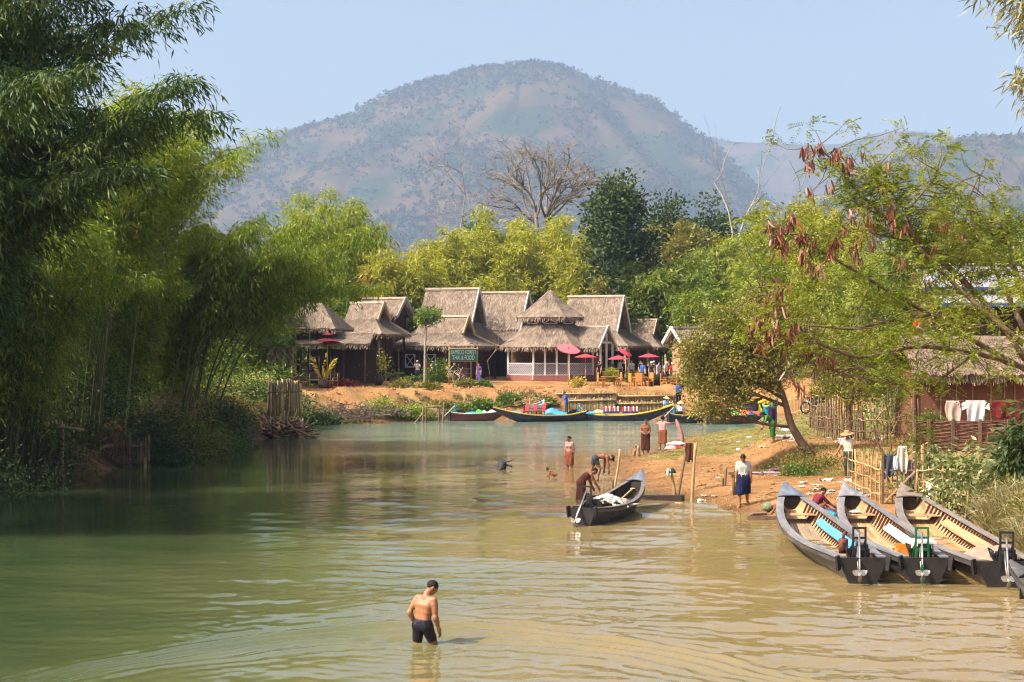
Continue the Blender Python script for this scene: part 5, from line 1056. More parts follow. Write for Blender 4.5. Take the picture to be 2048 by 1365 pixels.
def engine(parent, x, z, style='rust', flip=1, tail=1.0, colour=None):
    e = MB(); e.box((x, -.08, z + .16), (.5, .34, .26)); e.box((x + .30, -.02, z + .13), (.26, .3, .2)); e.box((x - .05, -.12, z + .33), (.34, .22, .1))
    for k in range(5): e.tube([(x + .05 + .09 * k, .12, z + .1), (x + .05 + .09 * k, .2, z + .22 + .03 * k), (x + .16 + .08 * k, .14, z + .3)], .016, 5)
    e.lathe([(.0, -.03), (.13, -.03), (.13, .03), (.0, .03)], (x - .27, -.05, z + .2), 14, M=[[0, 0, 1], [0, 1, 0], [-1, 0, 0]])
    en = e.build('engine', IRON, parent)
    if style == 'rust':
        MB().lathe([(.001, 0), (.105, 0), (.105, .30), (.09, .32), (.001, .325)], (x + .52, .18, z + .1), 16).tube([(x + .52, .18, z + .42), (x + .52, .18, z + .5), (x + .58, .12, z + .56), (x + .62, .1, z + .53)], .035, 7).build('tank', RUSTY, en, smooth=True)
    if style == 'green':
        mb = MB(); mb.box((x + .60, .22, z + .16), (.04, .34, .28)); mb.box((x + .40, .40, z + .12), (.38, .03, .2)); mb.build('orange_panel', ORANGEP, en)
        MB().box((x + .1, -.12, z + .42), (.6, .46, .04)).bar((x + .4, -.4, z + .1), (x + .3, -.34, z + .42), .03, .03).build('white_cover', WHITEP, en)
    fm = IRON if style != 'green' else GREENP
    if colour: fm = colour
    fr = MB(); x0 = x - .42
    for y in (-.13, .13):
        fr.bar((x0, y, z - .02), (x0, y, z + .78), .05, .04)
    for zz in (z + .76, z + .55, z + .3): fr.bar((x0, -.13, zz), (x0, .13, zz), .045, .045)
    fr.bar((x0, .13, z + .55), (x0 + .42, .13, z), .03, .03); fr.bar((x0, -.13, z + .55), (x0 + .42, -.13, z), .03, .03)
    fr.build('frame', fm, en)
    a = np.array([x0 + .02, 0, z + .66]); b = np.array([x0 - .62 * tail, .10 * flip, z - .16])
    MB().tube([a, b], .022, 8).tube([a + [0, .03, -.3], (a + b) / 2 + [0, .05, -.05], b + [.05, .02, .03]], .013, 6).build('shaft', STEEL if not colour else WHITEP, en, smooth=True)
    pr = MB().lathe([(.001, -.05), (.035, -.04), (.04, .04), (.001, .07)], b, 10, M=[[0, 0, 1], [0, 1, 0], [-1, 0, 0]])
    for k in range(3):
        an = k * 2.094 + .5; d = np.array([.22, math.cos(an), math.sin(an)]); d /= np.linalg.norm(d); sd = unit(np.cross(d, (1, .35, 0)))
        u = np.linspace(0, 1, 7)[:, None]; wd = .06 * np.sin(np.pi * np.clip(u * .88 + .12, 0, 1)) ** .7
        c = b + d * (.02 + .155 * u); n_ = np.cross(d, sd)
        pr.slab(np.stack([c - sd * wd + n_ * .02, c, c + sd * wd - n_ * .02], 1), n_ * .006)
    pr.build('propeller', STEEL, en, smooth=True)
    if style == 'green': MB().slab(np.array([[b + [.02, 0, .22], b + [.02, .03, .22]], [b + [.02, -.05, 0], b + [.02, .06, 0]], [b + [.02, 0, -.24], b + [.02, .02, -.24]]]), (.01, 0, 0)).build('rudder_blade', GREENP, en)
    return en

def longboat(label, stern, bow, beam=1.4, bowrise=.55, sheer=.42, hull=HULL, gun=GUN, deck=None, inner=TAN, floor=TAN, plank=None, group=None, ribs=True, eng=None, z0=0.0, pitch=0.0, bench=True, keel=-.15, sternw=.62, name='longtail_boat', gw=.17, engx=.75, floorz=.10, stripe=None, tail=1.0, nb=True, colour=None, sternrise=0.0):
    stern, bow = np.array(stern, float), np.array(bow, float); Lb = np.linalg.norm(bow - stern); an = math.atan2(bow[1] - stern[1], bow[0] - stern[0])
    t = thing(name, label, 'boat', (stern[0], stern[1], z0), an, group); t.rotation_euler = (0, -pitch, an)
    n = 46; u = np.linspace(0, 1, n); B = beam / 2
    w_ = B * (sternw + (1 - sternw) * smooth(0, .38, u)) * (1 - np.clip((u - .42) / .58, 0, 1) ** 2.3) + .012
    zs = sheer + bowrise * np.clip((u - .40) / .60, 0, 1) ** 2.1 + .10 * np.clip((.3 - u) / .3, 0, 1) ** 2 + sternrise * np.clip((.3 - u) / .3, 0, 1) ** 2
    zk = keel + (zs[-1] - .16 - keel) * np.clip((u - .58) / .42, 0, 1) ** 1.9 + .10 * np.clip((.12 - u) / .12, 0, 1)
    x = u * Lb
    sec = lambda a, inset: [(0, zk + inset), (.46 * w_, zk + .02 + inset), (.72 * w_, zk + .42 * (zs - zk)), (w_, zs)]
    def side(sd, inset):
        S_ = sec(0, inset); Wd = [np.zeros(n) + 0.0 if np.isscalar(s_[0]) else np.maximum(s_[0] - inset, 0) for s_ in S_]
        return np.stack([np.stack([x, sd * Wd[i], np.zeros(n) + S_[i][1]], 1) for i in range(4)], 1)
    hb = MB(); hb.grid(side(1, 0)); hb.grid(side(-1, 0), flip=True); 
    for sd in (1, -1):                                           # rubbing strake
        G = np.stack([np.stack([x, sd * (w_ + .012), zs - .10], 1), np.stack([x, sd * (w_ + .012), zs - .02], 1)], 1); hb.slab(G, (0, sd * .02, 0))
    hb.build('hull', hull, t, smooth=False)
    ib = MB(); ib.grid(side(1, .035), flip=True); ib.grid(side(-1, .035)); ib.build('lining', inner, t)
    gb = MB()
    kd = np.searchsorted(u, .86)
    for sd in (1, -1):
        wi = np.maximum(w_ - gw, .0); G = np.stack([np.stack([x, sd * (w_ + .03), zs + .004], 1), np.stack([x, sd * wi, zs + .014], 1)], 1)[:kd + 1]
        gb.slab(G, (0, 0, .03), rnd=.3 + .2 * sd)
    gb.build('gunwale', gun, t)
    db = MB(); uu_ = np.arange(kd, n); kx = np.linspace(-1, 1, 9)
    G = np.array([[(x[i] - (.12 * (1 - q * q) * -1 if i == kd else 0) + (0), q * (w_[i] + .03), zs[i] + .02 + .05 * (1 - q * q)) for q in kx] for i in uu_]); db.slab(G, (0, 0, .03)); db.build('foredeck', deck or gun, t)
    # floor boards
    fb = MB(); k0, k1 = np.searchsorted(u, .04), np.searchsorted(u, .78)
    zf = np.maximum(zk, keel) + floorz + .04
    nbd = 8
    for q in range(nbd):
        a0, a1 = -1 + 2 * q / nbd + .012, -1 + 2 * (q + 1) / nbd - .012; cuts = sorted([k0, k1] + list(np.random.default_rng(q).integers(k0 + 3, k1 - 3, 2)))
        for c0, c1 in zip(cuts[:-1], cuts[1:]):
            if c1 - c0 < 2: continue
            i = np.arange(c0, c1 + 1); xx = x[i].copy(); xx[-1] -= .012
            fb.slab(np.stack([np.stack([xx, a0 * .56 * w_[i], zf[i]], 1), np.stack([xx, a1 * .56 * w_[i], zf[i]], 1)], 1), (0, 0, .02))
    fb.build('floor', floor, t)
    if ribs:
        for xi in np.arange(Lb * .06, Lb * .84, .27):
            i = np.interp(xi, x, np.arange(n)); wi = np.interp(xi, x, w_); zi = np.interp(xi, x, zs); zk_ = np.interp(xi, x, zf)
            for sd in (1, -1):
                MB().bar((xi, sd * .56 * wi, zk_ + .01), (xi, sd * (wi - .07), zi - .005), .055, .05, up=(1, 0, 0)).build('rib', RIBC, t)
    if plank is not None:
        pm, sd, f0, f1 = plank; i = np.arange(np.searchsorted(u, f0), np.searchsorted(u, f1)); zz = zk * 0 + (zf * .45 + zs * .55)
        G = np.stack([np.stack([x[i], sd * (.72 * w_[i] - .12), zz[i] - .06], 1), np.stack([x[i], sd * (.88 * w_[i] - .08), zz[i] + .06], 1)], 1); MB().slab(G, (0, 0, .035)).build('side_plank', pm, t)
    if bench:
        bb = MB(); i = np.arange(np.searchsorted(u, .755), np.searchsorted(u, .80) + 1); zb = np.interp(.77, u, zs) - .20
        for q in range(7):
            a0, a1 = -1 + 2 * q / 7 + .02, -1 + 2 * (q + 1) / 7 - .02
            bb.slab(np.stack([np.stack([x[i], a0 * .84 * w_[i], x[i] * 0 + zb], 1), np.stack([x[i], a1 * .84 * w_[i], x[i] * 0 + zb], 1)], 1), (0, 0, .025))
        bb.build('bench', TAN, t)
    # bulkhead under the foredeck and the transom
    i = kd + 1; MB().box((x[i], 0, (zs[i] + zk[i]) / 2), (.03, 2 * w_[i] * .86, (zs[i] - zk[i]) * .9)).build('bulkhead', DARKIN, t)
    tb = MB(); G = np.array([[(-.02, q * w_[0] * (.5 + .55 * v), zk[0] - .02 + v * (zs[0] + .04 - zk[0])) for v in (0, .5, 1)] for q in np.linspace(-1, 1, 5)]); tb.slab(G, (-.05, 0, 0))
    for sd in (1, -1): tb.bar((-.06, sd * w_[0] * .98, zs[0] - .25), (-.10, sd * w_[0] * 1.05, zs[0] + .06), .05, .12)
    tb.build('transom', TRAN, t)
    if stripe is not None:
        sb = MB()
        for sd in (1, -1): sb.slab(np.stack([np.stack([x, sd * (w_ + .034), zs - .03], 1), np.stack([x, sd * (w_ + .034), zs + .02], 1)], 1), (0, sd * .012, 0))
        sb.build('rim_stripe', stripe, t)
    if eng: engine(t, engx, float(np.interp(engx, x, zs)) - .12, style=eng, tail=tail, colour=colour)
    return t
GLB = 'long boats moored side by side on the right bank'
longboat('long grey boat with a blue side plank and a rusty red engine tank', (7.42, 33.9), (7.85, 46.1), beam=1.62, plank=(BLUEP, -1, .33, .72), deck=GUNB, floor=M('grey_floor', (0.42, 0.32, 0.2), (0.27, 0.2, 0.125), scale=3, rough=.8, stretch=(.3, 3, 1), bump=.4, var=.35, spots=((0.2, 0.15, 0.1), 2.0, .55)), eng='rust', group=GLB, bowrise=.62)
longboat('long grey boat with a white side plank and a green engine frame', (8.75, 33.9), (9.62, 46.3), beam=1.6, plank=(WHITEP, -1, .22, .66), deck=GUN, eng='green', group=GLB, bowrise=.58)
lb3 = longboat('long weathered boat with a bare tan side plank and canvas at the stern', (10.28, 33.3), (11.25, 46.2), beam=1.8, plank=(TAN, -1, .2, .72), floor=M('orange_floor', (0.52, 0.31, 0.14), (0.36, 0.2, 0.085), scale=3, rough=.8, stretch=(.3, 3, 1), bump=.4, var=.3), deck=M('weathered_deck', (0.24, 0.19, 0.145), (0.13, 0.10, 0.08), scale=3, rough=.75, stretch=(.3, 2, 2), bump=.5), gun=M('weathered_plank', (0.25, 0.22, 0.19), (0.13, 0.11, 0.1), scale=3, rough=.75, stretch=(.3, 2, 2), bump=.5), eng='plain', group=GLB, bowrise=.58, engx=.35, sternw=.72)
longboat('dark bow of a boat cut off at the right edge of the picture', (10.6, 24.2), (9.35, 30.0), beam=1.1, bowrise=.42, sheer=.5, eng=None, bench=False, ribs=False, gun=HULL)
# canvas over the stern engine of the third boat
def cloth_heap(name, label, c, rad, mat, seed, cat='cloth', amp=.5, rz=0, n=26, group=None, lift=0.0):
    r = np.random.default_rng(seed); u = np.linspace(-1, 1, n); U, V = np.meshgrid(u, u, indexing='ij'); q = np.clip(1 - (U ** 2 + V ** 2), 0, 1)
    hgt = q ** .6 * (0.55 + .9 * (fbm(U * 2 + seed, V * 2 + 3, seed, 4) - .5) * amp * 2)
    k = 1 / np.maximum(1, np.sqrt(U ** 2 + V ** 2)); rag = 1 + .25 * (vnoise(np.arctan2(V, U) * 2 + 9, U * 0, seed) - .5)
    G = np.stack([U * k * rad[0] * rag, V * k * rad[1] * rag, np.maximum(hgt * rad[2], 0) + lift], -1)
    mb = MB().grid(G); mb.grid(G * np.array([.97, .97, 0]) - [0, 0, .01], flip=True)
    o = mb.build(name, mat, smooth=True, loc=c); o.rotation_euler = (0, 0, rz)
    return tag(o, label, cat, group)
cloth_heap('canvas_cover', 'brown canvas thrown over the stern of the rightmost long boat', (10.42, 34.6, .46), (.62, .72, .34), CANVAS, 5, amp=.6)
# the small boat in the middle
longboat('small dark motor boat with a white net heap turned half toward the beach', (1.98, 44.6), (4.12, 50.7), beam=1.22, bowrise=.62, sheer=.40, inner=DARKIN, floor=DARKIN, deck=GUNB, gun=M('worn_rim', (0.2, 0.18, 0.16), (0.1, 0.09, 0.085), scale=3, rough=.6, bump=.4), eng='plain', engx=.75, bench=False, gw=.09, tail=1.25)
dz = .30
def net_heap():
    r = np.random.default_rng(4); mb = MB(); 
    for q in range(70):
        a = r.random() * 6.28; p = np.array([math.cos(a), math.sin(a), 0]) * r.random() * .42; pts = []
        for k in range(7): p = p + r.normal(0, .10, 3) * [1, 1, .5]; pts.append([p[0], p[1], max(.02, .30 * (1 - min(1, np.hypot(p[0], p[1]) / .6) ** 2) + r.normal(0, .02))])
        mb.tube(pts, .028, 5)
    return mb
tag(net_heap().build('fishing_net', M('white_net', (0.72, 0.68, 0.6), (0.55, 0.5, 0.42), scale=14, rough=.9, var=.25), smooth=True, loc=(2.78, 46.9, .34)), 'heap of white fishing net in the small motor boat', 'net')
mb = MB(); mb.bar((0, 0, 0), (.5, 1.5, .22), .05, .04); mb.lathe([(.001, 0), (.09, .01), (.05, .03), (.001, .03)], (.5, 1.5, .22), 10)
tag(mb.build('paddle', DRYCULM, loc=(3.2, 47.6, .42)), 'wooden paddle lying in the bow of the small motor boat', 'paddle')
cloth_heap('cloth_bundle', 'tan cloth bundle in front of the white net in the small motor boat', (3.25, 47.9, .36), (.3, .3, .2), CANVAS, 9)

# ------------------------------------------------------------------ the tour boats at the far bank
GF = 'tour boats moored below the halls'
def wx(px, Y): return (gx(px, Y), Y)
longboat('low brownish red boat with a teal engine, leftmost at the far bank', wx(900, 107.6), wx(1012, 108.6), beam=1.1, bowrise=.2, sheer=.5, hull=REDH, gun=WHITEP, inner=TEAL, floor=TAN, group=GF, ribs=False, bench=False, eng='plain', colour=TEAL, gw=.06, tail=1.3)
longboat('black and yellow tour boat with three red chairs, bow pointing left', wx(1168, 108.5), wx(986, 106.3), beam=1.3, bowrise=.60, sheer=.40, hull=PURPH, gun=YELP, inner=BLUEIN, floor=BLUEIN, group=GF, ribs=False, bench=False, eng='plain', gw=.07, stripe=YELP, colour=TEAL, sternrise=.15, deck=M('worn_bow', (0.24, 0.15, 0.1), scale=4))
longboat('black and yellow tour boat with striped life vests, bow pointing right', wx(1158, 108.9), wx(1347, 107.6), beam=1.3, bowrise=.70, sheer=.40, hull=PURPH, gun=YELP, inner=YELP, floor=TEAL, group=GF, ribs=False, bench=False, gw=.07, stripe=YELP)
longboat('dark low boat with a teal engine half hidden by the small tree', wx(1338, 105.2), wx(1424, 105.8), beam=1.2, bowrise=.2, sheer=.5, hull=PURPH, gun=YELP, inner=TEAL, floor=TAN, group=GF, ribs=False, bench=False, eng='plain', colour=TEAL, gw=.07, tail=1.3)
longboat('dark boat with a small engine loaded with cushions behind the grass bank', wx(1418, 103.6), wx(1530, 105.0), beam=1.2, bowrise=.2, sheer=.5, hull=HULL, gun=GREENP, inner=TEAL, floor=TAN, group=GF, ribs=False, bench=False, eng='plain', gw=.07)
longboat('blue boat with a yellow rim drawn up behind the boats, left one', wx(1488, 109.5), wx(1521, 108.0), beam=1.2, bowrise=.4, sheer=.45, hull=PURPH, gun=YELP, inner=BLUEIN, floor=BLUEIN, group=GF, ribs=False, bench=False, z0=.75, gw=.08, stripe=YELP, name='tour_boat')
longboat('blue boat with a yellow rim drawn up behind the boats, middle one', wx(1513, 109.5), wx(1540, 107.6), beam=1.2, bowrise=.4, sheer=.45, hull=YELP, gun=YELP, inner=BLUEIN, floor=BLUEIN, group=GF, ribs=False, bench=False, z0=.75, gw=.08, stripe=YELP, name='tour_boat')
longboat('blue boat with a yellow rim drawn up behind the boats, rightmost', wx(1530, 107.5), wx(1556, 107.0), beam=1.3, bowrise=.6, sheer=.45, hull=TEAL, gun=YELP, inner=BLUEIN, floor=BLUEIN, group=GF, ribs=False, bench=False, z0=.6, gw=.08, stripe=YELP, name='tour_boat')
longboat('white hull of an upturned skiff drawn onto the far bank', wx(1052, 110.2), wx(1088, 111.4), beam=.9, bowrise=.3, sheer=.4, hull=WHITEP, gun=WHITEP, inner=TEAL, floor=TEAL, group=GF, ribs=False, bench=False, z0=.55, gw=.06, name='skiff', pitch=-.0)
# chairs and life vests on board
CHAIR_R = M('red_chair', (0.62, 0.05, 0.06), (0.5, 0.04, 0.05), scale=5, rough=.5)
def chair(px, Y, z, rz, label, mat, group):
    t = thing('boat_chair', label, 'chair', (gx(px, Y), Y, z), rz, group)
    MB().slab(np.array([[(-.26, -.02, .30), (-.26, .06, .78)], [(.26, -.02, .30), (.26, .06, .78)]]), (0, .04, 0)).build('backrest', mat, t)
    MB().box((0, -.22, .29), (.5, .44, .05)).build('seat', mat, t)
    for sx_ in (-1, 1):
        for y in (-.4, -.04): MB().box((sx_ * .22, y, .135), (.04, .04, .27)).build('leg', OLDWOOD, t)
        MB().box((sx_ * .27, -.2, .46), (.04, .42, .035)).build('armrest', OLDWOOD, t)
    return t
GC = 'red chairs in the black and yellow boat'
chair(1054, 107.4, .38, R(-62), 'red chair nearest the bow in the black and yellow boat', CHAIR_R, GC); chair(1070, 107.6, .38, R(-62), 'middle one of three red chairs in the black and yellow boat', CHAIR_R, GC); chair(1087, 107.8, .38, R(-62), 'red chair nearest the boatman in the black and yellow boat', CHAIR_R, GC)
VR = M('vest_red', (0.62, 0.05, 0.06), rough=.7); VW = M('vest_white', (0.75, 0.72, 0.7), rough=.7); VB = M('vest_blue', (0.03, 0.06, 0.3), rough=.7)
def vest(px, Y, z, label, cols, group, w=.5):
    t = thing('life_vest', label, 'life vest', (gx(px, Y), Y, z), R(8), group)
    nms = ['panel'] * 5; n = len(cols)
    for k, m_ in enumerate(cols):
        mb = MB(); x0 = -w / 2 + w * (k + .5) / n; V, Fc = sdf_mesh([('c', (x0, 0, .12), w / n * .52, (x0, .02, .40 + .04 * (k % 2)), w / n * .5)], .025, .02); mb.add(V, Fc); mb.build('panel', m_, t, smooth=True)
    MB().box((0, 0, .1), (w * 1.02, .26, .14)).build('base_fold', VB, t)
GVV = 'striped life vests standing in the boat'
for k, px in enumerate((1213, 1233, 1253, 1271)): pass
for px, lab in ((1214, 'striped red and white life vest next to the tan cushions'), (1231, 'striped red and white life vest, second from the tan cushions'), (1252, 'striped life vest with a dark blue fold, second from the bow'), (1269, 'striped life vest with a dark blue fold nearest the bow')):
    vest(px, 107.9, .48, lab, [VR, VW, VR, VW, VR][:4], GVV)
TANC = CLOTH('tan_cushion', (0.5, 0.38, 0.2)); ORC = CLOTH('orange_cushion', (0.65, 0.2, 0.06)); REDC = CLOTH('scarlet_cushion', (0.6, 0.08, 0.05)); LIMEC = CLOTH('lime_sheet', (0.08, 0.6, 0.08)); WHC = CLOTH('pale_pack', (0.62, 0.6, 0.55))
GK = 'cushions and cargo on the tour boats'
for px, Y, z, m_, lab, rad in [(1196, 108.3, .52, TANC, 'tan cushion pair behind the striped vests', (.35, .2, .4)), (1203, 108.3, .52, WHC, 'pale bundle beside the tan cushions', (.2, .2, .36)), (1180, 108.3, .5, BLUEIN, 'blue plastic sheet in the stern of the vest boat', (.6, .3, .2)),
        (943, 107.9, .5, TEAL, 'teal folded tarpaulin in the brownish red boat', (.5, .3, .2)), (958, 108.0, .5, LIMEC, 'lime green pack in the brownish red boat', (.3, .2, .4)), (968, 108.1, .5, WHC, 'pale pack with green top nearest the black boat bow', (.3, .2, .36)), (984, 108.3, .5, WHC, 'pale pack in the bow of the brownish red boat', (.3, .2, .36)), (928, 107.8, .5, C_GREY, 'grey sack beside the teal engine', (.35, .2, .25)),
        (1030, 107.2, .5, BLUEIN, 'blue tarpaulin heap near the bow of the red chair boat', (.7, .3, .32)), (1112, 108.4, .42, BLUEIN, 'blue cloth heap between the red chairs and the boatman', (.9, .35, .3)), (1105, 108.9, .5, BLUEP, 'blue cover behind the red chairs', (.6, .3, .5)),
        (1395, 105.4, .5, WHC, 'pale sack in the half hidden boat, left', (.3, .2, .35)), (1412, 105.4, .5, TANC, 'tan sack in the half hidden boat, right', (.3, .2, .4)), (1427, 104.2, .5, OLDWOOD, 'brown basket by the bending person', (.35, .3, .4)), (1467, 104.6, .6, LIMEC, 'bright green sheet on the cushion boat', (.7, .3, .35)), (1462, 104.8, .75, C_GREY, 'grey bundle on the bright green sheet', (.25, .2, .35)),
        (1474, 104.2, .5, TANC, 'tan cushion in the row behind the grass bank', (.35, .2, .3)), (1489, 104.3, .5, ORC, 'orange cushion in the row behind the grass bank', (.4, .2, .32)), (1504, 104.4, .5, VB, 'dark blue cushion in the row behind the grass bank', (.35, .2, .34)), (1518, 104.5, .5, REDC, 'scarlet cushion at the right end of the row behind the grass bank', (.4, .2, .34)), (1495, 105.4, .72, REDC, 'red cloth on top of the orange cushion', (.5, .2, .2))]:
    cloth_heap('cargo', lab, (gx(px, Y), Y, z), rad, m_, int(px), cat='cargo', group=GK, amp=.3, n=12)

# things left lying in the moored boats
def rope(name, label, c, rad, seed):
    r = np.random.default_rng(seed); a = np.linspace(0, 6.283 * 4, 90); q = rad * (1 - .12 * a / 6.283 * .6); P = np.stack([np.cos(a) * q, np.sin(a) * q * .85, .015 + .012 * a / 6.283 + r.normal(0, .004, 90)], 1)
    P = np.concatenate([P, [[rad * 1.4, .1, .01], [rad * 2.2, -.1, .01], [rad * 3.0, .1, .01]]]); tag(MB().tube(P, .013, 5).build(name, M('rope', (0.42, 0.33, 0.2), (0.25, 0.19, 0.11), scale=20, rough=.9), smooth=True, loc=c), label, 'rope')
rope('rope_coil', 'coil of rope on the floor of the boat with the blue side plank', (7.25, 38.6, .13), .2, 1); rope('rope_coil', 'coil of rope on the floor of the weathered boat', (10.75, 40.5, .13), .22, 2)
tag(MB().lathe([(.001, 0), (.09, 0), (.11, .16), (.1, .16), (.085, .01), (.001, .01)], n=14).build('bailer', RUSTY, smooth=True, loc=(9.0, 37.4, .13)), 'small red bailing pot in the boat with the white side plank', 'pot')
cloth_heap('rag', 'crumpled grey rag on the bench of the boat with the white side plank', (9.35, 43.6, .50), (.16, .14, .08), C_GREY, 77)
for k, (a, b, lab) in enumerate([((7.82, 45.6, .95), (8.6, 49.0, None), 'mooring rope from the bow of the boat with the blue side plank'), ((11.2, 45.7, .92), (12.2, 48.2, None), 'mooring rope from the bow of the weathered boat')]):
    b = (b[0], b[1], gz(b[0], b[1]) + .02); u = np.linspace(0, 1, 12)[:, None]; P = np.array(a) * (1 - u) + np.array(b) * u; P[:, 2] -= .35 * np.sin(u[:, 0] * math.pi) * .8; P[:, 2] = np.maximum(P[:, 2], height(P[:, 0], P[:, 1]) + .015)
    tag(MB().tube(P - np.array(a), .012, 5).build('mooring_rope', M('rope', (0.42, 0.33, 0.2)), smooth=True, loc=a), lab, 'rope')
# ------------------------------------------------------------------ thatched buildings
THATCH = M('thatch', (0.36, 0.28, 0.215), (0.20, 0.15, 0.112), scale=1.1, rough=.95, spec=.05, bump=1.5, bscale=14, stretch=(1.6, 1.6, .5), var=.42)
THATCH2 = M('old_thatch', (0.30, 0.215, 0.165), (0.15, 0.105, 0.08), scale=2.0, rough=.95, spec=.05, bump=1.5, bscale=12, stretch=(1.6, 1.6, .5), var=.35)
WALLB = M('brown_boards', (0.075, 0.03, 0.022), (0.04, 0.018, 0.014), scale=2, rough=.7, stretch=(6, 6, .6), bump=.4)
GABLE = M('gable_boards', (0.09, 0.04, 0.03), (0.035, 0.018, 0.014), scale=2, rough=.8, stretch=(1, 6, .6))
WTRIM = M('white_trim', (0.70, 0.68, 0.66), (0.58, 0.56, 0.54), scale=3, rough=.6); RIDGE = M('ridge_straw', (0.55, 0.46, 0.36), (0.4, 0.32, 0.24), scale=3, rough=.9)
DPOST = M('dark_post', (0.05, 0.03, 0.022), rough=.7); BRICK = M('red_brick', (0.29, 0.11, 0.085), (0.2, 0.075, 0.06), scale=6, rough=.85, bump=.4); WOVEN = M('woven_bamboo', (0.40, 0.25, 0.14), (0.28, 0.165, 0.09), scale=7, rough=.8, stretch=(.4, .4, 6), bump=.8)
GLASSY = M('dim_window', (0.05, 0.055, 0.05), (0.02, 0.02, 0.02), scale=1.5, rough=.15, spec=.5); LATT = M('lattice_paint', (0.66, 0.62, 0.66), (0.55, 0.52, 0.56), scale=4, rough=.6)
TR = np.random.default_rng(55)
def thface(mb, A, B, C, D, seed, nu=26, nv=12, thick=.22, sag=.0, tuft=130, fringe=22, fl=.34, rough_=.05):
    A, B, C, D = [np.asarray(p, float) for p in (A, B, C, D)]
    u = np.linspace(0, 1, nu)[:, None, None]; v = np.linspace(0, 1, nv)[None, :, None]
    G = (A * (1 - u) + B * u) * (1 - v) + (D * (1 - u) + C * u) * v
    nrm = unit(np.cross((C + D - A - B), (B + C - A - D))); nrm = nrm if nrm[2] > 0 else -nrm
    U, V = np.meshgrid(np.linspace(0, 1, nu), np.linspace(0, 1, nv), indexing='ij'); Lu = np.linalg.norm((C + B - A - D) / 2); Lv = np.linalg.norm((C + D - A - B) / 2)
    dsp = (fbm(U * Lu * 2 + seed, V * Lv * 1.2, seed, 3) - .5) * rough_ * 2 - sag * np.sin(V * np.pi)
    G = G + nrm * dsp[..., None]
    mb.slab(G, -nrm * thick, rnd=.45)
    n = int(tuft * Lu * Lv); uu_, vv_ = TR.random(n), TR.random(n) * .97
    P = (A * (1 - uu_[:, None]) + B * uu_[:, None]) * (1 - vv_[:, None]) + (D * (1 - uu_[:, None]) + C * uu_[:, None]) * vv_[:, None] + nrm * (.03 - sag * np.sin(vv_ * np.pi))[:, None]
    dn = unit((C + D - A - B)); side = unit(B - A + C - D)
    lt = TR.uniform(.18, .42, n)[:, None]; wv = side * .032; dd = dn + nrm * TR.uniform(.02, .16, n)[:, None] + side * TR.normal(0, .12, n)[:, None]
    mb.quads(np.stack([P - wv, P + wv, P + dd * lt + wv * .4, P + dd * lt - wv * .4], 1), rnd=TR.random(n))
    n = int(fringe * np.linalg.norm(C - D)); s_ = TR.random(n)[:, None]; P = D * (1 - s_) + C * s_ - nrm * TR.uniform(0, thick, n)[:, None] - dn * .1
    dd = unit(dn * .8 + np.array([0, 0, -1.0]) * TR.uniform(.3, .9, n)[:, None] + side * TR.normal(0, .1, n)[:, None]); lt = TR.uniform(.5, 1.15, n)[:, None] * fl + .1; wv = side * .035
    mb.quads(np.stack([P - wv, P + wv, P + dd * lt + wv * .3, P + dd * lt - wv * .3], 1), rnd=TR.random(n))
def window(parent, c, w, h, nrm_y=-1, cross=True, fm=None):
    """white framed window on a wall facing local -y (or +x when nrm_y is 'x')"""
    fm = fm or WTRIM; mb = MB(); t = .09; x, y, z = c
    P = (lambda a, b, d: (x + a, y + d * -1, z + b)) if nrm_y != 'x' else (lambda a, b, d: (x + d, y + a, z + b))
    def bar(a0, b0, a1, b1, tt, dd): mb.bar(P(a0, b0, dd), P(a1, b1, dd), tt, .06, up=(0, 1, 0) if nrm_y != 'x' else (1, 0, 0))
    bar(-w / 2, h / 2 - t / 2, w / 2, h / 2 - t / 2, t, .05); bar(-w / 2, -h / 2 + t / 2, w / 2, -h / 2 + t / 2, t, .05); bar(-w / 2 + t / 2, -h / 2 + t, -w / 2 + t / 2, h / 2 - t, t, .05); bar(w / 2 - t / 2, -h / 2 + t, w / 2 - t / 2, h / 2 - t, t, .05)
    if cross: bar(-w / 2 + t, -h / 2 + t, w / 2 - t, h / 2 - t, .05, .04); bar(-w / 2 + t, h / 2 - t, w / 2 - t, -h / 2 + t, .05, .035)
    o = mb.build('window', fm, parent)
    g = MB(); g.bar(P(-w / 2 + t, 0, .012), P(w / 2 - t, 0, .012), h - 2 * t, .01, up=(0, 1, 0) if nrm_y != 'x' else (1, 0, 0)); g.build('pane', GLASSY, o)
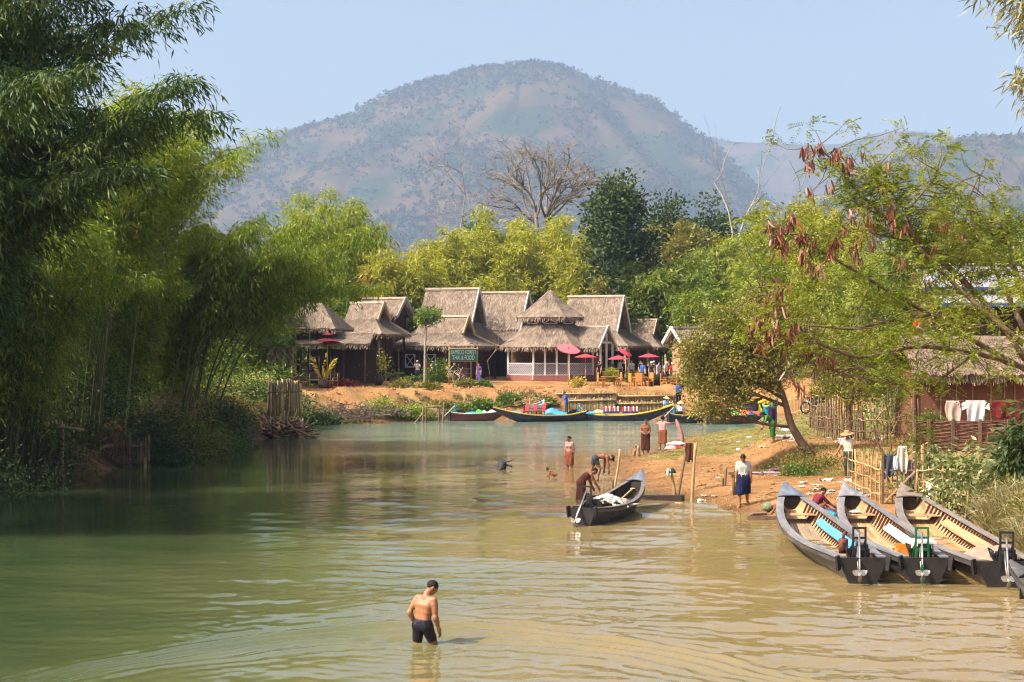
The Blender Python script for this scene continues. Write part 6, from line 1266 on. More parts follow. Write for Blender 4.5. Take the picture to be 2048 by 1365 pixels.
def irimoya(label, px, D, rz, Lr, wu, zr, zm, Ll=None, wl=None, ze=None, wall='boards', barge=None, posts=True, seed=1, wins=(), th=THATCH, group='thatched halls of the riverside restaurant', name='thatched_hall', zb=None, gable=True, lm=.3, rail=False, left_barge=False, shift=0.0):
    """hip-and-gable thatched hall. zr/zm/ze: heights above the sea-level-like water of ridge, upper eave and lower eave"""
    X0 = gx(px, D); g0 = gz(X0, D); t = thing(name, label, 'building', (X0, D, g0), R(rz), group)
    zr, zm = zr - g0, zm - g0; h = Lr / 2; barge = barge or WTRIM
    up = MB(); thface(up, (-h, -.0, zr), (h, -.0, zr), (h, -wu, zm), (-h, -wu, zm), seed); thface(up, (-h, .0, zr), (h, .0, zr), (h, wu, zm), (-h, wu, zm), seed + 1, tuft=20); up.build('upper_roof', th, t)
    MB().bar((-h - .05, 0, zr + .06), (h + .05, 0, zr + .06), .34, .16).build('ridge_cap', RIDGE, t)
    for sd in ((1, -1) if left_barge else (1,)):
        MB().add([(sd * (h - .35), -wu + .1, zm), (sd * (h - .35), wu - .1, zm), (sd * (h - .35), 0, zr - .1), (sd * (h - .42), -wu + .1, zm), (sd * (h - .42), wu - .1, zm), (sd * (h - .42), 0, zr - .1)], [[0, 1, 2], [5, 4, 3]]).build('gable_wall', GABLE, t)
        for y in (-1, 1): MB().bar((sd * (h + .06), y * .02, zr + .06), (sd * (h + .06), y * (wu + .12), zm - .12), .07, .26, up=(0, 0, 1)).build('bargeboard', barge, t)
    if not left_barge: MB().add([(-h + .3, -wu, zm), (-h + .3, wu, zm), (-h + .3, 0, zr - .1)], [[2, 1, 0]]).build('gable_wall', GABLE, t)
    if Ll:
        ze = ze - g0; a, b = h - lm, Ll / 2; wm = wu * .82; zt = zm + .12; c = shift
        lo = MB(); thface(lo, (-a, -wm, zt), (a, -wm, zt), (b + c, -wl, ze), (-b + c, -wl, ze), seed + 2, nu=34, sag=.12); thface(lo, (a, -wm, zt), (a, wm, zt), (b + c, wl, ze), (b + c, -wl, ze), seed + 3, sag=.12); thface(lo, (-a, wm, zt), (-a, -wm, zt), (-b + c, -wl, ze), (-b + c, wl, ze), seed + 4, sag=.12); thface(lo, (a, wm, zt), (-a, wm, zt), (-b + c, wl, ze), (b + c, wl, ze), seed + 5, tuft=8)
        lo.build('skirt_roof', th, t)
        iw, il = wl - 1.1, b - 1.1; hh = ze + .35
    else: iw, il, hh, c = wu - .5, h - .5, zm + .1, 0
    mat = WALLB if wall == 'boards' else WOVEN
    if wall == 'open':
        mb = MB().box((c, iw - .2, hh / 2), (2 * il, .1, hh)); mb.box((c - il * .3, iw * .3, hh / 2), (il, .1, hh)); mb.build('wall', WALLB, t)
    else:
        MB().box((c, 0, hh / 2 - .15), (2 * il, 2 * iw, hh + .3)).build('wall', mat, t)
        for (wx_, wz_, ww_, wh_) in wins: window(t, (c + wx_, -iw - .0, wz_), ww_, wh_)
    if posts and Ll:
        for x in np.linspace(-b + .45, b - .45, 4):
            MB().box((c + x, -wl + .45, ze / 2 + .05), (.15, .15, ze + .3)).build('post', DPOST if wall != 'open' else WTRIM, t)
        for y in np.linspace(-wl + 1.6, wl - .45, 2): MB().box((c + b - .45, y, ze / 2 + .05), (.15, .15, ze + .3)).build('post', DPOST if wall != 'open' else WTRIM, t)
    if rail and Ll:
        mb = MB()
        for z in (.9, .5): mb.bar((c - b + .45, -wl + .45, z), (c + b - .45, -wl + .45, z), .06, .06)
        for x in np.linspace(-b + .5, b - .5, 30): mb.bar((c + x, -wl + .45, .1), (c + x, -wl + .45, .9), .05, .05)
        mb.build('railing', DPOST, t)
    return t
def zz(py, D): return CAMZ - (py - HORIZON) / F * D
BAMB = M('bamboo_board', (0.5, 0.38, 0.22), (0.38, 0.28, 0.15), scale=4, rough=.7)
# tall hall at left (upper gable) with a lower hipped wing in front
irimoya('tallest thatched hall with a steep roof and white bargeboards, left of the middle', 905, 138, -20, 4.9, 1.75, zz(579, 138), zz(650, 138), 7.8, 4.0, zz(690, 138), seed=11)
irimoya('low thatched front hut with a bamboo edged little gable before the tallest hall', 890, 130.5, -20, 4.1, 1.15, zz(634, 130), zz(666, 130), 7.6, 3.1, zz(692, 130), seed=21, barge=BAMB, lm=.5, wall='boards', wins=((-2.2, 1.5, .9, 1.1), (-.4, 1.5, .9, 1.1)), rail=True)
irimoya('second steep thatched hall with white bargeboards right behind the tallest one', 1004, 143, -20, 5.0, 2.1, zz(586, 143), zz(660, 143), 6.6, 3.6, zz(690, 143), seed=31)
irimoya('right thatched hall with a steep roof and white bargeboards behind the entrance gable', 1192, 139, -20, 5.0, 2.0, zz(594, 139), zz(662, 139), 8.2, 4.1, zz(692, 139), seed=41, wall='open')
irimoya('small thatched hut with woven bamboo walls at the right end of the halls', 1284, 144, -20, 2.7, 1.1, zz(641, 144), zz(668, 144), 5.0, 2.9, zz(694, 144), seed=51, barge=BAMB, wall='woven', lm=.4)
irimoya('thatched hut with a white edged gable half hidden by the small leaning tree', 1395, 124, 205, 4.6, 1.25, zz(657, 124), zz(684, 124), seed=61, wall='woven', posts=False)
irimoya('thatched hut with a drooping roof beside the double tier red parasol', 735, 127, -22, 2.9, 1.0, zz(607, 127), zz(638, 127), 5.2, 2.6, zz(668, 127), seed=71, barge=BAMB, lm=.4, wins=((1.0, 1.75, .8, 1.0), (-.6, 1.75, .8, 1.0)), rail=True)
irimoya('low thatched hut with a dark gable and white arched pipe behind the left huts', 768, 138, -24, 4.2, 1.5, zz(598, 138), zz(632, 138), seed=81, barge=M('dull_trim', (0.45, 0.40, 0.36), rough=.7))
# open pavilion at far left
def hip_pavilion():
    D = 121.5; px = 622; X0 = gx(px, D); g0 = gz(X0, D); t = thing('thatched_pavilion', 'open thatched pavilion on dark posts at the left end of the village', 'building', (X0, D, g0), R(-12))
    zr, ze = zz(606, D) - g0, zz(658, D) - g0; a, b, c = .9, 2.7, 2.3; mb = MB()
    thface(mb, (-a, 0, zr), (a, 0, zr), (b, -c, ze), (-b, -c, ze), 91); thface(mb, (a, .05, zr), (a, -.05, zr), (b, c, ze), (b, -c, ze), 92); thface(mb, (-a, .05, zr), (-a, -.05, zr), (-b, c, ze), (-b, -c, ze), 93); thface(mb, (a, 0, zr), (-a, 0, zr), (-b, c, ze), (b, c, ze), 94, tuft=10)
    mb.build('roof', THATCH, t)
    for x in (-2.0, -.4, 1.1, 2.1): MB().box((x, -1.8, ze / 2), (.16, .16, ze + .3)).build('post', DPOST, t)
    for x in (-2, 2): MB().box((x, 1.7, ze / 2), (.16, .16, ze + .3)).build('post', DPOST, t)
    for x in (-1.7, -1.0, .55): MB().box((x, -1.85, ze * .62), (.06, .06, ze * .75)).build('rail_post', WTRIM, t)
    MB().box((0, 1.5, .8), (4, .1, 1.6)).build('wall', WALLB, t)
    lo = MB(); zl = zz(668, D) - g0
    thface(lo, (-.6, -.6, zl + .1), (5.2, -.6, zl + .1), (5.4, -2.6, zl - .75), (-.4, -2.6, zl - .75), 95, sag=.05); lo.build('awning_roof', THATCH, t)
    w_ = MB().box((2.6, -.4, 1.3), (5.4, .1, 2.6)); w_.build('back_wall', WALLB, t)
    for x in np.linspace(0, 5.0, 4): MB().box((x, -2.3, (zl - .8) / 2), (.12, .12, zl - .7)).build('post', DPOST, t)
    f = MB()
    for x in np.linspace(.2, 2.6, 9): f.box((x, -2.2, 1.35), (.10, .05, 1.5), rnd=TR.random())
    f.bar((.1, -2.2, .7), (2.7, -2.2, .7), .06, .06); f.build('slat_screen', OLDWOOD, t)
hip_pavilion()
# octagonal pavilion with the entrance wing
def octagon():
    D = 130.5; px = 1100; X0 = gx(px, D); g0 = gz(X0, D); t = thing('octagonal_pavilion', 'two tiered round thatched pavilion with white posts, lattice rail and entrance gable', 'building', (X0, D, g0))
    zt, z1, z2, z3, z4 = [zz(q, D) - g0 for q in (581, 634, 627, 653, 694)]
    n = 8; an = lambda k: 2 * math.pi * (k + .5) / n
    def ring(r, z): return [np.array([r * math.cos(an(k)), r * math.sin(an(k)), z]) for k in range(n + 1)]
    up = MB(); a, b = ring(.06, zt), ring(3.0, z1 - .05)
    for k in range(n): thface(up, a[k], a[k + 1], b[k + 1], b[k], 100 + k, nu=12, sag=.10, tuft=80)
    up.build('upper_roof', THATCH, t)
    cw = MB(); c0, c1 = ring(2.15, z3 - .5), ring(2.15, z2 + .12)
    for k in range(n): cw.add([c0[k], c0[k + 1], c1[k + 1], c1[k]], [[0, 1, 2, 3]])
    cw.build('clerestory', WALLB, t)
    for k in range(4, 8):
        m_ = (c0[k] + c0[k + 1]) / 2; mz = (z2 + z3) / 2 + .02; d = unit(np.array([m_[0], m_[1], 0])); e = unit(c0[k + 1] - c0[k]); mb = MB(); o = np.array([m_[0], m_[1], mz]) + d * .05; w_, h_ = .55, .34
        for p, q in (((-w_, h_), (w_, h_)), ((-w_, -h_), (w_, -h_)), ((-w_, -h_), (-w_, h_)), ((w_, -h_), (w_, h_)), ((-w_, -h_), (w_, h_)), ((-w_, h_), (w_, -h_))): mb.bar(o + e * p[0] + [0, 0, p[1]], o + e * q[0] + [0, 0, q[1]], .06, .05, up=d)
        mb.build('window', WTRIM, t)
    lo = MB(); a, b = ring(2.2, z3 + .12), ring(4.45, z4)
    for k in range(n): thface(lo, a[k], a[k + 1], b[k + 1], b[k], 120 + k, nu=16, sag=.10, tuft=70)
    lo.build('lower_roof', THATCH, t)
    # wing with the gable, ridge to the right
    rz = R(-20); ca, sa = math.cos(rz), math.sin(rz); W = lambda x, y, z: (x * ca - y * sa, x * sa + y * ca, z)
    zr, ze, x0, x1, wd = zz(655, D) - g0, zz(696, D) - g0, 1.0, 4.9, 2.5; wg = MB()
    thface(wg, W(x0, 0, zr), W(x1, 0, zr), W(x1, -wd, ze), W(x0, -wd, ze), 140); thface(wg, W(x0, 0, zr), W(x1, 0, zr), W(x1, wd, ze), W(x0, wd, ze), 141, tuft=15); wg.build('wing_roof', THATCH, t)
    for y in (-1, 1): MB().bar(W(x1 + .06, 0, zr + .06), W(x1 + .06, y * (wd + .1), ze - .06), .07, .24).build('bargeboard', WTRIM, t)
    MB().bar(W(x1 - .1, -wd * .72, ze + .42), W(x1 - .1, wd * .72, ze + .42), .08, .16).build('tie_beam', WTRIM, t)
    MB().bar(W(x0, 0, zr + .04), W(x1, 0, zr + .04), .28, .12).build('ridge_cap', RIDGE, t)
    for y in (-1.7, 0.0, 1.7): MB().box(W(x1 - .1, y, (ze + .4) / 2 - (.0 if y else -.35)), (.17, .17, ze + .5 + (0 if y else .7))).build('post', WTRIM, t)
    # posts, rail, plinth
    pr = ring(3.7, 0)
    for k in range(4, 8): MB().box(pr[k] + [0, 0, z4 / 2 + .2], (.17, .17, z4 + .4)).build('post', WTRIM, t)
    for f in (.33, .66):
        q = pr[5] * (1 - f) + pr[6] * f; MB().box(q + [0, 0, z4 / 2 + .2], (.15, .15, z4 + .4)).build('post', WTRIM, t)
    br = MB()
    for k in range(3, 8):
        br.bar(pr[k] + [0, 0, .13], pr[k + 1] + [0, 0, .13], .22, .46)
    br.build('brick_plinth', BRICK, t)
    for k in range(4, 7):
        a_, b_ = pr[k] + [0, 0, 0], pr[k + 1] + [0, 0, 0]; e = unit(b_ - a_); Lk = np.linalg.norm(b_ - a_); mb = MB(); d = np.cross(e, (0, 0, 1)); z0_, z1_ = .42, 1.28; hh = z1_ - z0_
        for s0 in np.arange(-hh, Lk, .21):
            for sg in (1, -1):
                s1 = s0 + hh; u0, u1 = max(s0, .05), min(s1, Lk - .05)
                if u1 <= u0: continue
                f = lambda u_: (z0_ + (u_ - s0)) if sg > 0 else (z1_ - (u_ - s0))
                mb.bar(a_ + e * u0 + [0, 0, f(u0)] + d * .012 * sg, a_ + e * u1 + [0, 0, f(u1)] + d * .012 * sg, .02, .075, up=d)
        for z in (z0_ - .02, z1_ + .03): mb.bar(a_ + e * .05 + [0, 0, z], b_ - e * .05 + [0, 0, z], .06, .06)
        mb.build('lattice_panel', LATT, t)
    MB().box((0, 2.6, 1.2), (6.4, .1, 2.4)).build('back_wall', WOVEN, t)
    MB().box((3.3, -1.2, .95), (1.9, .5, 1.9)).build('brick_pier', BRICK, t)
octagon()
# house with the pale metal roof and the bamboo hut on the right
CORR = M('corrugated_metal', (0.32, 0.32, 0.34), (0.23, 0.22, 0.24), scale=1.2, rough=.5, spec=.4, spots=((0.34, 0.25, 0.2), 1.3, .6)); BTRIM = M('blue_trim', (0.03, 0.1, 0.22), rough=.5)
def metal_house():
    D = 76.0; x0 = gx(1842, D); t = thing('metal_roof_house', 'house with two tiers of pale corrugated metal roof behind the bamboo hut', 'building', (x0, D, gz(x0, D))); g0 = gz(x0, D)
    def corr(xa, xb, ya, za, yb, zb):
        n = int((xb - xa) / .05); xx = np.linspace(xa, xb, n); c = .022 * np.sin(xx / .16 * 2 * math.pi)
        G = np.stack([np.stack([xx, np.full(n, y), z + c], 1) for y, z in ((ya, za), ((ya + yb) / 2, (za + zb) / 2), (yb, zb))], 1); return MB().slab(G, (0, 0, -.02), rnd=.5)
    z = [zz(q, D) - g0 for q in (527, 575, 583, 607)]
    corr(.1, 11, 1.6, z[0], 0, z[1]).build('upper_roof', CORR, t); corr(.6, 11, .6, z[2] + .02, -.9, z[3]).build('lower_roof', CORR, t)
    MB().bar((-.1, 1.65, z[0] + .05), (11, 1.65, z[0] + .05), .3, .06).build('ridge_cap', WTRIM, t)
    MB().bar((.1, -.03, z[1] - .07), (11, -.03, z[1] - .07), .05, .16).build('fascia', BTRIM, t); MB().bar((.6, -.93, z[3] - .09), (11, -.93, z[3] - .09), .05, .18).build('fascia', BTRIM, t)
    MB().box((5.8, 2.2, z[3] / 2), (10.4, 3.6, z[3])).build('wall', WALLB, t)
    MB().box((5.8, 3.2, (z[0] + z[2]) / 2 - .1), (10.4, 1.8, z[0] - z[2] - .3)).build('upper_wall', WALLB, t)
metal_house()
def bamboo_hut():
    D = 60.5; x0 = gx(1832, D); g0 = gz(x0, D); t = thing('bamboo_hut', 'bamboo hut with reddish mat walls and a shaggy old thatched roof at the right edge', 'building', (x0, D, g0))
    zr, ze = zz(672, D) - g0, zz(748, D) - g0; rf = MB(); thface(rf, (-.2, 1.7, zr), (7, 1.7, zr), (7, -.75, ze), (-.2, -.75, ze), 171, nu=60, tuft=150, fringe=34, fl=.3, rough_=.07); thface(rf, (-.2, 1.7, zr), (7, 1.7, zr), (7, 4, ze), (-.2, 4, ze), 172, tuft=10); rf.build('roof', THATCH2, t)
    MB().box((3.5, 1.6, ze / 2), (7.0, 3.2, ze + .25)).build('wall', M('bamboo_mat', (0.22, 0.085, 0.05), (0.15, 0.058, 0.034), scale=9, rough=.85, stretch=(1, 1, 1), bump=.6, spots=((0.18, 0.08, 0.05), 1.5, .6)), t)
    for x in np.arange(.25, 6.8, .62): MB().box((x + .1 * TR.normal(), -.025, ze / 2), (.035, .03, ze + .2)).build('batten', DRYCULM, t)
    MB().tube([(-.03, -.04, -.1), (-.03, -.04, ze + .1)], .05, 7).build('corner_post', DPOST, t)
bamboo_hut()
# ------------------------------------------------------------------ poles, fences and things on the beach
def pole(name, label, a, b, r, mat, cat='post', group=None, wob=.012, seed=1):
    rr_ = np.random.default_rng(seed); a = np.array(a, float); b = np.array(b, float); k = 9
    P = limb(np.zeros(3), b - a, rr_, wob, k); rad = np.full(k, r); rad = rad * (1 - .15 * np.linspace(0, 1, k)) * (1 + .08 * rr_.normal(0, 1, k))
    return tag(MB().tube(P, rad, 8).build(name, mat, smooth=True, loc=a), label, cat, group)
def stick(px0, py0, px1, py1, Y0, Y1=None): Y1 = Y1 or Y0; return at(px0, py0, Y0), at(px1, py1, Y1)
GPO = 'bamboo poles around the small motor boat'
a, b = stick(1226, 988, 1240, 899, 54.6); pole('pole', 'tall bamboo pole standing at the stern side of the small motor boat', a - [0, 0, .3], b, .045, DRYCULM, 'pole', GPO, seed=1)
a, b = stick(1225, 996, 1225, 960, 52.6); pole('pole', 'short stake just left of the white basin', a - [0, 0, .3], b, .05, OLDWOOD, 'pole', GPO, seed=2)
a, b = stick(1352, 1002, 1340, 938, 51.9); pole('pole', 'leaning pole topped with a dark bundle', a - [0, 0, .3], b, .055, DRYCULM, 'pole', GPO, seed=3)
a, b = stick(1354, 988, 1377, 890, 53.5, 54); pole('pole', 'slanting pole with a maroon cloth on its tip', a - [0, 0, .25], b, .045, OLDWOOD, 'pole', GPO, seed=4)
a, b = stick(1383, 1000, 1392, 887, 51.6); pole('pole', 'tallest bamboo pole standing alone right of the slanting one', a - [0, 0, .3], b, .055, DRYCULM, 'pole', GPO, seed=5)
a, b = stick(1448, 969, 1452, 934, 54.0); pole('stake', 'dark stake on the beach left of the walking man', a - [0, 0, .2], b, .055, OLDWOOD, 'stake', seed=6)
a, b = stick(1446, 969, 1445, 957, 54.0); pole('stake', 'stub of a stake leaning on the dark stake', a - [0, 0, .2], b, .05, OLDWOOD, 'stake', seed=7)
t = thing('cross_stake', 'stake with a short cross piece right beside the walking man', 'stake', at(1469, 981, 51.8) - [0, 0, .15]); b0_ = at(1469, 981, 51.8) - [0, 0, .15]
MB().tube(np.array([(0, 0, 0), at(1466, 939, 51.8) - b0_]), .06, 8).build('upright', OLDWOOD, t, smooth=True); MB().bar(at(1457, 947.5, 51.75) - b0_, at(1470, 947.5, 51.75) - b0_, .07, .10).build('cross_piece', OLDWOOD, t)
a, b = stick(1276, 913, 1277, 892, 73.2); pole('stake', 'thick short stake beside the sitting toddler', a - [0, 0, .2], b, .08, DRYCULM, 'stake', seed=8)
mb = MB(); p0, p1 = at(1168, 997, 53.2), at(1366, 997, 51.6); mb.bar((0, 0, 0), p1 - p0, .28, .20)
tag(mb.build('timber_beam', M('wet_timber', (0.05, 0.03, 0.022), (0.025, 0.016, 0.012), scale=3, rough=.5, bump=.5, stretch=(.3, 2, 2)), loc=p0), 'dark wet timber beam lying at the water behind the small motor boat', 'beam')
mb = MB().lathe([(.001, 0), (.16, 0), (.22, .12), (.235, .125), (.20, .02), (.001, .02)], n=18)
t = mb.build('washing_basin', WHITEP, smooth=True, loc=at(1238, 990, 53.1)); tag(t, 'white basin heaped with washing on the dark timber beam', 'basin')
cloth_heap('laundry', 'small white and violet heap of washing in the basin', at(1238, 984, 53.1), (.16, .16, .12), C_WHITE, 12, cat='laundry')
def drape(name, label, c, w, h, mat, seed, rz=0.0, top=.06, fold=5, cat='cloth', taper=.75, depth=.07, group=None, n=(20, 14)):
    """cloth hung over a bar or a tip: two sides falling from the top edge"""
    u = np.linspace(-1, 1, n[0]); v = np.linspace(0, 1, n[1]); U, V = np.meshgrid(u, v, indexing='ij')
    wd = w / 2 * (taper + (1 - taper) * (1 - np.abs(V - .45)))
    low = h * (1 + .16 * (vnoise(U * 2.2 + seed, U * 0 + 3, seed) - .5) * 2)
    f = lambda ph: depth * (V ** .7) * np.sin(U * fold + ph + 2 * V + 3 * vnoise(U * 1.5 + 9, V * 2, seed))
    G = np.stack([U * wd, -top * (.4 + .6 * V) - f(0) * .6, -V * low], -1); Bk = np.stack([U * wd * .96, top * (.4 + .6 * V) + f(1.3) * .5, -V * low * .8], -1)
    mb = MB(); mb.grid(G); mb.grid(Bk, flip=True); mb.grid(np.stack([G[:, 0], Bk[:, 0]], 1)); o = mb.build(name, mat, smooth=True, loc=c); o.rotation_euler = (0, 0, rz)
    m_ = o.modifiers.new('thick', 'SOLIDIFY'); m_.thickness = .012
    return tag(o, label, cat, group)
drape('hung_cloth', 'maroon cloth hanging from the tip of the slanting pole', at(1378, 888, 53.9) + [0, 0, .03], .26, .60, C_BROWN, 3, top=.08)
cloth_heap('cloth_bundle', 'dark green cap shaped bundle stuck on the leaning pole', at(1342, 942, 51.9) - [0, 0, .06], (.19, .18, .24), C_DGREEN, 5, cat='bundle', amp=.3)
drape('hung_cloth', 'grey rag hanging below the dark bundle on the leaning pole', at(1337, 938, 51.8), .16, .22, C_GREY, 6, top=.05)
a, b = stick(1548, 905, 1545, 800, 66.0); pole('pole', 'thin post with a dark shirt on the grass bank', a - [0, 0, .3], b, .04, OLDWOOD, 'pole', seed=9)
drape('hung_shirt', 'dark violet shirt hanging on the thin post', at(1545, 815, 65.9), .36, .82, CLOTH('dark_violet', (0.035, 0.02, 0.05)), 4, top=.09)
# the twisted wet cloth held by the person in pink
xh = Matrix.Rotation(R(-14), 3, 'Z') @ Vector(Jp['wrR'] * 1.0); hand = np.array([gx(1325, 77.5) + xh.x * sp_, 77.5 + xh.y * sp_, .02 + xh.z * sp_])
e0 = hand + [.06, -.02, .22]; e1_ = np.array([gx(1364, 77.2), 77.2, hand[2] - 1.05]); r_ = np.random.default_rng(3)
tag(MB().tube(limb(np.zeros(3), e1_ - e0, r_, .03, 9), [.03, .09, .11, .09, .11, .10, .11, .10, .06], 9).build('wet_cloth', C_MAUVE, smooth=True, loc=e0), 'long twisted plum wet cloth hanging from the raised hand', 'cloth')
for px, Y, dz_, m_, lab, rd in [(1347, 76.8, .0, C_PINK, 'pink laundry pile on the grass edge', (.42, .3, .30)), (1352, 76.9, .22, C_WHITE, 'white pinkish cloth on top of the laundry pile', (.45, .3, .22)), (1362, 76.7, .02, CLOTH('hot_red', (0.55, 0.03, 0.06)), 'red cloth at the right of the laundry pile', (.36, .25, .12)), (1334, 76.9, .05, C_DGREEN, 'dark green cloth at the left of the laundry pile', (.18, .2, .18))]:
    x = gx(px, Y); cloth_heap('laundry', lab, (x, Y, gz(x, Y) + dz_), rd, m_, int(px), cat='laundry', amp=.6)
x = gx(1649, 47.3); cloth_heap('laundry', 'dark patterned washing between the first two boats', (x, 46.9, gz(x, 46.9)), (.26, .22, .22), C_PLUM, 41, cat='laundry'); x = gx(1656, 47); cloth_heap('laundry', 'teal washing beside the second boat bow', (x, 46.6, gz(x, 46.6)), (.2, .2, .18), TEAL, 42, cat='laundry')
# washing raft under the crouching person
t = thing('washing_plank', 'low dark washing platform at the water under the crouching person', 'platform', (gx(1535, 46.7), 46.7, .05)); MB().box((0, 0, 0), (1.0, .6, .07), rz=.05).build('top_board', OLDWOOD, t); MB().box((-.05, -.34, .0), (1.2, .1, .10), rz=.02).build('edge_board', OLDWOOD, t); MB().box((-.3, 0, .08), (.5, .3, .05), rz=.4).build('loose_board', OLDWOOD, t)
# purple cloth spread on the sand, log, litter, stones, sticks
x = gx(1545, 57.5); cloth_heap('spread_cloth', 'mauve cloth spread flat on the sand by the bluff', (x, 57.6, gz(x, 57.6) + .01), (.95, .35, .07), CLOTH('pale_mauve', (0.42, 0.28, 0.34)), 51, amp=.7); x = gx(1575, 57.5)
cloth_heap('spread_cloth', 'dark violet cloth spread beside the mauve one', (x, 57.9, gz(x, 57.9) + .01), (.6, .3, .08), C_PLUM, 52, amp=.7)
mb = MB().tube([(0, 0, 0), (.26, -.05, .0)], .045, 9); tag(mb.build('log', DRYCULM, smooth=True, loc=at(1350, 1008, 51)), 'short pale log floating at the beach edge', 'log')
for (p, q, lab, s) in [((1425, 1010), (1463, 1011), 'thin crooked stick at the beach edge', 1), ((1480, 1006), (1498, 1003), 'pale broken board near the walking man', 2), ((1393, 975), (1412, 977), 'dark stick on the sand near the poles', 3), ((1530, 1000), (1565, 1001), 'dry twig on the sand above the crouching person', 4), ((1560, 962), (1590, 964), 'brown twig below the bluff', 5)]:
    Y = 3200 * 4.85 / (p[1] - HORIZON); A_ = np.array([gx(p[0], Y), Y, gz(gx(p[0], Y), Y) + .02]); B_ = np.array([gx(q[0], Y + .2), Y + .2, gz(gx(q[0], Y + .2), Y + .2) + .03]); pole('stick', lab, A_, B_, .018, OLDWOOD, 'stick', seed=s, wob=.05)
LIT = [M('litter_white', (0.72, 0.70, 0.68), rough=.6), M('litter_tan', (0.6, 0.45, 0.32), rough=.7), M('litter_grey', (0.4, 0.4, 0.42), rough=.6)]
r = np.random.default_rng(31)
lsp = [(r.uniform(1600, 1740), r.uniform(960, 1003)) for _ in range(34)] + [(r.uniform(1470, 1600), r.uniform(860, 905)) for _ in range(16)] + [(r.uniform(1400, 1640), r.uniform(930, 1000)) for _ in range(12)] + [(1575, 940), (1590, 942), (1583, 936), (1570, 899), (1577, 892), (1566, 905), (1690, 955), (1683, 951), (1757, 880), (1660, 878)]
big = {62: .22, 63: .18, 64: .2, 65: .26, 66: .22, 67: .18, 68: .26, 69: .2, 70: .3, 71: .15}
for k, (px, py) in enumerate(lsp):
    Y = 3200 * 4.7 / (py - HORIZON)
    for _ in range(4): Y = 3200 * (5 - gz(gx(px, Y), Y)) / (py - HORIZON)
    x = gx(px, Y); sz = big.get(k, r.uniform(.05, .14)); n = 7; G = np.stack(np.meshgrid(np.linspace(-1, 1, n), np.linspace(-1, 1, n), indexing='ij') + [np.zeros((n, n))], -1) * [sz, sz * r.uniform(.5, 1), 0]
    G[..., 2] = r.random((n, n)) * sz * .5; G += r.normal(0, sz * .1, G.shape); G[..., 2] += .012
    tag(MB().slab(G, (0, 0, -.006)).build('paper_scrap', LIT[0 if r.random() < .65 else r.integers(1, 3)], loc=(x, Y, gz(x, Y))), 'crumpled scrap of pale litter lying on the bank', 'litter', 'scraps of litter on the right bank')
ST = M('stone', (0.26, 0.16, 0.10), (0.15, 0.09, 0.06), scale=9, rough=.9, bump=.6)
for k in range(26):
    px, py = r.uniform(1400, 1720), r.uniform(925, 1003); Y = 3200 * 4.7 / (py - HORIZON)
    for _ in range(4): Y = 3200 * (5 - gz(gx(px, Y), Y)) / (py - HORIZON)
    x = gx(px, Y); s_ = r.uniform(.03, .09); V, Fc = sdf_mesh([('e', (0, 0, 0), (s_, s_ * r.uniform(.6, 1), s_ * .7)), ('e', r.normal(0, s_ * .5, 3), (s_ * .7,) * 3)], s_ / 4, s_ * .3)
    tag(MB().add(V + r.normal(0, s_ * .05, V.shape), Fc).build('stone', ST, loc=(x, Y, gz(x, Y) + s_ * .3)), 'small brown stone lying on the sand', 'stone', 'stones on the beach')
# grass blades on the bank and the beach top, ground cover on the far side
def cover(name, xr, yr, n, test, h, w, mat, seed, lab, stuff=True):
    r = np.random.default_rng(seed); x = r.uniform(*xr, n * 3); y = r.uniform(*yr, n * 3); k = test(x, y, r); x, y = x[k][:n], y[k][:n]; z = height(x, y); m_ = 5
    P = np.repeat(np.stack([x, y, z - .02], 1), m_, 0) + r.normal(0, .05, (len(x) * m_, 3)) * [1, 1, 0]
    D = r.normal(0, .45, P.shape); D[:, 2] = 1; mb = MB(); leaves(mb, P, D, h * r.uniform(.4, 1.2, len(P)), w, r, rnd=np.clip(np.repeat(fbm(x * .5, y * .5, seed), m_) + r.normal(0, .2, len(P)), 0, 1), fold=.2)
    tag(mb.build(name, mat), lab, 'grass', kind='stuff')
GRB = LEAF('bank_grass', [(0.10, 0.15, 0.02), (0.19, 0.22, 0.035), (0.30, 0.27, 0.06), (0.42, 0.33, 0.13)], trans=.35)
def t1(x, y, r): d = polydist(RIV, x, y); return (d > .5) & (y + (fbm(x * .4, y * .4, 9) - .5) * 14 > 64.5) & (fbm(x * .8, y * .8, 71) > .36 + .15 * r.random(len(x)))
cover('bank_grass', (4, 24), (60, 97), 9000, t1, .13, .018, GRB, 61, 'short grass on the right bank')
def t2(x, y, r): d = polydist(RIV, x, y); return (d > .3) & (fbm(x * .5, y * .5, 72) > .45 + .12 * r.random(len(x)))
cover('bank_weeds', (-24, -10), (48, 104), 8000, t2, .34, .03, OLIVE, 62, 'weeds on the shaded left bank')
def t3(x, y, r): d = polydist(RIV, x, y); return (d > .3) & (d < 3.6) & (fbm(x * .6, y * .6, 73) > .50 + .12 * r.random(len(x)))
cover('bank_weeds', (-14, 2), (99, 114), 2600, t3, .4, .05, LEAF('pale_weed', [(0.05, 0.08, 0.02), (0.13, 0.15, 0.05), (0.3, 0.26, 0.14)], trans=.3), 63, 'pale weeds and dry stalks on the far bank')
def t4(x, y, r): b_ = polydist(BLUFF, x, y); return (np.abs(b_) < 1.6) & (y < 60) & (polydist(RIV, x, y) > .9) & (fbm(x * .9, y * .9, 74) > .47)
cover('bank_grass', (9, 15), (44, 62), 1800, t4, .2, .02, GRB, 64, 'grass tufts along the bluff')
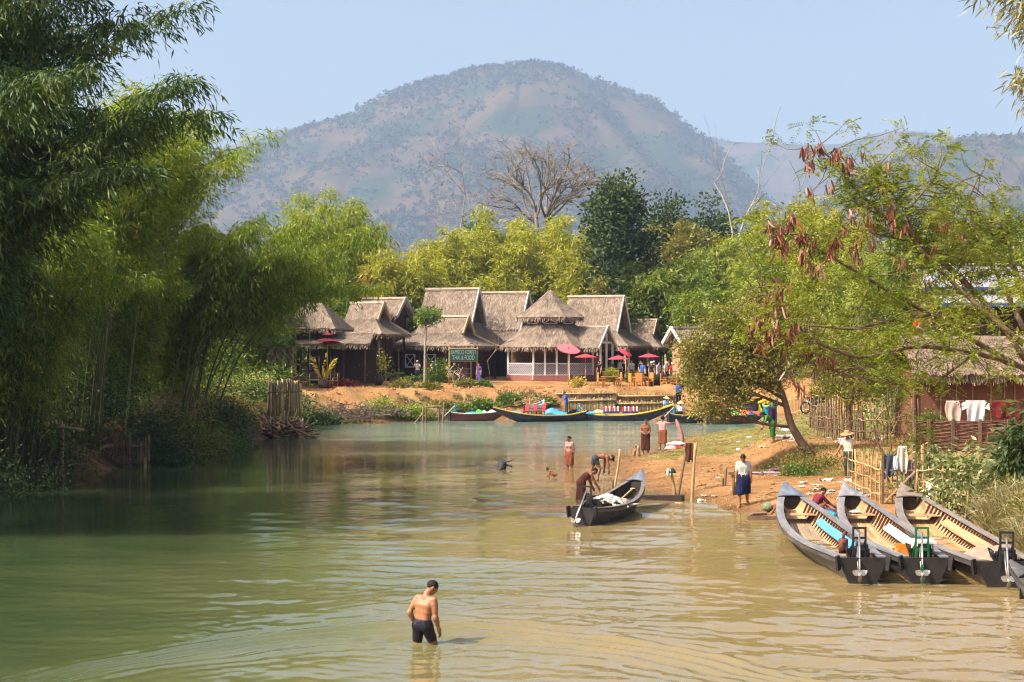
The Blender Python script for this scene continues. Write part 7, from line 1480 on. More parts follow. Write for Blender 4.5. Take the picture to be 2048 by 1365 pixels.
def clods(name, xr, yr, n, test, mat, seed, lab, smin, smax):
    r = np.random.default_rng(seed); x = r.uniform(*xr, n * 3); y = r.uniform(*yr, n * 3); k = test(x, y, r); x, y = x[k][:n], y[k][:n]; z = height(x, y); n = len(x)
    o8 = np.array([(1, 0, 0), (-1, 0, 0), (0, 1, 0), (0, -1, 0), (0, 0, .8), (0, 0, -.5)], float); f8 = np.array([(0, 2, 4), (2, 1, 4), (1, 3, 4), (3, 0, 4), (2, 0, 5), (1, 2, 5), (3, 1, 5), (0, 3, 5)])
    s_ = smin + (smax - smin) * r.random(n) ** 3; V = np.stack([x, y, z], 1)[:, None] + o8[None] * s_[:, None, None] * r.uniform(.5, 1.2, (n, 6, 1)); Fc = (f8[None] + np.arange(n)[:, None, None] * 6).reshape(-1, 3)
    tag(MB().add(V.reshape(-1, 3), Fc, 0, np.repeat(r.random(n), 8)).build(name, mat), lab, 'clods', kind='stuff')
CLOD = M('clod', (0.42, 0.2, 0.08), (0.26, 0.115, 0.045), scale=6, rough=.95, var=.4)
def t5(x, y, r): d = polydist(RIV, x, y); return (d > .1) & (fbm(x * .5, y * .5, 75) > .38 + .2 * r.random(len(x)))
clods('earth_clods', (3, 16), (44, 84), 7000, t5, CLOD, 81, 'small clods and crumbs of earth on the beach', .012, .07); clods('earth_clods', (-14, 16), (104, 120), 4000, t5, CLOD, 82, 'clods of earth on the far bank', .03, .16)
def twigs(xr, yr, n, test, seed, lab):
    r = np.random.default_rng(seed); x = r.uniform(*xr, n * 3); y = r.uniform(*yr, n * 3); k = test(x, y, r); x, y = x[k][:n], y[k][:n]; n = len(x); a = r.random(n) * 6.283; mb = MB()
    leaves(mb, np.stack([x, y, height(x, y) + .012], 1), np.stack([np.cos(a), np.sin(a), r.uniform(0, .15, n)], 1), r.uniform(.06, .45, n), r.uniform(.012, .03, n), r)
    tag(mb.build('twig_litter', DRY), lab, 'twigs', kind='stuff')
twigs((3, 16), (44, 84), 2200, t5, 91, 'dry leaves and twigs strewn over the beach'); twigs((-14, 16), (104, 120), 1600, t5, 92, 'dry stalks strewn over the far bank')
# ------------------------------------------------------------------ bamboo fences
def fence(label, pts, hts, nv, rails, mat, seed, name='bamboo_fence', rv=.018, rr0=.026, group=None, jitter=.12, below=.25, cat='fence'):
    """pts: ground line (x,y); uprights along it, wavy rails at the given heights"""
    r = np.random.default_rng(seed); P = np.array(pts, float); L = np.r_[0, np.cumsum(np.linalg.norm(np.diff(P, axis=0), axis=1))]; s = np.linspace(0, L[-1], nv)
    x, y = np.interp(s, L, P[:, 0]), np.interp(s, L, P[:, 1]); z = height(x, y); t = thing(name, label, cat, (x[0], y[0], z[0]), 0, group); o = np.array([x[0], y[0], z[0]])
    for k in range(nv):
        h_ = hts * (1 + r.normal(0, jitter)); base = np.array([x[k], y[k], z[k] - below]) - o; MB().tube(limb(base, base + [r.normal(0, .04), r.normal(0, .04), h_ + below], r, .012, 6), rv * r.uniform(.7, 1.5), 6).build('upright', mat, t, smooth=True)
    for h_ in rails:
        zz_ = np.convolve(np.pad(z, 2, 'edge'), np.ones(5) / 5, 'valid') + h_ - o[2]; Q = np.stack([x - o[0], y - o[1] - .04, zz_ + r.normal(0, .025, nv)], 1); MB().tube(Q, rr0 * r.uniform(.8, 1.2), 6).build('rail', mat, t, smooth=True)
    return t
fence('crooked bamboo fence leading from the sand to the little gate', [(10.75, 51.2), (10.85, 49.5), (10.95, 47.6)], 1.35, 9, (.25, .62, .98), DRYCULM, 1)
fence('stepped bamboo fence climbing the bank right of the little gate', [(12.0, 47.3), (12.9, 47.0), (14.2, 46.6)], 1.0, 16, (.45, .72, .98), DRYCULM, 2)
fence('low bamboo fence behind the bow of the rightmost long boat', [(11.9, 46.6), (12.15, 45.3), (12.4, 43.8)], .85, 12, (.2, .5, .8), DRYCULM, 3)
fence('rough stick fence in front of the bamboo hut garden', [(12.6, 66), (13.6, 62), (15.2, 60.0)], 1.5, 34, (.4, .85), OLDWOOD, 4, rv=.022, jitter=.22)
fence('pale bamboo garden fence behind the parked motorbike', [(15.2, 88), (17.6, 86), (19.5, 82)], 1.1, 40, (.25, .95), DRYCULM, 5, rv=.035)
fence('stick fence left of the slender tree', [(13.4, 72), (13.5, 67), (14.0, 63.5)], 1.7, 26, (.5, 1.1), OLDWOOD, 6, rv=.024, jitter=.25)
for k, (px, Y, hh, lab) in enumerate([(1780, 52, 1.9, 'tall bare cane standing beside the bamboo fence'), (1800, 51, 2.1, 'bare cane with side twigs above the gate'), (1745, 56, 2.3, 'thin cane on the bluff edge')]):
    x = gx(px, Y); bare_tree('bare_sapling', lab, (x, Y, gz(x, Y)), hh, 400 + k, .3, OLDWOOD, r0=.018, levels=2, fork=.7, kids=(1, 3), cat='sapling')
# gate
def gate():
    o = np.array([10.98, 47.45, gz(10.98, 47.45)]); t = thing('bamboo_gate', 'small wooden gate with crossed brace draped with washing', 'gate', o, R(-4))
    for x in (0.02, .98): MB().box((x, 0, .72), (.07, .06, 1.55)).build('gate_post', RUSTY if False else OLDWOOD, t)
    for z in (.28, 1.0): MB().bar((.06, 0, z), (.94, 0, z), .04, .05).build('cross_rail', OLDWOOD, t)
    MB().bar((.05, -.04, .05), (.95, -.04, .98), .035, .04).build('brace', DRYCULM, t); MB().bar((.06, -.03, .98), (.5, -.03, .3), .03, .03).build('brace', DRYCULM, t)
    for x in np.linspace(.16, .86, 6): MB().tube([(x, .03, .0), (x + .01, .03, 1.25)], .02, 6).build('paling', OLDWOOD, t)
    MB().tube([(1.2, .1, -.2), (1.2, .12, 1.75)], .05, 8).build('hinge_pole', DRYCULM, t)
    return o
o = gate()
GW = 'washing hung on the little gate'
drape('hung_cloth', 'dark grey trousers hung over the gate at its left end', o + [.20, .02, 1.48], .30, .72, C_DKGREY, 21, top=.05, group=GW); drape('hung_cloth', 'pale blue rag hung over the gate', o + [.38, .0, 1.40], .12, .36, CLOTH('rag_blue', (0.5, 0.55, 0.68)), 22, top=.06, group=GW)
drape('hung_cloth', 'peaked beige cloth hung over the middle of the gate', o + [.60, .02, 1.72], .34, .85, C_CREAM, 23, top=.07, taper=.3, group=GW); drape('hung_cloth', 'grey violet cloth hung over the right end of the gate', o + [.80, .03, 1.30], .24, .62, CLOTH('grey_violet', (0.2, 0.18, 0.25)), 24, top=.05, group=GW)
q = np.array([12.05, 45.75, gz(12.05, 45.75) + .84]); drape('hung_cloth', 'white and pink towel over the low fence behind the rightmost boat', q + [-.05, .25, .02], .26, .60, C_WHITE, 25, rz=-1.2, top=.05); drape('hung_cloth', 'green towel over the low fence beside the white one', q + [.1, -.15, .0], .3, .46, CLOTH('sage', (0.12, 0.2, 0.14)), 26, rz=-1.2, top=.05)
q = np.array([14.05, 46.6, gz(14.05, 46.6) + 1.0]); drape('hung_cloth', 'tiny blue cloth on the stepped fence', q - [.1, .04, -.02], .16, .28, CLOTH('tiny_blue', (0.15, 0.35, 0.65)), 27, top=.04)
# woven fence before the hut and its washing line
def woven():
    o = np.array([gx(1828, 56), 56.0, gz(gx(1828, 56), 56)]); t = thing('woven_fence', 'woven bamboo fence with upright posts in front of the hut', 'fence', o, R(0)); L_ = 5.0
    for x in (0, .50, 1.35, 2.3, 3.3): MB().box((x, -.06, .5), (.10, .09, 1.35)).build('post', OLDWOOD, t)
    mb = MB(); r = np.random.default_rng(8)
    for z in np.arange(.05, 1.15, .055):
        xx = np.linspace(0, L_, 26); mb.tube(np.stack([xx, .02 * np.sin(xx * 8 + (z * 57 % 2) * 3.1), z + r.normal(0, .006, 26)], 1), .024, 5)
    mb.build('woven_panel', M('wattle', (0.24, 0.12, 0.075), (0.13, 0.06, 0.04), scale=5, rough=.85, var=.4), t, smooth=True)
woven()
o = at(1893, 801, 57.5); ln = MB().tube([at(1870, 800, 57.5) - o, (0, 0, 0), at(1960, 803, 57.5) - o, at(2060, 800, 57.5) - o], .008, 5); tag(ln.build('washing_line', OLDWOOD, loc=o), 'washing line strung in front of the hut wall', 'line')
GH = 'washing on the line before the hut'
drape('hung_shirt', 'pinkish beige shirt hanging upside down on the line before the hut', at(1906, 802, 57.4), .60, .74, CLOTH('skin_pink', (0.58, 0.42, 0.34)), 31, top=.04, taper=.55, group=GH)
t = thing('hung_shirt', 'white blouse with short sleeves on the line before the hut', 'cloth', at(1951, 801, 57.4), 0, GH)
mb = MB(); u, v = np.linspace(-1, 1, 16), np.linspace(0, 1, 12); U, V = np.meshgrid(u, v, indexing='ij'); G = np.stack([U * .34 * (1 - .1 * V), -.05 * np.sin(U * 7 + V * 3) * V - .03, -V * .80], -1); mb.slab(G, (0, .02, 0)); mb.build('blouse_body', C_WHITE, t, smooth=True)
for sd in (-1, 1):
    G = np.array([[(sd * (.30 + a * .20), -.03 - .03 * b, -.02 - a * .08 - b * .26) for b in (0, .5, 1)] for a in (0, .5, 1)]); MB().slab(G, (0, .02, 0)).build('sleeve', C_WHITE, t, smooth=True)
drape('hung_cloth', 'dark red blanket at the end of the line before the hut', at(2012, 803, 57.4), 1.1, .62, CLOTH('dark_red', (0.16, 0.02, 0.02)), 33, top=.04, taper=.95, group=GH)
drape('hung_cloth', 'orange red cloth hanging in the shade under the metal roof', at(1832, 640, 66), .24, .55, CLOTH('vermilion', (0.7, 0.10, 0.03)), 34, top=.04)
a, b = stick(1827, 636, 1850, 636, 66); pole('pole', 'pole carrying the orange red cloth', at(1832, 905, 66), at(1832, 634, 66), .03, OLDWOOD, 'pole', seed=14)
# ------------------------------------------------------------------ motorbike
def motorbike():
    Y = 86.0; x = gx(1630, Y); t = thing('motorbike', 'dark motorbike with a red cowl parked on the grass bank', 'motorbike', (x, Y, gz(x, Y)), R(205)); BK = M('bike_black', (0.015, 0.015, 0.018), rough=.35); RD = M('bike_red', (0.5, 0.03, 0.04), rough=.35)
    for xx in (-.62, .62):
        w_ = MB().lathe([(.30 + .045 * math.cos(a), .045 * math.sin(a)) for a in np.linspace(0, 6.283, 9)], (xx, 0, .34), 22, M=[[1, 0, 0], [0, 0, 1], [0, -1, 0]]).build('wheel', BK, t, smooth=True)
        m_ = MB()
        for k in range(12): m_.tube([(xx, 0, .34), (xx + .29 * math.cos(k * .5236), 0, .34 + .29 * math.sin(k * .5236))], .006, 4)
        m_.lathe([(.27, -.02), (.285, 0), (.27, .02)], (xx, 0, .34), 22, M=[[1, 0, 0], [0, 0, 1], [0, -1, 0]]); m_.build('rim', STEEL, w_)
    MB().tube([(.62, .06, .34), (.42, .06, .95)], .03, 7).tube([(.62, -.06, .34), (.42, -.06, .95)], .03, 7).build('fork', STEEL, t, smooth=True)
    MB().tube([(.42, -.34, 1.04), (.40, -.1, 1.0), (.40, .1, 1.0), (.42, .34, 1.04)], .018, 6).build('handlebar', BK, t, smooth=True)
    V, Fc = sdf_mesh([('c', (.36, 0, .82), .13, (.05, 0, .66), .11), ('c', (.05, 0, .6), .12, (-.35, 0, .66), .10), ('e', (.02, 0, .42), (.2, .12, .16))], .025, .06); MB().add(V, Fc).build('frame', BK, t, smooth=True)
    V, Fc = sdf_mesh([('c', (.05, 0, .80), .10, (-.55, 0, .84), .11)], .025, .03); MB().add(V, Fc).build('saddle', BK, t, smooth=True); V, Fc = sdf_mesh([('e', (.44, 0, .92), (.12, .14, .16))], .025, .03); MB().add(V, Fc).build('cowl', RD, t, smooth=True)
    MB().lathe([(.001, 0), (.07, 0), (.08, .05), (.001, .06)], (.56, 0, .92), 12, M=[[0, 0, 1], [0, 1, 0], [-1, 0, 0]]).build('headlight', STEEL, t, smooth=True); MB().tube([(-.1, .12, .3), (-.75, .14, .38)], .04, 8).build('exhaust', STEEL, t, smooth=True)
motorbike()
# ------------------------------------------------------------------ left bank: jetty, fence in the water, posts, palisade, brush
def jetty():
    o = np.array([gx(110, 61), 61.0, 0.0]); t = thing('broken_jetty', 'broken bamboo jetty of thin poles and a plank in the shade of the left bank', 'jetty', o); A = lambda px, py, Y=61: at(px, py, Y) - o; r = np.random.default_rng(2)
    for k, (a, b, y, rad) in enumerate([((127, 945), (122, 842), 61, .07), ((100, 940), (100, 880), 61, .05), ((88, 945), (86, 820), 61.5, .05), ((8, 950), (10, 805), 60, .06), ((20, 955), (22, 790), 60, .06), ((118, 938), (117, 820), 61.8, .05), ((60, 972), (108, 888), 60, .05), ((28, 965), (72, 920), 60, .05), ((75, 950), (75, 910), 60, .035), ((110, 945), (111, 870), 61.4, .04)]):
        MB().tube(limb(A(*a, y) - [0, 0, .3], A(*b, y), r, .015, 6), rad, 7).build('pole', OLDWOOD if k not in (0,) else DRYCULM, t, smooth=True)
    for k in range(4): MB().tube(limb(A(-10, 846 + k * 3, 60.6 + k * .1), A(168 - k * 9, 860 - k * 2, 60.4 + k * .12), r, .012, 6), .045, 6).build('deck_pole', DRYCULM if k < 2 else OLDWOOD, t, smooth=True)
    for k in range(10): MB().tube(limb(A(r.uniform(20, 80), r.uniform(800, 845), 61.5), A(r.uniform(70, 130), r.uniform(800, 845), 61.5), r, .10, 6), .022, 5).build('dead_branch', OLDWOOD, t, smooth=True)
    for k in range(5): MB().bar(A(72, 878 + k * 5), A(98, 872 + k * 5), .10, .04).build('board', OLDWOOD, t)
jetty()
def sunken():
    o = np.array([gx(225, 66.2), 66.2, 0.0]); t = thing('sunken_fence', 'brown plank fence standing in the water below the left bank', 'fence', o); A = lambda px, py, Y=66.2: at(px, py, Y) - o; r = np.random.default_rng(6)
    MB().tube(limb(A(230, 932) - [0, 0, .3], A(230, 866), r, .01, 5), .09, 8).build('corner_post', OLDWOOD, t, smooth=True)
    for px in np.linspace(238, 298, 12): MB().bar(A(px, 928) - [0, 0, .2], A(px + r.normal(0, 1), r.uniform(868, 884)), .05 + .05 * r.random(), .05, up=(0, 1, 0)).build('paling', OLDWOOD, t)
    for py in (893, 926): MB().bar(A(228, py, 66.1), A(300, py - 1, 66.1), .07, .07).build('rail', OLDWOOD, t)
    MB().bar(A(291, 930, 66.0) - [0, 0, .2], A(290, 916, 66.0), .10, .10).build('stub', DRYCULM, t)
sunken()
r = np.random.default_rng(12)
tag(MB().tube(limb((0, 0, 0), at(226, 888, 66) - at(160, 932, 65), r, .05, 7, sag=.06), .10, 8).build('driftwood_branch', OLDWOOD, smooth=True, loc=at(160, 932, 65) - [0, 0, .1]), 'thick bent branch leaning from the water onto the sunken fence', 'branch')
tag(MB().tube(limb((0, 0, 0), at(215, 870, 66.5) - at(110, 930, 65), r, .03, 7), .05, 7).build('driftwood_branch', OLDWOOD, smooth=True, loc=at(110, 930, 65) - [0, 0, .1]), 'long thin branch lying behind the thick bent one', 'branch')
a, b = stick(386, 893, 383, 770, 79); pole('pole', 'left one of twin dark posts in the water under the bank', a - [0, 0, .3], b, .10, OLDWOOD, 'pole', seed=21); a, b = stick(397, 893, 388, 800, 79); pole('pole', 'right one of twin dark posts in the water under the bank', a - [0, 0, .3], b, .09, OLDWOOD, 'pole', seed=22)
def palisade():
    Y = 91.0; o = np.array([gx(570, Y), Y, .8]); t = thing('palisade', 'palisade of upright bamboo poles above the brush pile', 'fence', o); r = np.random.default_rng(3)
    for px in np.linspace(535, 602, 26): y = Y + (px - 535) * .02; a, b = at(px, 832, y) - o, at(px + r.normal(0, 2), r.uniform(754, 768), y) - o; MB().tube(limb(a, b, r, .01, 5), r.uniform(.035, .06), 6).build('stake', OLDWOOD if r.random() < .6 else DRYCULM, t, smooth=True)
    MB().tube([at(533, 785, Y - .1) - o, at(604, 783, Y + 1.3) - o], .04, 6).build('rail', OLDWOOD, t, smooth=True)
palisade()
def brush(name, label, c, rad, n, seed, r0=.03, mat=OLDWOOD, tilt=.5, Lm=(1.0, 2.2)):
    r = np.random.default_rng(seed); mb = MB()
    for k in range(n):
        a = r.random() * 6.28; q = math.sqrt(r.random()); p = np.array([math.cos(a) * q * rad[0], math.sin(a) * q * rad[1], r.uniform(0, rad[2]) * (1.1 - q)]); d = unit(np.array([r.normal(0, 1), r.normal(0, .5), r.normal(.15, tilt)])); L_ = r.uniform(*Lm)
        P = limb(p - d * L_ / 2, p + d * L_ / 2, r, .05, 5); P[:, 2] = np.maximum(P[:, 2], -.1); mb.tube(P, r0 * r.uniform(.4, 1.3), 5, rnd=r.random())
    return tag(mb.build(name, mat, smooth=True, loc=c), label, 'brushwood')
brush('brush_pile', 'pile of driftwood and broken branches in the water below the palisade', (gx(556, 88.5), 88.5, .1), (1.7, 1.0, 1.1), 150, 1, r0=.055)
for k, (pa, pb) in enumerate([((500, 872), (548, 845)), ((520, 868), (575, 835)), ((568, 868), (570, 822)), ((558, 870), (563, 828)), ((600, 868), (606, 838)), ((552, 878), (552, 850)), ((610, 880), (608, 862))]): pole('driftwood_pole', ['pale pole sloping down the left side of the driftwood pile', 'second sloping pole of the driftwood pile', 'upright pole in the middle of the driftwood pile', 'short upright pole left of the middle of the driftwood pile', 'upright pole at the right of the driftwood pile', 'low post standing in the water before the driftwood pile', 'lowest post at the right foot of the driftwood pile'][k], at(*pa, 88) - [0, 0, .2], at(*pb, 88.4), .055, DRYCULM if k in (0, 4) else OLDWOOD, 'pole', seed=30 + k)
brush('dead_brush', 'heap of dead grey brush and roots on the far bank left of the pale weeds', (gx(680, 104.2), 104.6, .35), (3.0, 1.6, 1.2), 260, 2, r0=.022, mat=M('grey_twigs', (0.17, 0.125, 0.09), (0.09, 0.065, 0.05), scale=3, rough=.95, var=.5), Lm=(.6, 1.5))
brush('dead_brush', 'tangle of grey brush on the far bank face below the ledge', (gx(745, 105.8), 106.4, .5), (2.4, 1.2, .9), 170, 4, r0=.02, mat=M('grey_twigs', (0.17, 0.125, 0.09)), Lm=(.5, 1.3)); brush('dead_brush', 'dry stalks and roots below the tourists on the far bank', (gx(835, 108), 108.6, .5), (1.8, 1.0, .7), 110, 5, r0=.018, mat=DRYCULM, Lm=(.5, 1.2))
brush('dead_brush', 'scattered dry palm ribs above the black boat bow', (gx(1060, 112.5), 112.5, 1.0), (2.2, 1.2, .6), 90, 3, r0=.018, mat=DRYCULM, Lm=(.6, 1.6), tilt=.2)
for k, (pa, pb, lab) in enumerate([((845, 846), (846, 815), 'left post of the old mooring frame by the brownish red boat'), ((852, 845), (852, 808), 'middle post of the old mooring frame'), ((878, 842), (879, 806), 'right post of the old mooring frame near the teal engine'), ((886, 843), (888, 804), 'thin post beside the teal engine'), ((824, 845), (852, 822), 'slanting prop of the old mooring frame'), ((850, 814), (886, 813), 'cross bar of the old mooring frame')]): pole('mooring_post', lab, at(*pa, 105.2) - [0, 0, .3 if k < 5 else 0], at(*pb, 105.2), .07, OLDWOOD, 'post', seed=50 + k)
GBF = 'green bushes on the far bank'
for k, (px, Y, rd, m_, lab) in enumerate([(915, 110.4, (1.5, .8, .95), GREEN, 'green bush behind the brownish red boat'), (965, 111.0, (1.1, .7, .9), GREEN, 'green bush left of the black boat bow'), (880, 110.3, (1.1, .7, .7), OLIVE, 'olive bush behind the old mooring frame'), (760, 107.5, (1.6, 1, .9), BAM_PALE, 'pale bush low on the far bank'), (825, 108, (1.3, .8, .8), BAM_PALE, 'second pale bush low on the far bank'), (1020, 112.2, (.8, .5, .6), GREEN, 'little green bush above the black boat bow'), (1090, 112.6, (.7, .5, .5), GREEN, 'little green bush behind the boatman'),
        (803, 116, (.85, .6, .55), OLIVE, 'round dry tussock on the ledge left'), (857, 114.5, (.8, .6, .55), OLIVE, 'round dry tussock below the tourists'), (935, 117.5, (.8, .5, .6), OLIVE, 'grass clump under the green sign'), (965, 117.5, (.6, .5, .5), GREEN, 'grass clump below the violet dressed woman'), (540, 96, (2.2, 1.2, 1.6), DARKG, 'dark bush behind the palisade'), (640, 103, (1.6, 1, .9), DARKG, 'dark low bush right of the driftwood pile')]):
    bush('bush', lab, gp(gx(px, Y), Y, -.05), rd, 70, 26, .22, .09, m_, 500 + k, GBF)
# tiered bamboo retaining walls
def revet(label, pa, pb, Y, top, bot, seed, n=46):
    o = at(pa, bot, Y); t = thing('bamboo_retaining_wall', label, 'retaining wall', o, 0, 'bamboo retaining walls on the far bank'); r = np.random.default_rng(seed); mb = MB()
    for px in np.linspace(pa, pb, n): mb.tube([at(px, bot, Y) - o - [0, 0, .2], at(px + r.normal(0, .6), top + r.normal(0, 1.4), Y) - o], r.uniform(.035, .06), 6, rnd=r.random())
    mb.build('stake_row', M('bamboo_stakes', (0.36, 0.27, 0.13), (0.16, 0.12, 0.06), scale=2, rough=.75, var=.5), t, smooth=True); MB().tube([at(pa, top + 5, Y - .1) - o, at(pb, top + 4, Y - .1) - o], .05, 6).build('rail', DRYCULM, t, smooth=True)
    MB().box((at((pa + pb) / 2, (top + bot) / 2, Y) - o) + [0, .55, -.1], (gx(pb, Y) - gx(pa, Y), .9, (bot - top) / F * Y)).build('earth_fill', M('packed_earth', (0.42, 0.21, 0.085), (0.3, 0.14, 0.055), scale=2, rough=.95, bump=.8), t)
revet('upper bamboo retaining wall at the left above the boats', 1112, 1232, 113.9, 783, 800, 1); revet('lower bamboo retaining wall behind the boatman', 1138, 1230, 112.4, 797, 828, 2); revet('upper retaining wall right below the cafe tables', 1230, 1352, 114.4, 788, 801, 3); revet('lower retaining wall behind the vest boat', 1222, 1345, 112.8, 803, 828, 4)
# ------------------------------------------------------------------ in front of the halls
UMB = M('parasol_red', (0.52, 0.05, 0.07), (0.44, 0.04, 0.055), scale=4, rough=.7); UMBP = M('parasol_pink', (0.62, 0.13, 0.15), (0.56, 0.11, 0.13), scale=4, rough=.7)
def parasol(px, pyt, pyb, D, w, label, mat=UMB, tilt=(0, 0), tiers=1, ground=None, pole_=True):
    x = gx(px, D); g0 = gz(x, D); zt = zz(pyt, D) - g0; h_ = (pyb - pyt) / F * D; rad = w / 2 / F * D; t = thing('parasol', label, 'parasol', (x, D, g0), 0, 'parasols before the halls'); Rm = np.array(Matrix.Rotation(R(tilt[0]), 3, 'X') @ Matrix.Rotation(R(tilt[1]), 3, 'Y')); c = np.array([0, 0, zt])
    mb = MB(); n = 16; pf = [(.001, 0), (rad * .35, -h_ * .28), (rad * .7, -h_ * .62), (rad, -h_), (rad * .99, -h_ - .02), (rad * .7, -h_ * .62 - .03), (.001, -.04)]; mb.lathe(pf, c, n, M=Rm); cp = mb.build('canopy', mat, t)
    rb = MB()
    for k in range(n): a = 2 * math.pi * (k + .5) / n; rb.bar(c + Rm @ [.05 * math.cos(a), .05 * math.sin(a), -.10], c + Rm @ [rad * .95 * math.cos(a), rad * .95 * math.sin(a), -h_ - .02], .02, .02)
    rb.build('ribs', DRYCULM, cp)
    MB().lathe([(.05, -.03), (.05, .05), (.001, .09)], c, 8, M=Rm).build('finial', DPOST, t)
    if tiers == 2: MB().lathe([(rad * .02, .28), (rad * .45, .10), (rad * .45, .08), (.01, .2)], c + [0, 0, .12], n).build('top_canopy', mat, t)
    MB().tube([(0, 0, -.1), c + Rm @ [0, 0, -.05]], .035, 7).build('pole', DRYCULM, t, smooth=True)
parasol(1137, 697, 698.5, 122, 47, 'large pale pink parasol tipped toward the river', UMBP, tilt=(22, 10)); parasol(1171, 708, 715, 121.5, 46, 'red parasol right below the pale pink one'); parasol(1237, 711, 719, 122, 44, 'red parasol in front of the entrance gable'); parasol(1298, 707.5, 714.5, 122, 44, 'red parasol at the right before the woven wall'); parasol(1252, 702, 706, 126, 30, 'red parasol tilted behind the entrance posts', tilt=(20, 26)); parasol(655, 676, 682, 118, 50, 'red parasol with two tiers on the left terrace', tiers=2)
# sign
def sign():
    D = 121.5; o = np.array([gx(926, D), D, gz(gx(926, D), D)]); t = thing('restaurant_sign', 'green painted restaurant sign with pale letters on two bamboo posts', 'sign', o); A = lambda px, py, d=0: at(px, py, D - d) - o
    for px, pb in ((898, 757), (954, 768)): MB().tube([A(px, pb) * [1, 1, 0] - [0, 0, .1], A(px + 1, 694)], .05, 7).build('post', DRYCULM, t, smooth=True)
    MB().box(A(927, 710, .08), ((955 - 899) / F * D, .05, (723 - 698) / F * D)).build('board', M('sign_green', (0.015, 0.075, 0.05), (0.01, 0.05, 0.035), scale=4, rough=.6), t)
    MB().bar(A(896, 697.5, .1), A(957, 697.5, .1), .07, .07).build('top_bar', DRYCULM, t); MB().bar(A(899, 723, .1), A(955, 724, .1), .05, .05).build('bottom_bar', RUSTY, t)
    for txt, px, py, w_ in (('BAMBOO FOREST', 927, 705.2, 50), ('THAI & FOOD', 927, 716.2, 44)):
        cu = bpy.data.curves.new('letters', 'FONT'); cu.body = txt; cu.size = .5; cu.align_x = 'CENTER'; cu.align_y = 'CENTER'; cu.extrude = .006
        ob = bpy.data.objects.new('letters', cu); COL.objects.link(ob); dg = bpy.context.evaluated_depsgraph_get(); me = bpy.data.meshes.new_from_object(ob.evaluated_get(dg)); bpy.data.objects.remove(ob)
        me.materials.clear(); me.materials.append(M('sign_letters', (0.27, 0.38, 0.36), (0.2, 0.29, 0.28), scale=8, rough=.7)); lo = bpy.data.objects.new('lettering', me); COL.objects.link(lo); lo.parent = t; vx = [v.co.x for v in me.vertices]; vy = [v.co.y for v in me.vertices]
        lo.location = A(px, py, .125); lo.rotation_euler = (R(90), 0, 0); lo.scale = ((w_ / F * D) / (max(vx) - min(vx)), (9 / F * D) / (max(vy) - min(vy)), 1)
sign()
# cafe tables and chairs
TEAK = M('teak', (0.55, 0.22, 0.06), (0.42, 0.155, 0.04), scale=4, rough=.55, stretch=(1, 1, 4))
def cafe_chair(): 
    t = thing('cafe_chair', '', 'chair', (0, 0, 0))
    MB().box((0, 0, .45), (.52, .5, .05)).build('seat', TEAK, t); MB().box((0, .24, .80), (.52, .05, .62)).build('backrest', TEAK, t)
    for x in (-.23, .23):
        for y in (-.22, .22): MB().box((x, y, .21), (.06, .06, .43)).build('leg', TEAK, t)
        MB().box((x * 1.1, -.02, .66), (.05, .46, .04)).build('armrest', TEAK, t)
    return t
ch0 = cafe_chair(); GCC = 'wooden chairs of the cafe terrace'
for k, (px, D, rz, lab) in enumerate([(1202, 119.4, 100, 'wooden cafe chair left of the first table'), (1236, 119.8, -80, 'wooden cafe chair right of the first table'), (1266, 118.6, 110, 'wooden cafe chair left of the middle table'), (1298, 119.2, -60, 'wooden cafe chair right of the middle table'), (1329, 118.4, 70, 'wooden cafe chair left of the last table'), (1347, 118.2, -90, 'wooden cafe chair right of the last table'), (1278, 117.8, 170, 'wooden cafe chair seen from behind at the middle table')]):
    x = gx(px, D); c = ch0 if k == 0 else dup(ch0); c.location = (x, D, gz(x, D)); c.rotation_euler = (0, 0, R(rz)); c['label'] = lab; c['group'] = GCC
def cafe_table(px, D, label):
    x = gx(px, D); t = thing('cafe_table', label, 'table', (x, D, gz(x, D)), .2, 'wooden tables of the cafe terrace'); MB().box((0, 0, .76), (1.1, .8, .05)).build('tabletop', TEAK, t)
    for a in (-.46, .46):
        for b in (-.32, .32): MB().box((a, b, .36), (.07, .07, .74)).build('leg', TEAK, t)
cafe_table(1219, 119.8, 'wooden cafe table under the middle red parasol'); cafe_table(1282, 119.4, 'wooden cafe table under the right red parasol'); cafe_table(1338, 118.8, 'wooden cafe table at the right end of the terrace')
# bamboo loungers and table at left
def settee(px, D, w_, rz, label):
    x = gx(px, D); t = thing('bamboo_settee', label, 'bench', (x, D, gz(x, D)), rz, 'bamboo seats on the left terrace'); mb = MB()
    for z in np.linspace(.45, 1.0, 8): mb.tube([(-w_ / 2, .25 + (z - .45) * .5, z), (w_ / 2, .25 + (z - .45) * .5, z)], .028, 5)
    mb.build('backrest', OLDWOOD, t, smooth=True); mb = MB()
    for y in np.linspace(-.3, .25, 8): mb.tube([(-w_ / 2, y, .42), (w_ / 2, y, .42)], .032, 5)
    mb.build('seat', DRYCULM, t, smooth=True)
    for xx in (-w_ / 2 + .05, w_ / 2 - .05):
        for y in (-.28, .28): MB().tube([(xx, y, -.05), (xx, y, .62 if y < 0 else .98)], .035, 6).build('leg', DRYCULM, t, smooth=True)
        MB().tube([(xx, -.3, .62), (xx, .3, .66)], .03, 6).build('armrest', DRYCULM, t, smooth=True)
settee(597, 115.5, 1.7, .15, 'wide bamboo settee on the left terrace'); settee(663, 117, .8, -.6, 'single bamboo chair right of the low table on the left terrace'); settee(625, 117.5, 1.0, .1, 'narrow bamboo chair behind the low table on the left terrace')
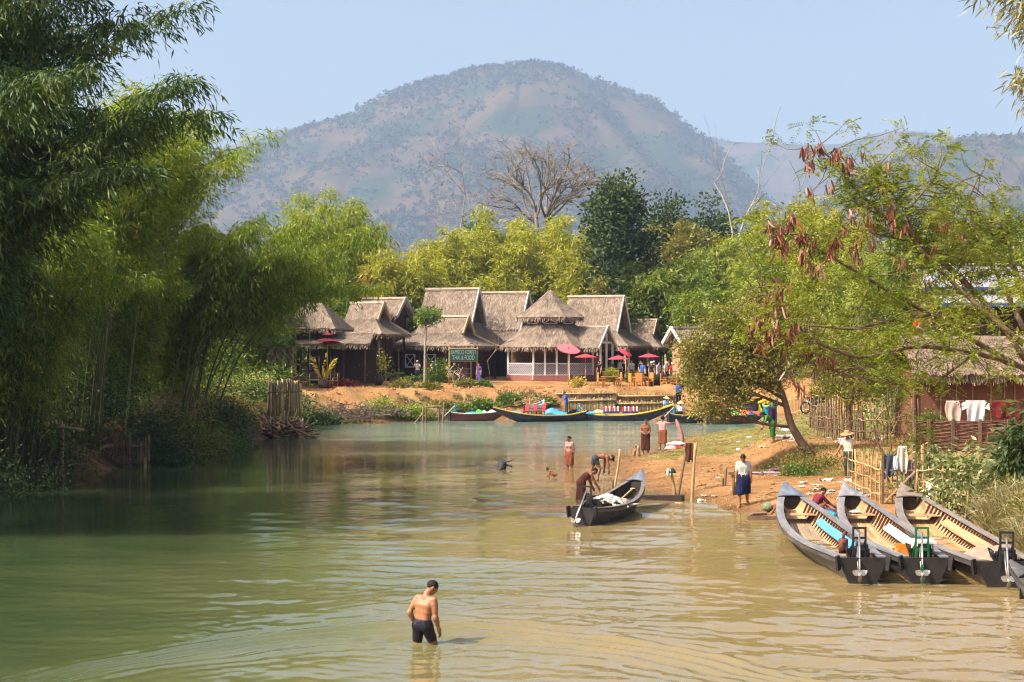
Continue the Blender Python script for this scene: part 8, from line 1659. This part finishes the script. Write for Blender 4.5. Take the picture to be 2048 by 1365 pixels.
x = gx(635, 115.2); t = thing('bamboo_table', 'low bamboo table with a pale green cloth on the left terrace', 'table', (x, 115.2, gz(x, 115.2)), .1); MB().box((0, 0, .6), (1.3, .7, .05)).build('tabletop', M('pale_green', (0.4, 0.45, 0.16), rough=.8), t)
for a in (-.55, .55):
    for b in (-.28, .28): MB().tube([(a, b, 0), (a, b, .6)], .03, 6).build('leg', DRYCULM, t, smooth=True)
# pots and plants
POT = M('clay_pot', (0.17, 0.10, 0.07), (0.10, 0.06, 0.045), scale=5, rough=.6)
def potted(px, D, h_, plant, seed, label, pr_=.42):
    x = gx(px, D); t = thing('potted_plant', label, 'plant', (x, D, gz(x, D)), 0, 'potted plants before the huts'); s_ = pr_
    MB().lathe([(.001, 0), (.55 * s_, 0), (1.0 * s_, .75 * s_), (.98 * s_, 1.2 * s_), (.6 * s_, 1.75 * s_), (.68 * s_, 1.85 * s_), (.5 * s_, 1.8 * s_), (.001, 1.75 * s_)], n=18).build('pot', POT, t, smooth=True); fo = MB(); r = np.random.default_rng(seed); z0 = 1.75 * s_
    if plant == 'fern':
        n = 22; a = r.random(n) * 6.28; m_ = 16; sv = np.linspace(.1, 1, m_); el = r.uniform(.2, .9, n); Lf = h_ * r.uniform(.8, 1.2, n)
        for k in range(n):
            P = np.stack([np.cos(a[k]) * Lf[k] * sv, np.sin(a[k]) * Lf[k] * sv, z0 + Lf[k] * (el[k] * sv - .6 * sv ** 2)], 1); sd = np.array([-math.sin(a[k]), math.cos(a[k]), -.2])
            for sg in (1, -1): leaves(fo, P, np.tile(sd * sg + [math.cos(a[k]) * .5, math.sin(a[k]) * .5, 0], (m_, 1)), .30 * h_ * (1.1 - sv), .06, r)
        mt = GREEN
    elif plant == 'yellow':
        n = 7; a = r.random(n) * 6.28
        for k in range(n):
            P = np.tile([[0, 0, z0]], (12, 1)) + np.linspace(0, 1, 12)[:, None] * [math.cos(a[k]) * .4 * h_, math.sin(a[k]) * .3 * h_, h_ * r.uniform(.6, 1)]; leaves(fo, P, np.array([[math.cos(a[k]), math.sin(a[k]), .6]]) + r.normal(0, .3, (12, 3)), .5, .14, r)
        mt = YELL
    else:
        n = 420; P = r.normal(0, 1, (n, 3)) * [.28 * h_, .28 * h_, .3 * h_] + [0, 0, z0 + h_ * .5]; leaves(fo, P, r.normal(0, 1, (n, 3)), .2, .08, r); mt = GREEN if plant == 'bush' else BAM_YEL
    MB().tube([(0, 0, z0 - .1), (0, 0, z0 + h_ * .5)], .03, 6).build('stem', BARK, t, smooth=True); fo.build('foliage', mt, t)
potted(757, 121, 1.7, 'yb', 1, 'large round clay pot with a tall yellow green shrub'); potted(790, 119.5, .95, 'fern', 2, 'clay jar with a spreading fern palm'); potted(823, 119.5, .8, 'fern', 3, 'grey pot with a low fern palm beside the tourists', .32); potted(645, 114.5, 1.9, 'yellow', 4, 'clay pot with big yellow leaves before the low table', .36); potted(712, 121.5, 1.1, 'yb', 5, 'slim pot with a yellow round topped plant', .22); potted(566, 113.5, 1.0, 'bush', 6, 'dark pot with a shrub at the left end of the terrace', .4)
bush('bush', 'low red leaved plants in front of the left hut', gp(gx(690, 118), 118), (1.1, .4, .45), 40, 20, .18, .1, REDL, 560); bush('bush', 'small red plant on the grass ledge', gp(gx(655, 114.8), 114.8), (.3, .3, .4), 14, 16, .16, .1, REDL, 561); bush('bush', 'bright yellow flowering shrub below the pale pink parasol', gp(gx(1156, 118.5), 118.5), (.55, .5, .7), 44, 22, .14, .09, YELL, 562); bush('bush', 'yellow green palm shrub behind the first cafe table', gp(gx(1222, 122.5), 122.5, .4), (.6, .5, .8), 40, 22, .3, .06, BAM_YEL, 563); bush('bush', 'yellow green palm shrub behind the middle cafe table', gp(gx(1270, 122.5), 122.5, .4), (.7, .5, .6), 40, 22, .3, .06, BAM_YEL, 564); bush('bush', 'dark clipped shrub between the middle and last cafe table', gp(gx(1312, 120), 120), (.45, .45, .95), 50, 24, .14, .09, DARKG, 565)
bush('bush', 'green shrub between the round topped tree and the sign', gp(gx(880, 124.5), 124.5), (1.1, .8, 1.8), 70, 24, .24, .1, GREEN, 566); bush('bush', 'bushes at the foot of the woven wall', gp(gx(1362, 120), 120), (1.1, .8, 1.0), 60, 24, .2, .1, OLIVE, 567)
# round topped tree and the bare frangipani
D = 123.0; x = gx(850, D); b_ = np.array([x, D, gz(x, D)]); q = lambda px, py: tuple(at(px, py, D) - b_)
tree('round_topped_tree', 'slim tree with a bare pale trunk and a round green top before the front hut', b_, [(0, 0, -.2), q(850, 700), q(853, 640)], [(*q(855, 632), .7, .7, .62), (*q(848, 638), .4, .4, .3)], .13, 70, 30, .2, .11, LUSH, 570, bark=PALEBARK, clump_r=.22, showtwig=False)
x = gx(912, 119); bare_tree('frangipani_tree', 'bare pale frangipani with thick forked branches in front of the sign', (x, 119, gz(x, 119)), 2.9, 571, .55, M('frangipani_bark', (0.55, 0.5, 0.42), (0.4, 0.35, 0.28), scale=4, rough=.8), r0=.09, levels=4, fork=.28, flowers=YELL, nfl=14, fl=.3, kids=(2, 3), buds='leaf_tips')
x = gx(976, 122); bare_tree('bare_sapling', 'thin bare sapling right of the violet dressed woman', (x, 122, gz(x, 122)), 3.0, 572, .4, OLDWOOD, r0=.035, levels=3, fork=.7, kids=(1, 3), cat='sapling'); x = gx(812, 115.3); bare_tree('bare_sapling', 'little pale leafless shrub on the ledge left of the tourists', (x, 115.3, gz(x, 115.3)), 1.2, 573, .3, PALEBARK, r0=.03, levels=3, fork=.2, cat='sapling')
for px, D_, lab in [(552, 113, 'palm with a shaggy skirt of dead fronds at the left end of the terrace'), (572, 116, 'second shaggy palm behind the settee')]:
    x = gx(px, D_); t = thing('shaggy_palm', lab, 'palm', (x, D_, gz(x, D_)), 0, 'shaggy palms'); MB().tube([(0, 0, -.2), (.05, 0, 2.6)], .12, 8).build('trunk', BARK, t, smooth=True); r = np.random.default_rng(int(px)); fo = MB(); n = 260; a = r.random(n) * 6.28; P = np.stack([np.cos(a) * .15, np.sin(a) * .15, r.uniform(2.0, 3.1, n)], 1); leaves(fo, P, np.stack([np.cos(a) * .5, np.sin(a) * .5, -1 + 0 * a], 1) + r.normal(0, .2, (n, 3)), .9, .07, r); fo.build('dead_fronds', DRY, t)
    fo = MB(); n = 160; a = r.random(n) * 6.28; P = np.stack([np.cos(a) * .1, np.sin(a) * .1, 3.0 + 0 * a], 1); leaves(fo, P, np.stack([np.cos(a), np.sin(a), r.uniform(-.2, 1, n)], 1), .9, .08, r); fo.build('fronds', GREEN, t)
